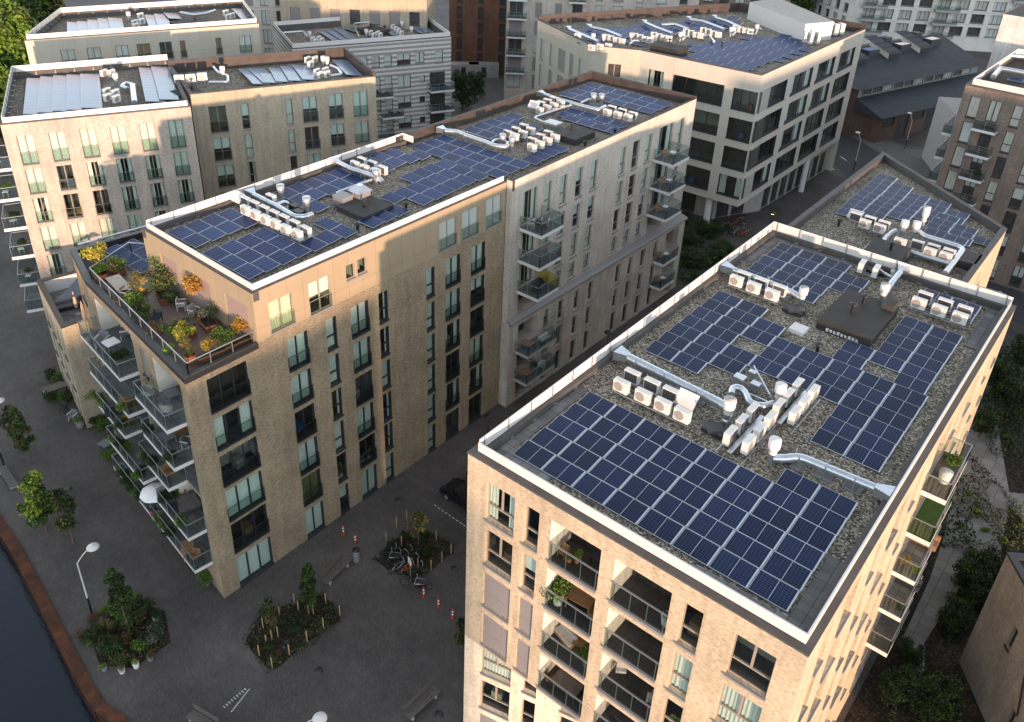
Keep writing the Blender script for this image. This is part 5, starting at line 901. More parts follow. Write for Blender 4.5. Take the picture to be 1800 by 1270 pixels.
def duct(pts, r, label, hood=None, rings=True, z=None, sup=()):
    m = MB(); P = [Vector(p) for p in pts]; L_ = []
    for a, b in zip(P, P[1:]):
        n = max(1, int((b-a).length/.16)); L_ += [a.lerp(b, i/n) for i in range(n)]
    L_.append(P[-1]); S = [L_[0]]+[(L_[i-1]+L_[i]*2+L_[i+1])/4 for i in range(1, len(L_)-1)]+[L_[-1]]
    for _ in range(3): S = [S[0]]+[(S[i-1]+S[i]*2+S[i+1])/4 for i in range(1, len(S)-1)]+[S[-1]]
    m.tube(S, [r*(1.05 if i % 2 else .985) for i in range(len(S))] if rings else r, 'galv', 14); o = tag(ob('ventilation_duct', m), label, 'ventilation duct')
    if hood:
        h = MB(); a = P[0]; d = Vector(hood).normalized(); s_ = d.cross(Vector((0, 0, 1))).normalized(); up = Vector((0, 0, 1)); e = a+d*.75; w_, hh = .42*max(1, r/.3), .32*max(1, r/.3)
        A_ = [a+s_*sx*r*.8+up*sz*r*.8 for sx, sz in ((-1, -1), (1, -1), (1, 1), (-1, 1))]; B_ = [e+s_*sx*w_+up*(sz*hh if sz < 0 else hh*.8) for sx, sz in ((-1, -1), (1, -1), (1, 1), (-1, 1))]
        for i in range(4): h.face((A_[i], A_[(i+1) % 4], B_[(i+1) % 4], B_[i]), 'galv')
        h.face(B_, 'grey_metal'); ob('intake_hood', h, o)
    if sup:
        g = MB()
        for t in sup:
            p = S[int(t*(len(S)-1))]; p2 = S[min(len(S)-1, int(t*(len(S)-1))+1)]; d = (p2-p).normalized(); s_ = d.cross(Vector((0, 0, 1))).normalized(); zf = (z or RZ)
            for k in (-1, 1): c = p+s_*k*(r+.04); g.box(c.x-.02, c.y-.02, zf, c.x+.02, c.y+.02, p.z+r+.12, 'galv')
            g.bar((p+s_*(-r-.06)).to_tuple()[:2]+(p.z-r-.02,), (p+s_*(r+.06)).to_tuple()[:2]+(p.z-r-.02,), .05, .04, 'galv'); g.box(p.x-.4, p.y-.4, zf, p.x+.4, p.y+.4, zf+.05, 'tiles_grey')
        ob('support_bracket', g, o)
    return o
duct([(-18.6, 34.42, 22.45), (-14.0, 34.15, 22.45), (-12.9, 34.1, 22.45), (-12.25, 33.9, 22.45), (-12.2, 33.6, 22.3), (-12.25, 33.55, 22.0)], .25, 'thick galvanised duct with funnel across the nearest roof by the left units', (-1, 0, 0), sup=(.12, .38, .66))
duct([(-12.9, 35.35, 22.3), (-13.2, 35.9, 22.3), (-12.9, 36.3, 22.3), (-12.4, 36.0, 22.3), (-11.9, 35.3, 22.3), (-11.2, 35.5, 22.3), (-10.95, 36.2, 22.3), (-10.9, 36.6, 22.0)], .19, 'curled galvanised duct beside the middle white cowl on the nearest roof')
duct([(-4.85, 33.3, 22.35), (-8.0, 33.05, 22.35), (-8.35, 33.0, 22.35), (-8.7, 32.5, 22.3), (-9.2, 32.3, 22.2)], .21, 'galvanised duct with funnel at the right edge of the nearest roof', (1, 0, 0), sup=(.2, .5, .78))
duct([(-18.9, 47.6, 22.5), (-16.5, 47.6, 22.5), (-14.6, 47.4, 22.5), (-14.2, 47.3, 22.4)], .2, 'galvanised duct at the left parapet behind the unit bank, nearest roof', (-1, 0, 0), sup=(.5, .8))
duct([(-10.55, 54.9, 22.55), (-10.5, 53.0, 22.5), (-10.45, 51.8, 22.4), (-10.45, 51.35, 22.1)], .2, 'duct with wide funnel facing the rear screen of the nearest roof', (0, 1, 0), sup=(.3, .7))
duct([(-10.7, 54.0, 22.45), (-11.6, 54.3, 22.45), (-11.95, 54.9, 22.4)], .1, 'thin side duct beside the rear funnel of the nearest roof')
m8 = lambda x, y, z: Vector((*Z8(x, y, z), z))
duct([m8(640, 650, 20.8), m8(590, 670, 20.8), m8(530, 730, 20.8), m8(545, 765, 20.8), m8(900, 880, 20.8), m8(1140, 950, 20.8)], .2, 'long grey duct loop around the units on the pointed roof', rings=False, z=20.35, sup=(.35, .6))
duct([m8(850, 660, 20.9), m8(900, 700, 20.9), m8(1200, 790, 20.9), m8(1250, 815, 20.9), m8(1190, 900, 20.9), m8(1085, 1035, 20.9)], .22, 'rear grey duct running right and down on the pointed roof', rings=False, z=20.35)
m5 = lambda x, y, z: Vector((*Z5(x, y, z), z)); m6 = lambda x, y, z: Vector((*Z6(x, y, z), z)); m7 = lambda x, y, z: Vector((*Z7(x, y, z), z))
duct([m5(905, 290, 22.4), m5(1090, 380, 22.4), m5(1240, 470, 22.4), m5(1320, 470, 22.3), m5(1380, 445, 22.3)], .2, 'galvanised duct with funnel above the six unit bank on the brown block', (-1, .2, 0), z=21.7, sup=(.3, .6)); duct([m5(1090, 375, 22.4), m5(1150, 345, 22.3), m5(1180, 360, 22.1)], .17, 'short elbow duct to the left steel cowl on the brown block')
duct([m6(230, 410, 22.4), m6(330, 460, 22.4), m6(490, 510, 22.4), m6(550, 530, 22.3), m6(565, 560, 22.1)], .2, 'second galvanised duct with funnel on the brown block roof', (-1, .2, 0), z=21.7, sup=(.3, .6)); duct([m6(490, 540, 22.2), m6(300, 610, 22.2), m6(215, 640, 22.2), m6(230, 665, 22.1)], .1, 'thin duct leading to the galvanised hood box on the brown block')
duct([m7(215, 382, 22.2), m7(290, 388, 22.2), m7(340, 410, 22.2), m7(460, 450, 22.2), m7(520, 475, 22.2), m7(590, 480, 22.2), m7(600, 460, 22.1)], .22, 'galvanised duct snaking across the front of the rust edged pale roof', (-1, .1, 0), z=21.5, sup=(.3,)); duct([m7(500, 455, 22.1), m7(520, 435, 22.1), m7(570, 435, 22.1), m7(600, 460, 22)], .13, 'curved branch duct by the front steel cowls of the pale roof')
duct([m7(820, 160, 22.2), m7(900, 190, 22.2), m7(980, 212, 22.2), m7(1080, 240, 22.2), m7(1150, 255, 22.2), m7(1190, 235, 22.1)], .2, 'galvanised duct across the rear of the rust edged pale roof', (-1, .1, 0), z=21.5); duct([m7(985, 225, 22.2), m7(770, 295, 22.1), m7(760, 305, 22.1), m7(830, 335, 22.1)], .1, 'thin bent pipe in the middle of the rust edged pale roof'); duct([m7(1040, 215, 22.2), m7(1090, 190, 22.2), m7(1130, 200, 22)], .13, 'branch duct to the rear steel cowls of the pale roof')
for i, (x0, y0, x1, y1, x2, y2) in enumerate(((400, 205, 470, 235, 600, 290), (545, 190, 660, 215, 760, 255), (930, 160, 1010, 195, 1120, 235), (1240, 135, 1330, 150, 1480, 205), (1420, 125, 1500, 150, 1620, 205), (1040, 175, 1130, 170, 1230, 205))):
    c = lambda x, y: Vector((*at(*q(x, y, 900, 0), 22.1)[:2], 22.1)); duct([c(x0, y0), c(x1, y1), c(x2, y2)], .2, ORD[i]+' galvanised duct from left across the office roof', (-.5, .5, 0) if i < 5 else None)
for i, (x0, y0, x1, y1) in enumerate(((820, 310, 890, 290), (1190, 285, 1240, 260), (1340, 255, 1410, 290), (1540, 250, 1590, 230), (1700, 240, 1740, 205))):
    c = lambda x, y: Vector((*at(*q(x, y, 900, 0), 22)[:2], 22)); duct([c(x0, y0), c((x0+x1)/2, min(y0, y1)-8), c(x1, y1)], .13, ORD[i]+' short elbow duct from left on the office roof')
c0 = lambda x, y, z, ox=0: Vector((*at(*q(x, y, ox, 0), z)[:2], z))
duct([c0(945, 600, 22.1), c0(880, 580, 22.1), c0(845, 605, 22.1), c0(890, 620, 22.1)], .2, 'curled duct on the far left pale brick roof'); duct([c0(925, 600, 22.1), c0(940, 720, 22.0)], .3, 'thick duct with funnel at the front of the far left pale brick roof', None)
duct([c0(1490, 470, 22.2), c0(1520, 505, 22.1), c0(1590, 530, 22.1), c0(1590, 575, 22.1), c0(1460, 575, 22.0)], .14, 'duct loop between the two far left roofs'); duct([c0(520, 460, 22, 450), c0(570, 480, 22, 450), c0(600, 520, 22, 450), c0(520, 530, 22, 450)], .16, 'duct loop on the yellow brick roof')
duct([c0(190, 230, 17.2, 450), c0(330, 220, 17.2, 450), c0(360, 260, 17.2, 450)], .16, 'left duct on the striped building roof'); duct([c0(720, 260, 17.2, 450), c0(680, 165, 17.4, 450), c0(960, 140, 17.6, 450), c0(1010, 180, 17.2, 450)], .12, 'thin raised pipe loop on the striped building roof'); duct([c0(1260, 90, 22), c0(1340, 105, 22), c0(1440, 95, 22), c0(1500, 75, 22)], .2, 'white duct across the beige clad roof')
duct([Vector((*at(*q(x, y, 1350, 0), 22.6)[:2], 22.6)) for x, y in ((1786, 510), (1620, 480), (1570, 540))], .3, 'thick silver duct on the roof of the brown grey building'); duct([Vector((*at(*q(x, y, 1350, 0), 22.6)[:2], 22.6)) for x, y in ((1820, 400), (1690, 390))], .3, 'rear silver duct on the roof of the brown grey building')
duct([Vector((-59.45, 23.9, 18.85)), Vector((-58.3, 31.5, 18.85))], .09, 'white rain pipe lying along the dark lower roof', rings=False)
# boxes, hatches and vents
def boxthing(name, cat, label, x0, y0, z0, x1, y1, z1, mat, lip=None, bev=.0, vents=()):
    m = MB(); m.box(x0, y0, z0, x1, y1, z1, mat); o = tag(ob(name, m), label, cat)
    if lip: g = MB(); g.box(x0-.03, y0-.03, z1-.08, x1+.03, y1+.03, z1+.02, lip); ob('rim', g, o)
    return o
SBX = boxthing('stair_box', 'roof box', 'big dark brown bitumen stair box on the nearest roof', -12.35, 45.4, 21.85, -9.15, 50.3, 22.55, 'bitumen_brown')
sb = MB()
for i in range(9): sb.face(((-11.75+.22*i, 45.385, 21.96+.02*(i % 2)), (-11.6+.22*i, 45.385, 21.96), (-11.6+.22*i, 45.385, 22.2-.05*(i % 3)), (-11.75+.22*i, 45.385, 22.18)), 'mark_white')
ob('lettering', sb, SBX)
boxthing('duct_box', 'roof box', 'small black box on top of the dark stair box', -9.95, 49.3, 22.55, -9.2, 50.25, 22.95, 'bitumen')
p = Z8(230, 650, 21.2); boxthing('stair_box', 'roof box', 'dark bitumen stair box on the pointed roof', -14.2, 58.0, 20.3, -11.6, 62.0, 21.3, 'bitumen')
p = Z8(1310, 900, 20.9); boxthing('hatch_box', 'roof box', 'black hatch box at the right edge of the pointed roof', p[0]-.7, p[1]-.9, 20.3, p[0]+.6, p[1]+1.1, 21.0, 'bitumen')
a = Z6(430, 740, 22.2); boxthing('hatch_box', 'roof box', 'flat black hatch under the galvanised hood on the brown block', a[0]-1.6, a[1]-1.3, 21.6, a[0]+1.3, a[1]+1.7, 22.15, 'bitumen')
a = Z7(1000, 390, 22.1); boxthing('hatch_box', 'roof box', 'flat black hatch on the rust edged pale roof', a[0]-1.4, a[1]-1.6, 21.4, a[0]+1.3, a[1]+1.6, 22.1, 'bitumen')
a = at(*q(1090, 325, 900, 0), 22.3); boxthing('hatch_box', 'roof box', 'dark hatch box among the panels of the office roof', a.x-2.0, a.y-1.0, 21.2, a.x+2.0, a.y+1.6, 22.3, 'bitumen_brown')
a = at(*q(1330, 640, 0, 0), 21.9); boxthing('hatch_box', 'roof box', 'flat dark hatch between the two far left roofs', a.x-1.6, a.y-1.4, 21.3, a.x+1.6, a.y+1.0, 21.9, 'bitumen')
a = at(*q(1360, 160, 0, 0), 22.2); boxthing('hatch_box', 'roof box', 'dark hatch box on the beige clad roof', a.x-1.6, a.y-2.6, 21.3, a.x+1.8, a.y+1.6, 22.4, 'bitumen')
a = at(*q(820, 210, 450, 0), 17.2); boxthing('hatch_box', 'roof box', 'dark hatch box on the striped building roof', a.x-2, a.y-1.6, 16.3, a.x+1.8, a.y+1.8, 17.3, 'bitumen')
boxthing('roof_hatch', 'roof hatch', 'flat white roof hatch left of the dark stair box', -13.45, 43.95, 21.85, -12.55, 44.85, 22.12, 'white_metal')
p = Z8(440, 815, 20.6); boxthing('roof_hatch', 'roof hatch', 'flat white roof hatch behind the rear screen, pointed roof', p[0]-.6, p[1]-.6, 20.3, p[0]+.6, p[1]+.6, 20.62, 'white_metal')
hb = Z6(398, 620, 22.6); m = MB(); m.box(hb[0]-.55, hb[1]-.55, 21.65, hb[0]+.55, hb[1]+.55, 22.6, 'hood_metal'); _a = [(hb[0]+x*.66, hb[1]+y*.66, 22.6) for x, y in ((-1, -1), (1, -1), (1, 1), (-1, 1))]; _b = [(hb[0]+x*.2, hb[1]+y*.2, 23.05) for x, y in ((-1, -1), (1, -1), (1, 1), (-1, 1))]; [m.face((_a[i], _a[(i+1) % 4], _b[(i+1) % 4], _b[i]), 'galv') for i in range(4)]; m.face(_b, 'galv'); tag(ob('exhaust_hood', m), 'galvanised exhaust hood with pyramid top on the brown block', 'exhaust hood')
hb = Z6(265, 690, 22.2); boxthing('fan_box', 'roof box', 'small grey fan box left of the galvanised hood on brown block', hb[0]-.6, hb[1]-.4, 21.75, hb[0]+.5, hb[1]+.6, 22.5, 'grey_metal', 'sill_grey')
hb = Z7(870, 335, 22.1); boxthing('fan_box', 'roof box', 'silver fan box beside the black hatch of the pale roof', hb[0]-.7, hb[1]-.5, 21.55, hb[0]+.7, hb[1]+.6, 22.2, 'galv', 'steel')
for i, (x, y, sx, sy, l) in enumerate(((-12.35, 32.55, .55, .4, 'black filter box below the cowl at the end of the big duct'), (-14.1, 46.3, .6, .4, 'black filter box below the left duct cowl, nearest roof'), (-10.3, 37.3, .55, .5, 'black filter box behind the middle cowl of the nearest roof'), (-8.9, 32.9, .4, .3, 'black filter box beside the front cowl, nearest roof'), (-12.0, 55.0, .6, .3, 'black filter box by the rear screen of the nearest roof'))):
    m = MB(); m.box(x-sx, y-sy, 21.86, x+sx, y+sy, 22.12, 'frame_dark'); m.tube([(x, y, 22.13), (x, y, 22.2)], [sx*1.2, sx*.9], 'frame_dark', 4, False); tag(ob('filter_box', m), l, 'roof box')
a = Z5(1250, 400, 22.0); m = MB(); [m.box(a[0]+dx-.4, a[1]+dy-.3, 21.72, a[0]+dx+.4, a[1]+dy+.3, 22.05, 'black') for dx, dy in ((-.5, .3), (.5, -.2), (.2, .5))]; tag(ob('filter_box', m), 'cluster of black boxes between the two steel cowls of brown block', 'roof box')
def make_vent(): m = MB(); m.lathe([(.10, 0), (.10, .5)], 'black', n=12); o = ob('vent_pipe', m); o['category'] = 'vent pipe'; c = MB(); c.lathe([(.11, .45), (.24, .5), (.24, .56), (.1, .64), (.0, .66)], 'black', n=14); ob('vent_cap', c, o); return o
VT = Proto(make_vent)
for x, y, z, l in ((-11.3, 43.0, 21.86, 'black mushroom vent in the gravel left of the stair box'), (-10.95, 37.7, 21.86, 'black mushroom vent beside the middle solar array'), (-11.1, 47.6, 22.55, 'front black vent standing on the dark stair box'), (-10.95, 49.1, 22.55, 'rear black vent standing on the dark stair box'), (-12.7, 60.6, 21.3, 'black vent on the stair box of the pointed roof'), (*Z8(130, 570, 20.7), 20.35, 'black vent left of the units on the pointed roof'), (*Z6(428, 730, 22.3), 22.15, 'black vent on the flat hatch of the brown block'), (*Z6(378, 900, 22), 21.72, 'black vent near the right edge of the brown block roof'), (*Z6(745, 745, 22), 21.72, 'black vent beside the long array on the brown block'), (*Z7(988, 370, 22.2), 22.1, 'black vent on the hatch of the pale roof'), (*Z7(1248, 392, 21.7), 21.5, 'small black vent at the right edge of the pale roof'), (*Z7(1068, 470, 21.7), 21.5, 'small black vent near the front right edge of the pale roof'), (*at(*q(1100, 300, 900, 0), 22.4)[:2], 22.3, 'black vent on the office roof hatch'), (*at(*q(1467, 305, 900, 0), 21.8)[:2], 21.35, 'black vent among the office roof panels'), (*at(*q(1338, 615, 0, 0), 22)[:2], 21.9, 'black vent between the two far left roofs'), (*at(*q(1360, 130, 0, 0), 22.6)[:2], 22.4, 'black vent on the beige clad roof'), (*at(*q(800, 190, 450, 0), 17.4)[:2], 17.3, 'left black vent on the striped building'), (*at(*q(897, 190, 450, 0), 17)[:2], 16.6, 'right black vent on the striped building')): VT((x, y, z), 0, l, 'black roof vents')
def heater(x, y, z, rz, l, s_=1):
    m = MB(); 
    for dx in (-.35, .35): m.box(dx-.03, -.03, 0, dx+.03, .03, .7, 'wood_pale')
    m.box(-.38, -.02, .3, .38, .02, .36, 'wood_pale'); o = tag(ob('cable_stand', m, None, (x, y, z), rz), l, 'cable stand'); g = MB(); g.box(-.55, -.3, .68, .55, .3, .74, 'white_metal', T=lambda X, Y, Z: (X, Y, Z+Y*.9)); ob('cover', g, o)
heater(-14.3, 33.05, RZ, 0, 'white tilted cable cover on a wooden stand by the big duct'); heater(*Z7(755, 240, 21.9), 21.5, .2, 'grey tilted cable cover on a wooden stand, pale roof'); heater(*Z5(780, 350, 22), 21.7, 0, 'dark cable stand at the left end of the six unit bank'); heater(*Z8(272, 520, 20.9), 20.35, 0, 'tilted cable cover by the left units on the pointed roof')
m = MB()
for x, y, s_ in ((-13.2, 36.9, .3), (-12.3, 36.9, .25), (-12.9, 37.8, .2)): m.box(x-s_, y-s_*.8, RZ+.2, x+s_, y+s_*.8, RZ+.6, 'galv')
m.bar((-13.2, 38.6, 22.3), (-11.4, 36.7, 22.3), .08, .06, 'galv'); m.bar((-12.8, 36.2, 22.2), (-11, 36.2, 22.2), .08, .06, 'galv'); tag(ob('fan_box', m), 'galvanised boxes and rails by the curled duct, nearest roof', 'roof box')

AV.extend(ACP); hb = at(*q(1090, 325, 900, 0), 22.3); AV += [(hb.x+dx, hb.y+dy) for dx in (-2, 0, 2) for dy in (-1, .5, 2)]
fillpanels([(1170, 97), (1310, 127), (1388, 108), (1440, 84), (1385, 60), (1262, 74), (1200, 86)], EZ)
fillpanels([(300, 225), (520, 335), (760, 345), (960, 325), (1180, 262), (1500, 222), (1640, 190), (1570, 112), (1300, 140), (950, 165), (640, 190), (480, 208)], EZ, 900, 0, 3.969)
fillpanels([(1210, 345), (1440, 322), (1760, 262), (1786, 235), (1500, 258), (1220, 300)], EZ, 900, 0, 3.969)
tag(ob('far_roof_solar_panels', PG), 'rows of blue grey solar panels on the roofs further back', 'solar panels', kind='stuff')
# ------------------------------------------------------------------ plants
def leaf(m, p, r, mat):
    a, b = random.uniform(0, 2*pi), random.uniform(-1.1, 1.1); u = Vector((cos(a)*cos(b), sin(a)*cos(b), sin(b))); v = u.cross(Vector((random.uniform(-1, 1), random.uniform(-1, 1), random.uniform(-.4, 1)))).normalized()
    m.face((p-u*r, p+v*r*.5, p+u*r, p-v*r*.5), mat)
def clump(m, blobs, n, r, mats):
    tot = sum(b[3]**2 for b in blobs); n = int(n*1.7); r *= .76
    for x, y, z, R in blobs:
        k = int(n*R*R/tot); mt = random.choice(mats)
        for _ in range(k):
            d = Vector((random.gauss(0, 1), random.gauss(0, 1), random.gauss(0, 1))).normalized(); rr = R*(random.random()**.35); leaf(m, Vector((x, y, z))+Vector((d.x*rr, d.y*rr, d.z*rr*.85)), r*random.uniform(.6, 1.3), mt if random.random() < .75 else random.choice(mats))
def make_tree(h, cr, ch0, n, lr, mats, tr=.07, taper=True, lean=0):
    def f():
        o = empty('tree'); o['category'] = 'tree'; t = MB(); P = [Vector((lean*z/h+.05*sin(z*1.3), .04*cos(z), z)) for z in [h*.9*i/7 for i in range(8)]]; t.tube(P, [tr*(1-.8*i/7) for i in range(8)], 'bark', 7)
        bl = []
        for k in range(int(15+cr*9)):
            z = ch0+(h-ch0)*random.random(); f_ = (z-ch0)/(h-ch0); R = cr*(1-.65*abs(f_-.35)/.65 if taper else 1)*random.uniform(.3, 1); a = random.uniform(0, 2*pi); c = Vector((lean*z/h+cos(a)*R*.75, sin(a)*R*.75, z)); bl.append((c.x, c.y, c.z, cr*random.uniform(.24, .42)))
            b = Vector((lean*z/h*.8, 0, max(ch0*.7, z-R*.9-.2))); t.tube([b, (b+c)/2+Vector((0, 0, .1)), c], [tr*.4, tr*.25, .01], 'bark', 4)
        ob('trunk', t, o); m = MB(); clump(m, bl, n, lr, mats); ob('crown', m, o); return o
    return f
def make_bush(R, h, n, lr, mats, nb=6):
    def f():
        m = MB(); bl = [(random.uniform(-1, 1)*R*.6, random.uniform(-1, 1)*R*.6, h*random.uniform(.3, .75), R*random.uniform(.35, .6)) for _ in range(nb)]; clump(m, bl, n, lr, mats); m.tube([(0, 0, 0), (0, 0, h*.5)], [.03, .01], 'bark', 5); o = ob('shrub', m); o['category'] = 'shrub'; return o
    return f
def make_grass(R, h, n, mat):
    def f():
        m = MB()
        for _ in range(n):
            a = random.uniform(0, 2*pi); r = random.random()*R*.35; b = Vector((cos(a)*r, sin(a)*r, 0)); e = Vector((cos(a)*R*random.uniform(.3, 1), sin(a)*R*random.uniform(.3, 1), h*random.uniform(.6, 1))); s_ = Vector((-sin(a), cos(a), 0))*.018; mid = (b+e)/2+Vector((0, 0, h*.25)); m.face((b-s_, b+s_, mid+s_, mid-s_), mat); m.face((mid-s_, mid+s_, e), mat)
        o = ob('ornamental_grass', m); o['category'] = 'grass plant'; return o
    return f
T_gr = Proto(make_tree(5.4, 1.0, 1.6, 2600, .14, ['leaf_green', 'leaf_green', 'leaf_olive'])); T_lm = Proto(make_tree(5.0, 1.35, 1.5, 2800, .14, ['leaf_green', 'leaf_lime', 'leaf_green'])); T_dk = Proto(make_tree(7.2, 1.3, 1.0, 4600, .14, ['leaf_green', 'leaf_dark', 'leaf_green'], .1)); T_thin = Proto(make_tree(4.6, 1.05, 1.5, 1300, .13, ['leaf_olive', 'leaf_dark', 'leaf_olive']))
T_yel = Proto(make_tree(3.4, .95, 1.2, 900, .10, ['leaf_olive', 'leaf_yellow', 'leaf_olive'])); T_big = Proto(make_tree(13, 5.2, 3.5, 11000, .42, ['leaf_green', 'leaf_green', 'leaf_olive', 'leaf_bright'], .3, False)); T_ct = Proto(make_tree(4.5, 1.9, 1.0, 2600, .17, ['leaf_dark', 'leaf_dark', 'leaf_green'], .09, False))
def gp(px, py, z=0): p = at(px, py, z); return (p.x, p.y, z)
T_gr(gp(54, 814), 0, 'slim green street tree, right one of the pair at the left edge of the quay', 'young street trees on the quay'); T_thin(gp(33, 793), 1, 'thin sparse street tree behind the slim green one at the left edge', 'young street trees on the quay', .95)
T_lm(gp(83, 935), 2, 'round light green street tree left of the lamp post', 'young street trees on the quay', (1.3, 1.3, 1.05)); T_thin(gp(131, 955), 3, 'sparse dark street tree right beside the round light green one', 'young street trees on the quay', 1.1)
T_dk(gp(228, 1115), 0, 'dense green tree in the pot filled garden island by the water', None, .82); T_dk(gp(548, 1075), 2.2, 'dense cone shaped tree at the staked flower bed', None, .62); T_thin(gp(478, 1120), .5, 'very thin young tree at the left end of the staked bed', None, .75)
T_yel(gp(735, 960), 0, 'small olive yellow tree in the bed beside the bicycles'); T_thin(gp(812, 1150), 2, 'sparse tree peeking out beside the sand brick facade', None, .7)
for i, (px, py, s_) in enumerate(((1205, 430, 1.0), (1240, 415, 1.1), (1255, 460, .9), (1222, 470, 1.0), (1195, 395, .8), (1272, 445, .75), (1228, 500, .8))): T_ct(gp(px, py), i*1.3, 'dark shrub like tree in the bed under the office column, '+['left', 'upper middle', 'right', 'middle', 'rearmost', 'far right', 'front'][i], 'dark small trees under the office', (s_*1.1, s_*1.1, s_*.42))
T_ct(gp(812, 195), 1, 'dark tree beside the striped building in the back court', None, 1.5); T_ct(gp(835, 175), 2, 'smaller dark tree right of the one beside the striped building', None, 1.1)
T_big((*at(10, 120, 9)[:2], 0), 0, 'big olive green tree at the top left corner, front one', 'big trees top left', 1.4); T_big((*at(62, 50, 9)[:2], 0), 2, 'big green tree at the top left corner, behind the front one', 'big trees top left', 1.25); T_big((*at(-10, 190, 7)[:2], 0), 4, 'big green tree at the left edge, lowest one', 'big trees top left', .95); T_big((*at(95, 62, 4)[:2], 0), 5, 'dark tree between the big left trees and the beige building', 'big trees top left', .8)
T_big((*at(1398, -8, 7)[:2], 0), 1, 'leafy tree behind the office plant room at the top', 'trees at the top edge', 1.3); T_big((*at(1365, -25, 7)[:2], 0), 3, 'leafy tree left of the one behind the office plant room', 'trees at the top edge', 1.2); T_big((*at(1455, 8, 5)[:2], 0), 3, 'tree further right at the top edge beside the white grid building', 'trees at the top edge', 1.1)
for i, (px, py, s_) in enumerate(((1745, 700, 1.0), (1770, 730, .9), (1720, 770, .7), (1790, 655, .9))): T_ct(gp(px, py), i, 'dark leafy tree in the courtyard right of the nearest building, '+['main one', 'right one', 'lower one', 'rear one'][i], 'courtyard trees', s_)
for i, (px, py, s_) in enumerate(((1690, 1050, .9), (1705, 1085, .8), (1670, 1110, .7), (1725, 1030, .8))): T_ct(gp(px, py), i*2, 'dark shrubby tree beside the paved path, '+['upper', 'middle', 'lower', 'topmost'][i]+' one left of the grey brick house', 'courtyard path trees', s_*.85)
for i, (px, py, s_) in enumerate(((1590, 1235, .8), (1560, 1240, .7), (1640, 1260, .9), (1590, 1170, .6))): T_ct(gp(px, py), i*2+1, 'shrubby tree at the bottom right courtyard, '+['middle', 'left', 'right', 'upper'][i]+' one', 'bottom courtyard trees', s_*.8)
SH = {k: Proto(make_bush(*v)) for k, v in dict(green=(.72, 1.0, 800, .075, ['leaf_green', 'leaf_bright']), dark=(.85, 1.0, 900, .09, ['leaf_dark', 'leaf_green']), yellow=(.55, .9, 420, .075, ['leaf_yellow', 'leaf_lime']), orange=(.62, 1.0, 700, .07, ['leaf_orange', 'leaf_yellow', 'leaf_orange']), olive=(.72, .9, 700, .07, ['leaf_olive', 'leaf_green']), grey=(.9, 1.1, 900, .075, ['leaf_grey', 'leaf_dark']), rust=(.55, .65, 420, .06, ['leaf_rust', 'leaf_olive']), lime=(.5, .6, 380, .08, ['leaf_lime', 'leaf_bright']), bright=(.6, .8, 700, .06, ['leaf_bright', 'leaf_green']), violet=(.3, .6, 90, .05, ['flower_violet', 'leaf_green']), pink=(.35, .5, 160, .06, ['flower_pink', 'leaf_dark']), white=(.35, .4, 140, .05, ['flower_white', 'leaf_green', 'leaf_green'])).items()}
GS = {k: Proto(make_grass(*v)) for k, v in dict(olive=(.7, .9, 260, 'leaf_olive'), pale=(.5, .9, 220, 'leaf_lime'), rust=(.4, .5, 160, 'leaf_rust')).items()}
def pot(r0, r1, h, mat):
    def f():
        m = MB(); m.lathe([(r0, 0), (r1, h), (r1-.03, h), (r1-.05, h-.06)], mat, n=16); m.face([((r1-.04)*cos(2*pi*k/12), (r1-.04)*sin(2*pi*k/12), h-.05) for k in range(12)], 'soil'); o = ob('plant_pot', m); o['category'] = 'plant pot'; return o
    return f
PT = {k: Proto(pot(*v)) for k, v in dict(terra=(.18, .26, .42, 'terracotta'), corten=(.34, .36, .5, 'corten_pot'), white=(.2, .27, .5, 'pot_white'), grey=(.2, .26, .45, 'pot_grey'), small=(.1, .14, .22, 'terracotta')).items()}
def potted(px, py, z, potk, plant, where, ps=1, ss=1, h=.42, look=''):
    p = gp(px, py, z); PT[potk](p, 0, {'terra': 'terracotta pot ', 'corten': 'rusty steel planter pot ', 'white': 'white pot ', 'grey': 'dark grey pot ', 'small': 'small terracotta pot '}[potk]+where, 'plant pots', ps)
    (SH[plant] if plant in SH else GS[plant[1:]])((p[0], p[1], z+h*ps-.08), random.uniform(0, 6), {'green': 'green', 'dark': 'dark green', 'yellow': 'yellow leaved', 'orange': 'orange leaved', 'olive': 'olive', 'grey': 'grey green', 'rust': 'rust red', 'lime': 'lime green', 'bright': 'bright green', 'violet': 'violet flowering', 'pink': 'pink flowering', 'white': 'white flowering'}.get(plant, 'grassy')+' plant '+where, 'potted plants', ss)
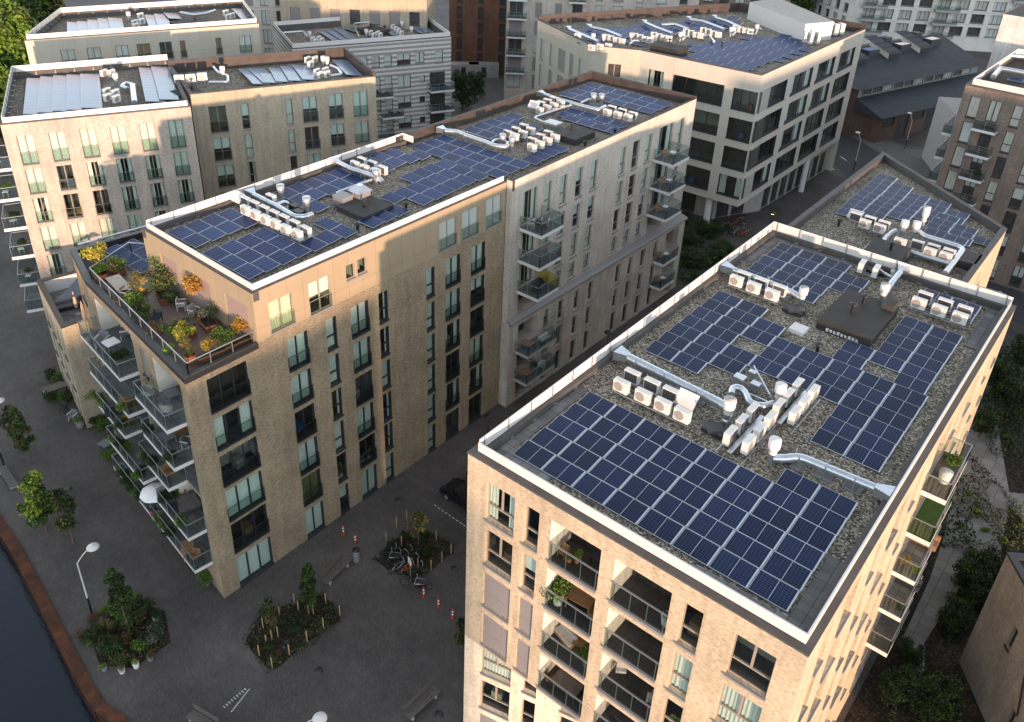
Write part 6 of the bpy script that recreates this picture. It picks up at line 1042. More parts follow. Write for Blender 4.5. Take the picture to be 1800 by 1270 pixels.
# garden island by the water
isl = [gp(*p) for p in ((160, 1120), (215, 1050), (290, 1075), (300, 1130), (235, 1175), (175, 1170))]
sheet('planting_soil', [p[:2] for p in isl], .02, 'soil')
for i, (px, py, k, s_, l) in enumerate(((270, 1125, 'grey', 1.05, 'big rounded grey green shrub at the right of the garden island'), (200, 1145, 'dark', 1.2, 'dark shrub low at the front of the garden island'), (225, 1160, 'white', 1.3, 'flowering shrub at the front of the garden island'), (235, 1090, 'olive', 1.3, 'olive shrub behind the tree of the garden island'), (250, 1080, 'dark', 1.2, 'dark shrub at the rear of the garden island'), (165, 1125, 'dark', 1.0, 'dark shrub at the left of the garden island'), (215, 1135, 'rust', 1.3, 'brown shrub in the middle of the garden island'), (178, 1078, 'lime', .8, 'lime plant at the rear left of the garden island'), (157, 1132, 'lime', .75, 'lime plant at the left edge of the garden island'), (165, 1092, 'rust', .9, 'reddish plant at the rear left of the garden island'), (145, 1122, 'rust', .9, 'reddish brown plant at the far left of the garden island'), (240, 1050, 'lime', .8, 'yellow green small bush right of the island tree'), (245, 1140, 'green', .9, 'green plant at the front right of the island'), (212, 1165, 'olive', .9, 'olive plant at the front edge of the island'))): SH[k](gp(px, py, .02), i, l, 'garden island shrubs', s_)
GS['olive'](gp(186, 1120, .02), 0, 'tall fan of olive grass in the garden island', None, 1.3)
for px, py, k, pl, w_ in ((184, 1178, 'grey', 'lime', 'at the front left of the garden island'), (215, 1182, 'white', 'rust', 'at the front middle of the garden island'), (240, 1173, 'white', 'lime', 'at the front right of the garden island'), (275, 1092, 'white', 'dark', 'at the rear right of the garden island'), (248, 1062, 'white', 'olive', 'behind the garden island tree'), (265, 1160, 'grey', 'rust', 'at the right front corner of the garden island')): potted(px, py, 0, k, pl, w_, .8, .6)
def bed(pts, label):
    m = MB(); P0_ = [Vector(gp(*p)[:2]) for p in pts]; P = []
    for i in range(len(P0_)):
        a, b = P0_[i], P0_[(i+1) % len(P0_)]
        for k in range(5): P.append(tuple(a.lerp(b, k/5)+Vector((random.uniform(-.13, .13), random.uniform(-.13, .13)))))
    m.prism(P, 0, .03, 'soil'); o = tag(ob('planting_bed', m), label, 'planting bed'); k = MB(); 0 and ringprism(k, P if sum((P[i][0]*P[(i+1) % len(P)][1]-P[(i+1) % len(P)][0]*P[i][1]) for i in range(len(P))) > 0 else P[::-1], -.08, 0.0, 0, .06, 'kerb')
bed([(477, 1180), (432, 1130), (455, 1085), (530, 1055), (570, 1045), (602, 1085), (540, 1130)], 'flower bed with wooden stakes in the plaza'); bed([(655, 985), (690, 950), (745, 930), (795, 955), (797, 972), (760, 1000), (727, 1022)], 'planting bed with bicycles at its edge')
STK = Proto(lambda: tag(ob('wooden_stake', (lambda m: (m.lathe([(.045, 0), (.045, 1.0), (.03, 1.04)], 'stake', n=8), m)[1])(MB())), None, 'stake'))
for i, (px, py) in enumerate(((479, 1175), (456, 1153), (469, 1135), (509, 1152), (540, 1128), (569, 1105), (598, 1083), (573, 1062), (543, 1082), (551, 1080), (525, 1075), (492, 1085), (478, 1125), (463, 1105), (489, 1120), (518, 1062))): STK(gp(px, py), 0, 'wooden stake '+(ORD[i] if i < 15 else 'last')+' around the plaza flower bed, counted from its near corner', 'wooden stakes of the flower bed')
for i, (px, py) in enumerate(((679, 953), (697, 928), (715, 915), (735, 1000), (758, 1003), (777, 988), (793, 974), (767, 950), (706, 960))): STK(gp(px, py), 0, 'wooden stake '+ORD[i]+' around the bicycle bed, counted from its left corner', 'wooden stakes of the bicycle bed')
for i, (px, py, k, s_) in enumerate(((500, 1095, 'dark', .9), (520, 1110, 'dark', 1.0), (535, 1095, 'dark', 1.0), (470, 1140, 'dark', .9), (490, 1150, 'rust', .8), (455, 1130, 'white', .7), (487, 1090, 'violet', .8), (505, 1130, 'violet', .8), (478, 1165, 'olive', .9), (510, 1085, 'white', .8), (565, 1098, 'olive', .6), (580, 1075, 'dark', .9), (545, 1115, 'rust', .7), (500, 1140, 'violet', .7))): SH[k](gp(px, py, .04), i, ['dark', 'dark', 'dark', 'dark', 'brown', 'white flowering', 'violet flowering', 'violet flowering', 'olive', 'white flowering', 'olive', 'dark', 'brown', 'violet flowering'][i]+' plant in the staked plaza bed, '+ORD[i]+' of its shrubs', 'plants in the staked bed', s_*.62)
for i, (px, py, k, s_) in enumerate(((690, 965, 'dark', .9), (712, 945, 'dark', .9), (750, 975, 'dark', .9), (770, 965, 'olive', .7), (730, 985, 'dark', .8), (760, 990, 'olive', .6), (745, 950, 'dark', 1.0))): SH[k](gp(px, py, .04), i, ('olive' if k == 'olive' else 'dark')+' plant in the bicycle bed, '+ORD[i]+' of its shrubs', 'plants in the bicycle bed', s_*.65)
# courtyard ground cover
gc = MB()
def scatter(pts, n, lr, mats, hmax=.45):
    P = [gp(*p) for p in pts]; xs = [p[0] for p in P]; ys = [p[1] for p in P]
    def inside(x, y):
        c = False
        for i in range(len(P)):
            a, b = P[i], P[i-1]
            if (a[1] > y) != (b[1] > y) and x < (b[0]-a[0])*(y-a[1])/(b[1]-a[1])+a[0]: c = not c
        return c
    for _ in range(n):
        x, y = random.uniform(min(xs), max(xs)), random.uniform(min(ys), max(ys))
        if inside(x, y) and (sin(x*1.9)+sin(y*1.3+x) > -.9): leaf(gc, Vector((x, y, random.random()**1.5*hmax)), lr*random.uniform(.6, 1.3), random.choice(mats))
scatter([(1640, 850), (1705, 800), (1800, 900), (1800, 960), (1770, 990), (1640, 960)], 5200, .13, ['leaf_dark', 'leaf_dark', 'leaf_green', 'leaf_olive']); scatter([(1700, 620), (1800, 600), (1800, 850), (1720, 780)], 6000, .14, ['leaf_dark', 'leaf_dark', 'leaf_green'], .8); scatter([(1560, 1270), (1590, 1130), (1620, 1160), (1690, 1270)], 2500, .12, ['leaf_dark', 'leaf_olive', 'leaf_green'], .5); scatter([(1655, 1130), (1690, 1020), (1745, 1010), (1720, 1060), (1690, 1130)], 2000, .12, ['leaf_dark', 'leaf_dark'], .5); scatter([(1185, 480), (1180, 385), (1290, 440), (1280, 480), (1215, 520)], 5000, .17, ['leaf_dark', 'leaf_dark', 'leaf_green'], .9); scatter([(650, 985), (688, 945), (745, 925), (802, 955), (765, 1006), (727, 1028)], 2000, .08, ['leaf_dark', 'leaf_olive'], .2); scatter([(470, 1188), (425, 1128), (455, 1075), (575, 1038), (610, 1087), (545, 1140)], 3200, .08, ['leaf_dark', 'leaf_olive'], .25)
tag(ob('ground_cover', gc), 'low dark green ground cover plants in the courtyard and beds', 'ground cover', kind='stuff')
for i, (px, py, k, s_) in enumerate(((1665, 885, 'lime', .9), (1700, 870, 'lime', .7), (1720, 905, 'lime', .8), (1735, 935, 'lime', .8), (1690, 925, 'lime', .7), (1760, 950, 'lime', .8), (1765, 770, 'lime', .8), (1708, 980, 'green', .8), (1775, 655, 'olive', 1.0), (1652, 905, 'green', .8), (1730, 1160-0, 'green', .6))[:10]): SH[k](gp(px, py), i, ['yellow green', 'green'][k != 'lime']+' clump in the dark courtyard planting, '+ORD[i]+' one', 'bright clumps in the courtyard', s_)
# ------------------------------------------------------------------ street furniture
def lamp(base, h, arm, label, lit=False):
    o = empty('street_lamp', base, 0, label, 'street lamp', 'street lamps'); d = Vector((*arm, 0)); L_ = d.length; d = d/L_ if L_ else d
    m = MB(); m.tube([(0, 0, 0), (0, 0, 1.6)], .075, 'black', 10); m.tube([(0, 0, 1.6), (0, 0, h-1.2)], [.06, .045], 'white_metal' if not lit else 'black', 10); m.tube([Vector((0, 0, h-1.2))+d*(L_*t)+Vector((0, 0, 1.1*sin(t*pi/2))) for t in (0, .2, .45, .7, 1)], .035, 'white_metal' if not lit else 'black', 8); ob('pole', m, o)
    g = MB(); c = d*L_; g.lathe([(.02, h+.12), (.22, h+.08), (.38, h-.02), (.40, h-.07), (.36, h-.1)], 'white_metal' if not lit else 'black', (c.x, c.y, 0), 20); g.lathe([(.33, h-.1), (.25, h-.17), (.02, h-.2)], 'lamp_lit' if lit else 'pot_white', (c.x, c.y, 0), 16); ob('lamp_head', g, o); return o
b0_ = gp(162, 1080); hd = at(163, 961, 6.0); lamp((b0_[0], b0_[1], 0), 6.0, (hd.x-b0_[0], hd.y-b0_[1]), 'white curved street lamp beside the garden island')
b0_ = gp(8, 822); hd = at(-2, 704, 6.0); lamp((b0_[0], b0_[1], 0), 6.0, (hd.x-b0_[0], hd.y-b0_[1]), 'white street lamp cut by the left edge of the picture')
hd = at(562, 1262, 6.0); lamp((hd.x-1.0, hd.y-.6, 0), 6.0, (1.0, .6), 'street lamp whose round white head shows at the bottom edge')
for px, py, l in ((858, 762, 'lit black lamp between the brown block and the nearest roof'), (1068, 640, 'lit black lamp in the lane below the pale wing'), (1357, 430, 'lit black lamp behind the nearest roof near the office')):
    hd = at(*{858: (858.6, 731), 1068: (1069.5, 584), 1357: (1358.5, 374)}[px], 4.6); lamp((hd.x, hd.y, 0), 4.6, (0, 0), l, True)
for px, py, l in ((1500, 300, 'white street lamp by the road beyond the office'), (1590, 262, 'white street lamp in front of the old brick hall')): b_ = gp(px, py); lamp(b_, 6, (-.8, .3), l)
def slatbench(p, L_, rz, label, mat='wood_grey', back=False, w_=.5):
    o = empty('bench', p, rz, label, 'bench'); m = MB(); n = 4
    for i in range(n): m.box(-L_/2, -w_/2+i*w_/n, .40, L_/2, -w_/2+(i+.82)*w_/n, .46, mat)
    ob('seat', m, o)
    for x in (-L_*.38, L_*.38): g = MB(); g.box(x-.06, -w_/2+.02, 0, x+.06, w_/2-.02, .40, 'concrete'); ob('leg', g, o)
    if back: g = MB(); [g.box(-L_/2, w_/2+.02, .55+i*.14, L_/2, w_/2+.06, .65+i*.14, mat) for i in range(3)]; ob('backrest', g, o)
    return o
def pxdir(a, b): p, r_ = gp(*a), gp(*b); return atan2(r_[1]-p[1], r_[0]-p[0]), ((p[0]+r_[0])/2, (p[1]+r_[1])/2, 0), hypot(p[0]-r_[0], p[1]-r_[1])
for a, b, l, bk in (((572, 1030), (612, 990), 'long timber bench behind the cone shaped tree', True), ((715, 1268), (768, 1218), 'long timber bench at the bottom edge beside the nearest building', True), ((5, 828), (28, 862), 'slatted grey bench at the left edge of the quay', False), ((335, 1262), (380, 1290), 'grey bench cut by the bottom edge near the painted marks', True)): rz, c, L_ = pxdir(a, b); slatbench(c, L_, rz, l, back=bk, w_=.6)
tb = gp(92, 685); slatbench((tb[0], tb[1], 0), 1.8, 1.45, 'picnic bench in front of the low yellow house', back=False); m = MB(); m.box(-.9, -.4, .7, .9, .4, .76, 'wood_grey'); [m.box(x-.05, -.3, 0, x+.05, .3, .7, 'wood_grey') for x in (-.6, .6)]; tag(ob('picnic_table', m, None, (tb[0]+1.0, tb[1]+.1, 0), 1.45), 'grey wooden picnic table in front of the low yellow house', 'table')
# bins, bollards, posts, sign
def bollard():
    o = ob('bollard', (lambda m: (m.lathe([(.11, 0), (.11, .06), (.06, .1), (.06, .75), (.065, .8), (.0, .84)], 'red', n=12), m.lathe([(.064, .3), (.064, .42)], 'fabric_white', n=12), m.lathe([(.064, .55), (.064, .67)], 'fabric_white', n=12), m)[3])(MB())); o['category'] = 'bollard'; return o
BO = Proto(bollard)
for (px, py), l in zip(((604, 940), (625, 955), (745, 1049), (771, 1068), (796, 1087)), ('left one near the brown facade', 'right one near the brown facade', 'first of three below the sign', 'middle of three below the sign', 'last of three below the sign')): BO(gp(px, py), 0, 'red and white striped bollard, '+l, 'striped bollards', 1.15)
m = MB(); m.lathe([(.26, 0), (.26, .95), (.24, 1.0)], 'grey_metal', n=16); o = tag(ob('litter_bin', m, None, gp(627, 985)), 'grey round litter bin by the long timber bench', 'litter bin'); g = MB(); g.lathe([(.27, 1.0), (.28, 1.05), (.1, 1.15), (0, 1.16)], 'black', n=16); ob('lid', g, o)
sp = gp(722, 1026); o = empty('road_sign', sp, -.35, 'square white sign with a black bicycle symbol on a grey post', 'road sign'); m = MB(); m.lathe([(.035, 0), (.035, 2.5)], 'steel', n=8); ob('post', m, o); g = MB(); g.box(-.26, -.05, 1.95, .26, -.035, 2.5, 'fabric_white'); ob('sign_plate', g, o); g = MB()
for c_ in (-.11, .11):
    for k in range(12): a0, a1 = 2*pi*k/12, 2*pi*(k+1)/12; g.face([(c_+r*cos(a), -.056, 2.17+r*sin(a)) for r, a in ((.055, a0), (.075, a0), (.075, a1), (.055, a1))], 'black')
for a, b in (((-.11, 2.17), (-.03, 2.28)), ((-.03, 2.28), (.07, 2.28)), ((-.03, 2.28), (0, 2.17)), ((0, 2.17), (.07, 2.28)), ((.07, 2.28), (.11, 2.17)), ((-.2, 2.42), (.2, 2.42))): g.bar((a[0], -.056, a[1]), (b[0], -.056, b[1]), .012, .012, 'black')
ob('symbol', g, o)
PO = Proto(lambda: tag(ob('vent_bollard', (lambda m: (m.lathe([(.3, 0), (.3, .5), (0, .52)], 'pot_white', n=16), m)[1])(MB())), None, 'stone'))
# paint marks in the plaza
m = MB()
for i in range(9):
    a = at(394+i*4.6, 1243-i*3.9, .012); m.box(a.x-.09, a.y-.03, .008, a.x+.09, a.y+.03, .013, 'mark_white')
    a = at(408+i*3.6, 1250-i*4.6, .012); m.box(a.x-.03, a.y-.09, .008, a.x+.03, a.y+.09, .013, 'mark_white')
for i in range(9):
    a = at(765+i*6.4, 889+i*4.4, .012); m.box(a.x-.12, a.y-.035, .008, a.x+.12, a.y+.035, .013, 'mark_white')
tag(ob('ground_marking', m), kind='structure')
# ------------------------------------------------------------------ bicycles
def bike(col='black', cargo=False):
    def f():
        o = empty('bicycle'); o['category'] = 'bicycle'; wb = 1.05 if not cargo else 1.7; R = .34
        for x, r in ((0, R), (wb, R if not cargo else .25)):
            w_ = MB(); w_.tube([(x+r*cos(2*pi*k/18), 0, r+r*sin(2*pi*k/18)) for k in range(19)], .022, 'tyre', 6, cap=False)
            for k in range(8): w_.bar((x, 0, r), (x+r*cos(pi*k/4), 0, r+r*sin(pi*k/4)), .008, .008, 'silver')
            ob('wheel', w_, o)
        m = MB()
        for a, b in (((0, 0, R), (.42, 0, R-.04)), ((.42, 0, R-.04), (.3, 0, .85)), ((.3, 0, .8), (0, 0, R)), ((.3, 0, .8), (.85, 0, .82)), ((.42, 0, R-.04), (.85, 0, .7)), ((.85, 0, .95), (wb if not cargo else 1.0, 0, R if not cargo else .3))): m.tube([a, b], .022, col, 6)
        if cargo: m.tube([(.95, 0, .3), (wb, 0, .25)], .025, col, 6)
        ob('frame', m, o); s_ = MB(); s_.box(.15, -.08, .88, .42, .08, .95, 'black'); ob('saddle', s_, o); h = MB(); h.tube([(.8, -.3, 1.05), (.88, -.12, 1.0), (.88, .12, 1.0), (.8, .3, 1.05)], .018, 'silver', 6); ob('handlebar', h, o)
        if cargo: b_ = MB(); b_.prism([(.75, -.28), (1.5, -.22), (1.5, .22), (.75, .28)], .3, .62, 'black', 'fabric_dark'); b_.tube([(.75, -.28, .64), (1.5, -.22, .64), (1.5, .22, .64), (.75, .28, .64), (.75, -.28, .64)], .025, 'silver', 6); ob('cargo_box', b_, o)
        return o
    return f
BK = {'cargo': Proto(bike('black', True)), 'blue': Proto(bike('silver')), 'orange': Proto(bike('orange')), 'black': Proto(bike('black'))}
for px, py, k, rz, l in ((668, 985, 'cargo', .62, 'black cargo bicycle at the left of the planting bed'), (690, 1008, 'blue', 1.15, 'silver bicycle parked left of the sign'), (706, 1010, 'orange', 1.1, 'orange bicycle parked between silver one and sign'), (712, 1030, 'cargo', .55, 'black cargo bicycle under the sign')): BK[k](gp(px, py), rz, l, 'bicycles at the planting bed')
for i, (px, py, rz) in enumerate(((684, 990, .9), (698, 996, 1.3), (676, 978, .7), (716, 1002, 1.2), (704, 985, 1.0), (722, 1012, .9))): BK['black'](gp(px, py), rz, 'black bicycle in the dark cluster between the cargo bicycles, '+ORD[i]+' one', 'bicycles at the planting bed')
random.seed(11)
for i in range(14): BK[random.choice(['black', 'blue', 'black', 'orange'])](gp(1242+i*2.6+random.uniform(-1, 1), 403+random.uniform(-5, 5)+i*.4), .9+random.uniform(-.3, .3), ('bicycle '+ORD[i])+' from the left in the rack under the office', 'bicycles racked under the office')
for i in range(12): BK[random.choice(['black', 'blue', 'orange', 'orange'])](gp(1285+(i % 6)*4.2, 395+(i//6)*16+random.uniform(-5, 5)), random.uniform(.4, 2.2), ('bicycle '+ORD[i])+' of the jumbled group right of the office rack', 'jumbled bicycles by the office')
# ------------------------------------------------------------------ cars
def make_car():
    o = empty('parked_car'); o['category'] = 'car'; L_, W_ = 4.5, 1.8
    prof = [(-2.25, .35), (-2.25, .72), (-2.1, .92), (-1.75, .98), (-1.35, 1.36), (-.7, 1.46), (.25, 1.44), (1.0, 1.02), (1.85, .86), (2.2, .66), (2.25, .35)]
    m = MB(); n = len(prof)
    sec = lambda x, z, k: (x, (W_/2)*(1 if z < 1.0 else 1-.24*(z-1.0)/.46)*k, z)
    for i in range(n-1):
        a, b = prof[i], prof[i+1]; glass = a[1] > .97 and b[1] > .97 and abs(a[1]-b[1]) > .2 or (i == 6)
        m.face((sec(*a, -1), sec(*b, -1), sec(*b, 1), sec(*a, 1)), 'car_glass' if glass else 'car_paint', sm=False)
    for s_ in (-1, 1):
        m.face([(x, s_*W_/2, min(z, .96)) for x, z in (prof if s_ < 0 else prof[::-1])], 'car_paint')
        tp = [(x, z) for x, z in prof if z > .95 or x == 1.0]; lo = [(-1.75, .96), (1.0, .96)]
        pts = [(-1.72, s_*W_/2, .955), (1.02, s_*W_/2, .955)]+[sec(x, z, s_) for x, z in ((.25, 1.43), (-.7, 1.45), (-1.35, 1.35))]; m.face(pts if s_ < 0 else pts[::-1], 'car_glass')
    m.face([(x, y, .35) for x, y in ((-2.25, -.9), (-2.25, .9), (2.25, .9), (2.25, -.9))], 'black'); ob('body', m, o)
    for x in (-1.4, 1.4):
        for y in (-.86, .86): w_ = MB(); w_.tube([(x, y-.11, .33), (x, y+.11, .33)], .33, 'tyre', 18); w_.tube([(x, y-.125, .33), (x, y+.125, .33)], .2, 'silver', 10); ob('wheel', w_, o)
    for y in (-.65, .65): g = MB(); g.box(2.12, y-.16, .6, 2.24, y+.16, .72, 'clear_glass'); ob('headlight', g, o)
    for y in (-.98, .98): g = MB(); g.box(.55, y-.1, .95, .75, y+.1, 1.08, 'car_paint'); ob('wing_mirror', g, o)
    return o
CR = Proto(make_car)
CR((-33.1, 37.9, 0), pi-.02, 'black car parked behind the dotted line beside the nearest building', 'cars in the lane'); CR((-32.9, 40.9, 0), pi, 'second black car almost hidden behind the first one', 'cars in the lane')
# containers and clutter in the back court
for i, (x, y, l) in enumerate(((815, 128, 'left pale site container in the dark gap at the back'), (850, 128, 'right pale site container in the dark gap at the back'))): p = gp(x, y+6); m = MB(); m.box(-3, -1.2, 0, 3, 1.2, 2.6, 'concrete'); o = tag(ob('site_container', m, None, p, .75), l, 'container', 'site containers'); g = MB(); g.box(-.5, -1.24, .1, .4, -1.2, 2.1, 'frame_dark'); ob('door', g, o)
# ------------------------------------------------------------------ outdoor furniture
def chair(seat='rattan', frame='white_paint', arms=True):
    def f():
        o = empty('garden_chair'); o['category'] = 'chair'; m = MB(); m.box(-.28, -.28, .36, .28, .28, .44, seat); ob('seat', m, o); m = MB(); m.box(-.28, .22, .44, .28, .3, .85, seat); ob('backrest', m, o)
        if arms: m = MB(); [m.box(s_*.29-.03, -.26, .58, s_*.29+.03, .28, .64, frame) for s_ in (-1, 1)]; ob('armrest', m, o)
        for x in (-.25, .25):
            for y in (-.25, .25): m = MB(); m.box(x-.02, y-.02, 0, x+.02, y+.02, .36, frame); ob('leg', m, o)
        return o
    return f
def tub():
    o = empty('tub_chair'); o['category'] = 'chair'; m = MB(); n = 14; m.lathe([(.22, .3), (.3, .36), (.28, .42)], 'rattan', n=16); m.face([(.28*cos(2*pi*k/16), .28*sin(2*pi*k/16), .42) for k in range(16)], 'fabric_light'); ob('seat', m, o); m = MB()
    for k in range(n):
        a0, a1 = -.35+(pi+.7)*k/n, -.35+(pi+.7)*(k+1)/n; h0 = .62+.25*sin(max(0, min(pi, a0))); h1 = .62+.25*sin(max(0, min(pi, a1))); P = lambda a, r, z: (r*cos(a), r*sin(a), z); m.face((P(a0, .3, .34), P(a1, .3, .34), P(a1, .37, h1), P(a0, .37, h0)), 'rattan'); m.face((P(a1, .27, .34), P(a0, .27, .34), P(a0, .34, h0), P(a1, .34, h1)), 'rattan'); m.face((P(a0, .37, h0), P(a1, .37, h1), P(a1, .34, h1), P(a0, .34, h0)), 'rattan')
    ob('backrest', m, o)
    for x in (-.16, .16):
        for y in (-.16, .16): m = MB(); m.tube([(x, y, .32), (x*1.3, y*1.3, 0)], .018, 'rattan', 6); ob('leg', m, o)
    return o
def table(w_, d_, h, top, leg):
    def f():
        o = empty('garden_table'); o['category'] = 'table'; m = MB(); m.box(-w_/2, -d_/2, h-.05, w_/2, d_/2, h, top); ob('tabletop', m, o)
        for x in (-w_/2+.06, w_/2-.06):
            for y in (-d_/2+.06, d_/2-.06): m = MB(); m.box(x-.03, y-.03, 0, x+.03, y+.03, h-.05, leg); ob('leg', m, o)
        return o
    return f
def sofa(w_, seat, frame):
    def f():
        o = empty('garden_sofa'); o['category'] = 'sofa'; m = MB(); m.box(-w_/2, -.38, .1, w_/2, .38, .28, frame); m.box(-w_/2, .3, .28, w_/2, .38, .7, frame); ob('frame', m, o); m = MB(); n = max(1, round(w_/.7))
        for k in range(n): x0 = -w_/2+.03+(w_-.06)*k/n; x1 = -w_/2+.03+(w_-.06)*(k+1)/n; m.box(x0+.01, -.36, .28, x1-.01, .2, .42, seat); m.box(x0+.01, .16, .42, x1-.01, .3, .72, seat)
        ob('cushion', m, o); return o
    return f
def parasol(mat, closed, r=1.2, h=2.3):
    o = empty('parasol'); o['category'] = 'parasol'; m = MB(); m.lathe([(.25, 0), (.25, .08), (.03, .1)], 'concrete', n=14); m.tube([(0, 0, .05), (0, 0, h+.1)], .022, 'wood', 8); ob('pole', m, o); c = MB()
    if closed: c.tube([(0, 0, h-1.5), (0, 0, h-1.1), (0, 0, h-.3), (0, 0, h+.05)], [.13, .15, .1, .02], mat, 10)
    else:
        n = 16; rings = [(0.02, h), (r*.35, h-.08), (r*.7, h-.22), (r*.95, h-.42), (r, h-.55)]
        for (ra, za), (rb, zb) in zip(rings, rings[1:]):
            for k in range(n):
                a0, a1 = 2*pi*k/n, 2*pi*(k+1)/n; w0 = 1+.04*(k % 2); w1 = 1+.04*((k+1) % 2); c.face(((ra*w0*cos(a0), ra*w0*sin(a0), za), (rb*w0*cos(a0), rb*w0*sin(a0), zb), (rb*w1*cos(a1), rb*w1*sin(a1), zb), (ra*w1*cos(a1), ra*w1*sin(a1), za)), mat)
    ob('canopy', c, o); return o
CH = {'white': Proto(chair('fabric_grey', 'white_paint')), 'wood': Proto(chair('wood', 'wood', False)), 'dark': Proto(chair('fabric_dark', 'black')), 'tub': Proto(tub), 'metal': Proto(chair('rattan', 'pot_white'))}
TB = {'grey': Proto(table(1.0, .8, .5, 'fabric_grey', 'grey_metal')), 'wood': Proto(table(1.3, .85, .74, 'wood', 'wood')), 'pale': Proto(table(2.3, .95, .74, 'wood_pale', 'frame_dark')), 'white': Proto(table(.7, .7, .72, 'fabric_white', 'steel')), 'dark': Proto(table(1.5, .85, .72, 'fabric_dark', 'black')), 'slate': Proto(table(1.5, 1.4, .6, 'wood_grey', 'frame_dark'))}
SF = {'light': Proto(sofa(1.6, 'fabric_light', 'wood')), 'dark': Proto(sofa(1.8, 'fabric_dark', 'frame_dark')), 'grey': Proto(sofa(2.0, 'fabric_grey', 'frame_dark')), 'wood': Proto(sofa(1.5, 'wood', 'wood'))}
def put(P, k, px, py, z, rz, label, group=None, sc=None): return P[k](gp(px, py, z), rz, label, group, sc)
# roof terrace on top of the brown block
tz = 18.16; t4 = lambda x, y: (100+x/4.536, 480+y/4.536)
put(TB, 'pale', *t4(505, 150), tz, -.15, 'long pale wooden table on the roof terrace'); put(CH, 'white', *t4(560, 205), tz, 2, 'grey chair at the end of the terrace table'); bz = gp(*t4(440, 170), tz); slatbench(bz, 2.0, -.15, 'dark bench between the terrace table and the glass rail')
put(CH, 'dark', *t4(800, 395), tz, .6, 'black lounge chair on the roof terrace'); put(CH, 'metal', *t4(1000, 290), tz, 2.4, 'left white garden chair under the terrace shrubs'); put(CH, 'metal', *t4(1100, 350), tz, 1.8, 'right white garden chair under the terrace shrubs')
def planter(px, py, w_, d_, h, rz, label): m = MB(); m.box(-w_/2, -d_/2, 0, w_/2, d_/2, h, 'corten_pot'); m.box(-w_/2+.04, -d_/2+.04, h, w_/2-.04, d_/2-.04, h+.01, 'soil'); tag(ob('planter', m, None, gp(px, py, tz), rz), label, 'planter', 'rusty planters on the roof terrace')
for x, y, w_, d_, rz, l in ((470, 5, 1.6, .5, .25, 'long rusty planter at the rear of the roof terrace'), (640, 310, 1.1, .8, -.2, 'rusty planter by the glass rail of the roof terrace'), (855, 220, 1.3, .7, -.3, 'rusty planter left of the white terrace chairs'), (1205, 430, 1.6, .8, -.2, 'large rusty planter by the pink shutter of the roof terrace'), (1050, 500, .9, .7, 0, 'rusty planter behind the round bright bush'), (1235, 690, 1.7, .45, 1.45, 'left rusty planter along the right terrace rail'), (1345, 640, 1.6, .45, 1.45, 'middle rusty planter along the right terrace rail'), (1470, 585, 1.6, .45, 1.45, 'right rusty planter along the right terrace rail')): planter(*t4(x, y), w_, d_, .5, rz, l)
for i, (x, y, k, s_, zo, l) in enumerate(((350, -60, 'yellow', 1.9, .4, 'tall yellow bush at the left corner of the roof terrace'), (350, 10, 'green', .9, .4, 'green bush under the yellow one on the roof terrace'), (465, -10, 'olive', 1.0, .5, 'olive hedge plant left in the long rear planter'), (505, -25, 'green', 1.0, .5, 'olive hedge plant right in the long rear planter'), (645, 260, 'green', 1.1, .5, 'green bush in the planter by the glass rail'), (720, 310, 'lime', 1.1, .3, 'lime bush beside the railing planter'), (880, 120, 'olive', 1.9, .5, 'big mixed shrub at the rear wall of the terrace'), (880, 50, 'green', 1.5, 1.3, 'top of the green climber at the rear terrace wall'), (980, 130, 'lime', 1.4, .9, 'lime foliage between the two big terrace shrubs'), (920, 235, 'dark', .9, .2, 'dark low plant left of the white chairs'), (1180, 260, 'orange', 2.0, .9, 'big orange bush by the white terrace chairs'), (1140, 140, 'yellow', 1.4, 1.4, 'yellow tipped foliage above the orange bush'), (1215, 380, 'grey', .95, .5, 'grey green bush in the large rusty planter'), (1120, 380, 'rust', .9, .4, 'rust coloured tuft at the left of the large planter'), (940, 490, 'bright', 1.55, .1, 'round bright green bush in the middle of the terrace'), (1040, 460, 'grey', .8, .4, 'pale leaved plant behind the round bright bush'), (1000, 560, 'yellow', 1.5, .3, 'yellow young tree near the terrace corner'), (920, 620, 'lime', 1.1, .2, 'lime bush along the front terrace rail'), (800, 480, 'rust', 1.3, .1, 'rust red grass at the front terrace rail'), (700, 380, 'dark', 1.0, .2, 'dark green bush at the front terrace rail'), (1225, 640, 'orange', .8, .5, 'orange plant left in the right rail planters'), (1280, 600, 'olive', 1.0, .5, 'olive plant second in the right rail planters'), (1345, 570, 'green', 1.1, .5, 'green plant third in the right rail planters'), (1410, 530, 'olive', 1.0, .5, 'olive plant fourth in the right rail planters'), (1470, 500, 'orange', 1.1, .5, 'orange plant last in the right rail planters'), (520, 250, 'rust', .9, .2, 'small rust plant by the rail left of the planter'), (700, 200, 'rust', 1.0, .5, 'reddish shrub behind the railing planter'))): SH[k](tuple(Vector(gp(*t4(x, y+(38 if zo > .3 else 20)), tz))+Vector((0, 0, zo))), i, l, 'plants of the roof terrace', s_)
T_yel(gp(*t4(680, 260), tz), 0, 'slim brown leaved tree on the roof terrace', None, .75); PT['terra'](gp(*t4(1070, 720), tz), 0, 'round terracotta pot at the corner of the roof terrace', 'plant pots', 1.4); SH['olive'](tuple(Vector(gp(*t4(1070, 700), tz))+Vector((0, 0, .5))), 0, 'plant in the round terracotta corner pot', 'potted plants', .7); T_yel(gp(*t4(1055, 715), tz), 2, 'small yellow tree in the round corner pot of the terrace', None, .55); PT['corten'](gp(*t4(360, 65), tz), 0, 'rusty round planter under the yellow bush', 'plant pots', 1.2)
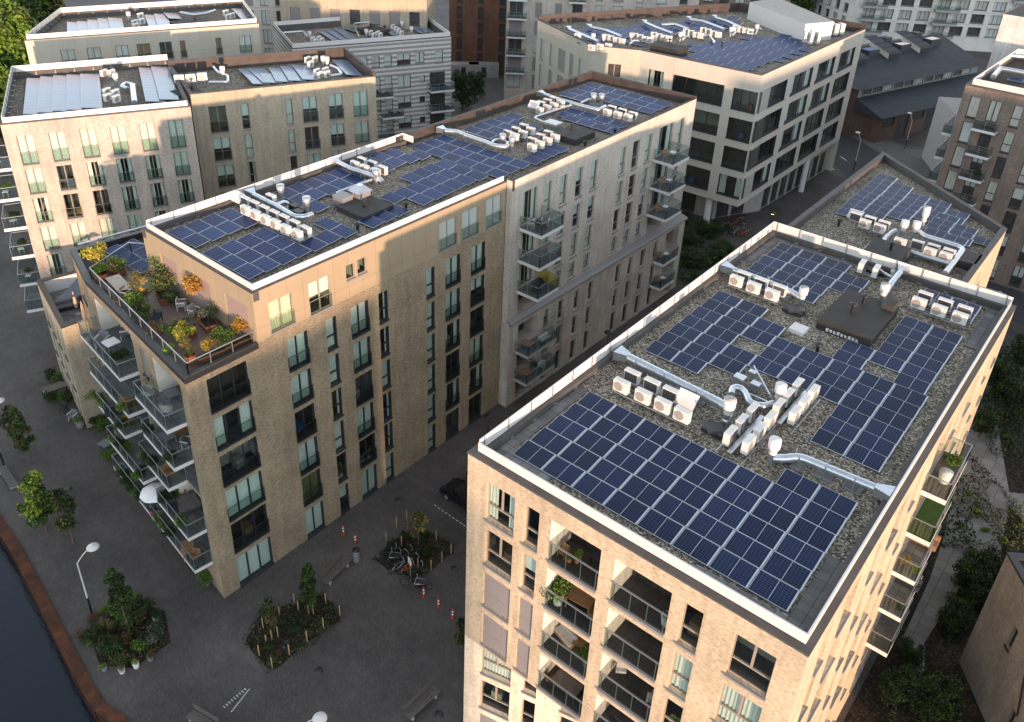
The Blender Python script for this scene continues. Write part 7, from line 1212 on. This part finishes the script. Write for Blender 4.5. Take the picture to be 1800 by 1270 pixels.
# balconies of the brown block
fz = lambda z: z+.005
for x, y, rz, l in ((750, 1000, 2.4, 'left tub chair'), (850, 890, .4, 'rear tub chair'), (885, 1130, 3.6, 'front tub chair')): put(CH, 'tub', *t4(x, y), fz(14.8), rz, 'grey '+l+' on the top right balcony of the brown block', 'tub chairs on the balcony', 1.15)
put(TB, 'grey', *t4(925, 1000), fz(14.8), -.2, 'low grey table between the tub chairs')
for x, y, rz, l in ((375, 590, .5, 'left white framed lounge chair'), (560, 520, -.6, 'right white framed lounge chair')): put(CH, 'white', *t4(x, y), fz(14.8), rz, l+' on the top left balcony', 'white framed lounge chairs', 1.3)
put(TB, 'white', *t4(450, 640), fz(14.8), 0, 'pale table at the corner of the top left balcony', None, 1.3)
p = (-53.3, 20.75, 14.81); o = parasol('fabric_sand', True, 1, 3.0); o.location = p; o['label'] = 'closed salmon parasol on the top left balcony'
m0 = lambda x, y: (x/3.969, 640+y/3.969)
p = gp(*m0(1050, 1080), 2.81); o = parasol('fabric_white', False, 1.0, 2.5); o.location = (p[0], p[1]+.7, 2.81); o['label'] = 'open white parasol over the lowest balcony of the brown block'
put(TB, 'grey', *m0(1170, 540), fz(11.8), 0, 'grey table on the second right balcony of the brown block'); put(SF, 'light', *m0(1270, 480), fz(11.8), -1.7, 'white cushioned sofa on the second right balcony of the brown block', None, .9); put(CH, 'white', *m0(1310, 580), fz(11.8), 2, 'pale chair at the right end of the second right balcony')
put(CH, 'wood', *m0(1215, 770), fz(8.8), 1.2, 'wooden chair on the third right balcony'); put(CH, 'wood', *m0(1170, 785), fz(8.8), 1.6, 'second wooden chair on the third right balcony')
put(TB, 'slate', *m0(1320, 1010), fz(5.8), -.3, 'large square grey table on the fourth right balcony'); put(CH, 'dark', *m0(1210, 1030), fz(5.8), 1.2, 'dark folding chair on the fourth right balcony'); put(SF, 'grey', *m0(1340, 900), fz(5.8), -.2, 'dark bench at the rear of the fourth right balcony', None, .6); put(CH, 'wood', *m0(1270, 925), fz(5.8), 0, 'small round wooden stool on the fourth right balcony', None, .7); planter_ = MB(); planter_.box(-.5, -.2, 0, .5, .2, .35, 'wood_grey'); tag(ob('planter', planter_, None, gp(*m0(1360, 1110), 5.81), 0), 'grey planter box at the corner of the fourth right balcony', 'planter')
put(TB, 'wood', 332, 975, 2.81, -.4, 'wooden table on the lowest balcony'); put(CH, 'wood', 345, 985, 2.81, .5, 'wooden chair on the lowest balcony')
put(SF, 'dark', *m0(800, 350), 8.81, 1.2, 'lounger on the third left balcony', None, .7)
random.seed(5); n_ = 0
for z, pts, nm in ((14.8, ((430, 700), (480, 680), (530, 665), (590, 640)), 'top left balcony front'), (11.8, ((520, 1080), (560, 1055), (600, 1040)), 'second left balcony front'), (8.8, ((290, 985), (330, 1010), (370, 1030), (520, 1230), (560, 1200), (600, 1185)), 'third left balcony'), ):
    for i, (x, y) in enumerate(pts): n_ += 1; SH[random.choice(['green', 'olive', 'dark', 'orange', 'white'])](gp(*t4(x, y+18), z+.25), n_, 'balcony plant '+ORD[i]+' from left, '+nm, 'balcony plants', .75)
for z, pts, nm in ((5.8, ((850, 560), (900, 590), (800, 530), (960, 780), (1000, 760)), 'fourth left balcony'), (8.8, ((1000, 640), (1040, 670), (1060, 690)), 'third right balcony'), (2.8, ((830, 740), (860, 780), (890, 820), (920, 860), (950, 900), (985, 930), (1110, 1080), (1150, 1130), (1190, 1190)), 'long lowest balcony'), (5.8, ((1150, 940), (1190, 920), (1240, 890), (1265, 1100)), 'fourth right balcony'), (11.8, ((1030, 470), (1190, 670)), 'second right balcony')):
    for i, (x, y) in enumerate(pts): n_ += 1; SH[random.choice(['green', 'dark', 'bright', 'dark', 'green'])](gp(*m0(x, y+16), z+.15), n_, 'balcony plant '+ORD[i]+' from left, '+nm, 'balcony plants', .72)
SH['pink'](gp(*m0(1075, 1050), 2.95), 0, 'magenta flowering plant under the white parasol', 'balcony plants', 1.2)
for i, (x, y) in enumerate(((370, 85), (395, 100), (360, 235), (455, 230), (480, 240), (560, 400), (1440, 300), (760, 640), (680, 400), (720, 420))): 
    if x > 1000: potted(365, 1027, 0, 'grey', 'green', 'by the foot of the brown block corner pillar', .9, 1.0); continue
    p = gp(*m0(x, y+20)); SH['green' if i % 2 else 'dark'](p, i, 'plant at ground level in front of the brown and yellow facades, '+ORD[i]+' from the back', 'ground plants at the facade', 1.0)
put(CH, 'white', *m0(515, 390), 0, .4, 'white chair by the wall of the low yellow house', None, 1.1); PT['grey'](gp(*m0(565, 440)), 0, 'black planter tub at the corner of the low yellow house', 'plant pots', 1.4); put(CH, 'dark', *m0(445, 330), 0, .5, 'dark folding chair by the low yellow house')
put(TB, 'grey', *m0(740, 585), 0, .2, 'light box table under the left balconies')
# terrace of the low yellow house
c5 = lambda x, y: (x/3.969, 320+y/3.969)
put(SF, 'grey', *c5(480, 880), 9.01, 1.3, 'grey sofa on the low yellow house terrace'); put(SF, 'dark', *c5(570, 850), 9.01, -.2, 'dark sofa on the low yellow house terrace'); put(CH, 'white', *c5(395, 730), 9.01, 1, 'pale deck chair on the low yellow house terrace'); o = parasol('fabric_sand', True, .7, 2.2); o.location = gp(*c5(545, 925), 9.01); o['label'] = 'small closed sand parasol on the low yellow house terrace'
m = MB(); P = [Vector((*at(*c5(x, y), 11.3)[:2], z)) for x, y, z in ((380, 785, 10.7), (565, 665, 11.5), (600, 775, 11.2))]; m.face(P, 'fabric_slate'); m.face([p-Vector((0, 0, .02)) for p in P[::-1]], 'fabric_slate'); tag(ob('shade_sail', m), 'dark slate shade sail over the low yellow house terrace', 'shade sail')
# loggias of the nearest building
def inlog(P, k, s_, z, dy, rz, label, sc=None): return P[k]((-20.1+s_, 23+dy, z+.01), rz, label, None, sc)
inlog(TB, 'wood', 6.3, 15.88, .95, .1, 'brown wooden table in the second left loggia of the nearest building'); inlog(CH, 'wood', 7.15, 15.88, .9, 1.7, 'wooden folding chair right of the table in that loggia'); inlog(CH, 'dark', 5.5, 15.88, 1.3, .3, 'dark chair behind the brown table, second left loggia')
inlog(SF, 'light', 5.6, 12.93, 1.1, -.3, 'wooden sofa with grey cushions, third left loggia', .8); inlog(TB, 'wood', 6.5, 12.93, 1.1, 0, 'low wooden table in the third left loggia', (.6, .7, .6)); inlog(TB, 'slate', 6.2, 10.0, .9, 0, 'slatted grey dining table in the fourth left loggia'); inlog(SF, 'dark', 9.3, 10.0, 1.2, 0, 'dark sofa in the fourth right loggia', .8); inlog(TB, 'dark', 10.2, 10.0, .8, 0, 'dark table in the fourth right loggia'); inlog(TB, 'dark', 7.0, 18.85, 1.3, 0, 'black table at the back of the top left loggia', .7); inlog(CH, 'wood', 5.3, 18.85, .6, 0, 'round wooden stool in the top left loggia', .7)
def egg():
    o = empty('wire_chair'); o['category'] = 'chair'; m = MB(); n = 26
    for r in (.2, .32, .44): m.tube([(r*cos(2*pi*k/n), -.25*r*r*4+.2, .75+r*1.05*sin(2*pi*k/n)) for k in range(n+1)], .012, 'black', 5, cap=False)
    for k in range(12): a = 2*pi*k/12; m.tube([(0, .2, .75), (.44*cos(a), 0, .75+.46*sin(a))], .008, 'black', 4)
    ob('shell', m, o); c = MB(); c.box(-.22, -.1, .5, .22, .15, .62, 'fabric_light'); c.box(-.2, .08, .62, .2, .16, .95, 'fabric_light'); ob('cushion', c, o)
    for x in (-.2, .2):
        for y in (-.15, .15): g = MB(); g.tube([(0, 0, .4), (x, y, 0)], .012, 'black', 5); ob('leg', g, o)
    return o
EG = Proto(egg); EG((-11.3, 24.0, 12.94), .6, 'round black wire chair at the left of the third right loggia', None, 1.1); EG((-9.6, 23.7, 12.94), -1.2, 'round black wire chair at the right of the third right loggia', None, 1.0)
for s_, z, dy, k, pk, ss, l in ((5.35, 15.9, .45, 'green', 'white', 1.1, 'leafy plant in a big white tub, second left loggia'), (7.2, 12.95, .6, 'green', 'grey', .9, 'broad leaved plant at the right of the third left loggia'), (5.7, 18.87, .5, 'olive', 'small', .5, 'left small plant in the top left loggia'), (6.0, 18.87, .7, 'green', 'small', .5, 'right small plant in the top left loggia'), (10.75, 18.87, .45, 'dark', 'white', .3, 'white pot in the top right loggia'), (5.15, 10.02, .5, 'rust', 'small', .6, 'red plant at the left of the fourth left loggia')):
    PT[pk]((-20.1+s_, 23+dy, z), 0, 'pot of the '+l, 'plant pots', 1.0 if pk != 'small' else 1.0); SH[k]((-20.1+s_, 23+dy, z+(.4 if pk != 'small' else .2)), 1, l, 'potted plants', ss)
# balconies on the right side of the nearest building and elsewhere
PT['white']((-3.0, 41.3, 18.37), 0, 'big cream pot on the top right side balcony', 'plant pots', 1.3); o = put(SF, 'wood', 1640, 945, 12.46, 0, 'wooden bench'); o.location = (-3.0, 43.1, 12.46); o['label'] = 'wooden bench on the third side balcony of the nearest building'; SF['dark']((-3.0, 42.6, 9.51), 0, 'black tufted sofa on the fourth side balcony', None, .8)
SH['lime']((-2.8, 40.4, 12.5), 0, 'pale green plant on the third side balcony', None, .7); SH['orange']((-3.3, 40.6, 12.5), 0, 'dry orange plant on the third side balcony', None, .6); SH['green']((-3.0, 42.9, 18.4), 0, 'green plant behind the cream pot, top side balcony', None, .8); SH['olive']((-2.9, 40.5, 9.55), 0, 'potted plant on the fourth side balcony', None, .6)
CH['white']((-37.6, 52.3, 17.82), .5, 'white garden chair on the top left balcony of the pale wing'); TB['dark']((-37.5, 51.6, 17.82), .2, 'small dark table on the top left balcony of the pale wing', None, .55); m = MB(); m.lathe([(.05, 0), (.05, .7), (.25, .75), (.3, .9), (.1, 1.05)], 'black', n=12); tag(ob('barbecue', m, None, (-37.3, 50.9, 17.82)), 'black kettle barbecue on the top left balcony of the wing', 'barbecue'); CH['metal']((-38.1, 51.0, 17.82), 2, 'folding chair beside the barbecue on the pale wing')
for i, (x, y) in enumerate(((-37.8, 52.2), (-37.4, 51.4))): CH['dark']((x, y, 11.82), i, ['rear', 'front'][i]+' black chair on the reed screened balcony', 'black balcony chairs')
TB['wood']((-38.0, 51.3, 5.87), 0, 'wooden table on the lower left balcony of the pale wing', None, .8); SF['light']((-37.6, 53.3, 5.87), 1.5, 'pale sofa on the lower left balcony of the pale wing', None, .8); SF['wood']((-38.0, 51.2, 2.87), 1.2, 'wooden bench on the lowest left balcony of the pale wing', None, .8); CH['metal']((-37.5, 53.0, 2.87), .4, 'white chair on the lowest left balcony of the pale wing'); SH['bright']((-38.2, 52.8, 3.0), 0, 'bright fern on the lowest left balcony of the pale wing', None, .8)
for i, z in enumerate((17.82, 14.82, 11.82, 5.87, 2.87)): x = -37.9 if z > 9 else -37.6; TB['white']((x, 73.9 if z > 9 else 75.2, z), 0, 'small white table on the far right balcony of the pale wing, '+ORD[i]+' from top', 'tables on the far balconies', .8); CH['wood']((x-.3, 73.0 if z > 9 else 74.4, z), 1, 'chair on the far right balcony of the pale wing, '+ORD[i]+' from top', 'chairs on the far balconies')
m = MB(); m.face(((-37.0, 76.2, 6.9), (-37.0, 76.7, 7.0), (-37.05, 76.4, 6.3)), 'fabric_red'); m.face(((-37.05, 76.2, 6.9), (-37.1, 76.4, 6.3), (-37.05, 76.7, 7.0)), 'fabric_red'); tag(ob('red_flag', m), 'small red cloth hanging on the rail of the far lower balcony', 'flag')
for i, (z, s0) in enumerate(((9.9, 21.5), (6.75, 21.5), (9.8, 12.0), (6.6, 13.8))): p = Vector(CP[0])+Vector(uc)*s0+Vector((uc[1], -uc[0]))*.8; CH['dark']((p.x, p.y, z+.01), i, 'dark chair on the striped building balcony, '+['upper right', 'lower right', 'upper left', 'lower left'][i], 'chairs on the striped building'); TB['dark']((p.x+.6, p.y+.9, z+.01), i, 'dark table on the striped building balcony, '+['upper right', 'lower right', 'upper left', 'lower left'][i], 'tables on the striped building', .6)
for i, z in enumerate((18.2, 15.3, 12.4, 9.45, 6.5)): p = Vector(AP[0])-Vector(na)*1.8-Vector(ua)*1.0; SH[['white', 'green', 'dark', 'dark', 'olive'][i]]((p.x, p.y, z+.2), i, 'potted plant on the far left balcony stack, '+ORD[i]+' from top', 'plants on the far left balconies', .8); TB['white']((p.x+.9, p.y-.5, z), i, 'small table on the far left balcony stack, '+ORD[i]+' from top', 'tables on the far left balconies', .7)
for i, z in enumerate((17.95, 15.0, 12.1, 9.1)): SH[['white', 'white', 'dark', 'pink'][i]]((G0[0]+3.9+.1*i, G0[1]-1.0, z+.3), i, 'flower box plant on the brown grey building balcony, '+ORD[i]+' from top', 'plants on the right edge balconies', .9)

MH = Proto(lambda: tag(ob('manhole_cover', (lambda m: (m.lathe([(.3, 0), (.3, .012), (.0, .013)], 'iron', n=20), m)[1])(MB())), None, 'manhole cover'))
for px, py, l in ((799, 1000, 'beside the bicycle bed near the nearest building'), (771, 1257, 'by the long bench at the bottom edge'), (300, 935, 'in front of the lowest long balcony'), (560, 1180, 'in the open plaza below the staked bed'), (120, 860, 'between the young street trees'), (700, 880, 'in the lane by the brown facade')): MH(gp(px, py, .004), .3, 'round metal manhole cover '+l, 'manhole covers')

ic = MB()
for _ in range(2600):
    a_ = random.uniform(0, 2*pi); r_ = random.random()**.5; c_ = gp(226, 1118); leaf(ic, Vector((c_[0]+cos(a_)*r_*2.6, c_[1]+sin(a_)*r_*2.0, random.random()*.35)), .08*random.uniform(.6, 1.3), random.choice(['leaf_dark', 'leaf_olive', 'leaf_green', 'leaf_rust']))
tag(ob('ground_cover', ic), 'low mixed ground cover filling the garden island', 'ground cover', kind='stuff')
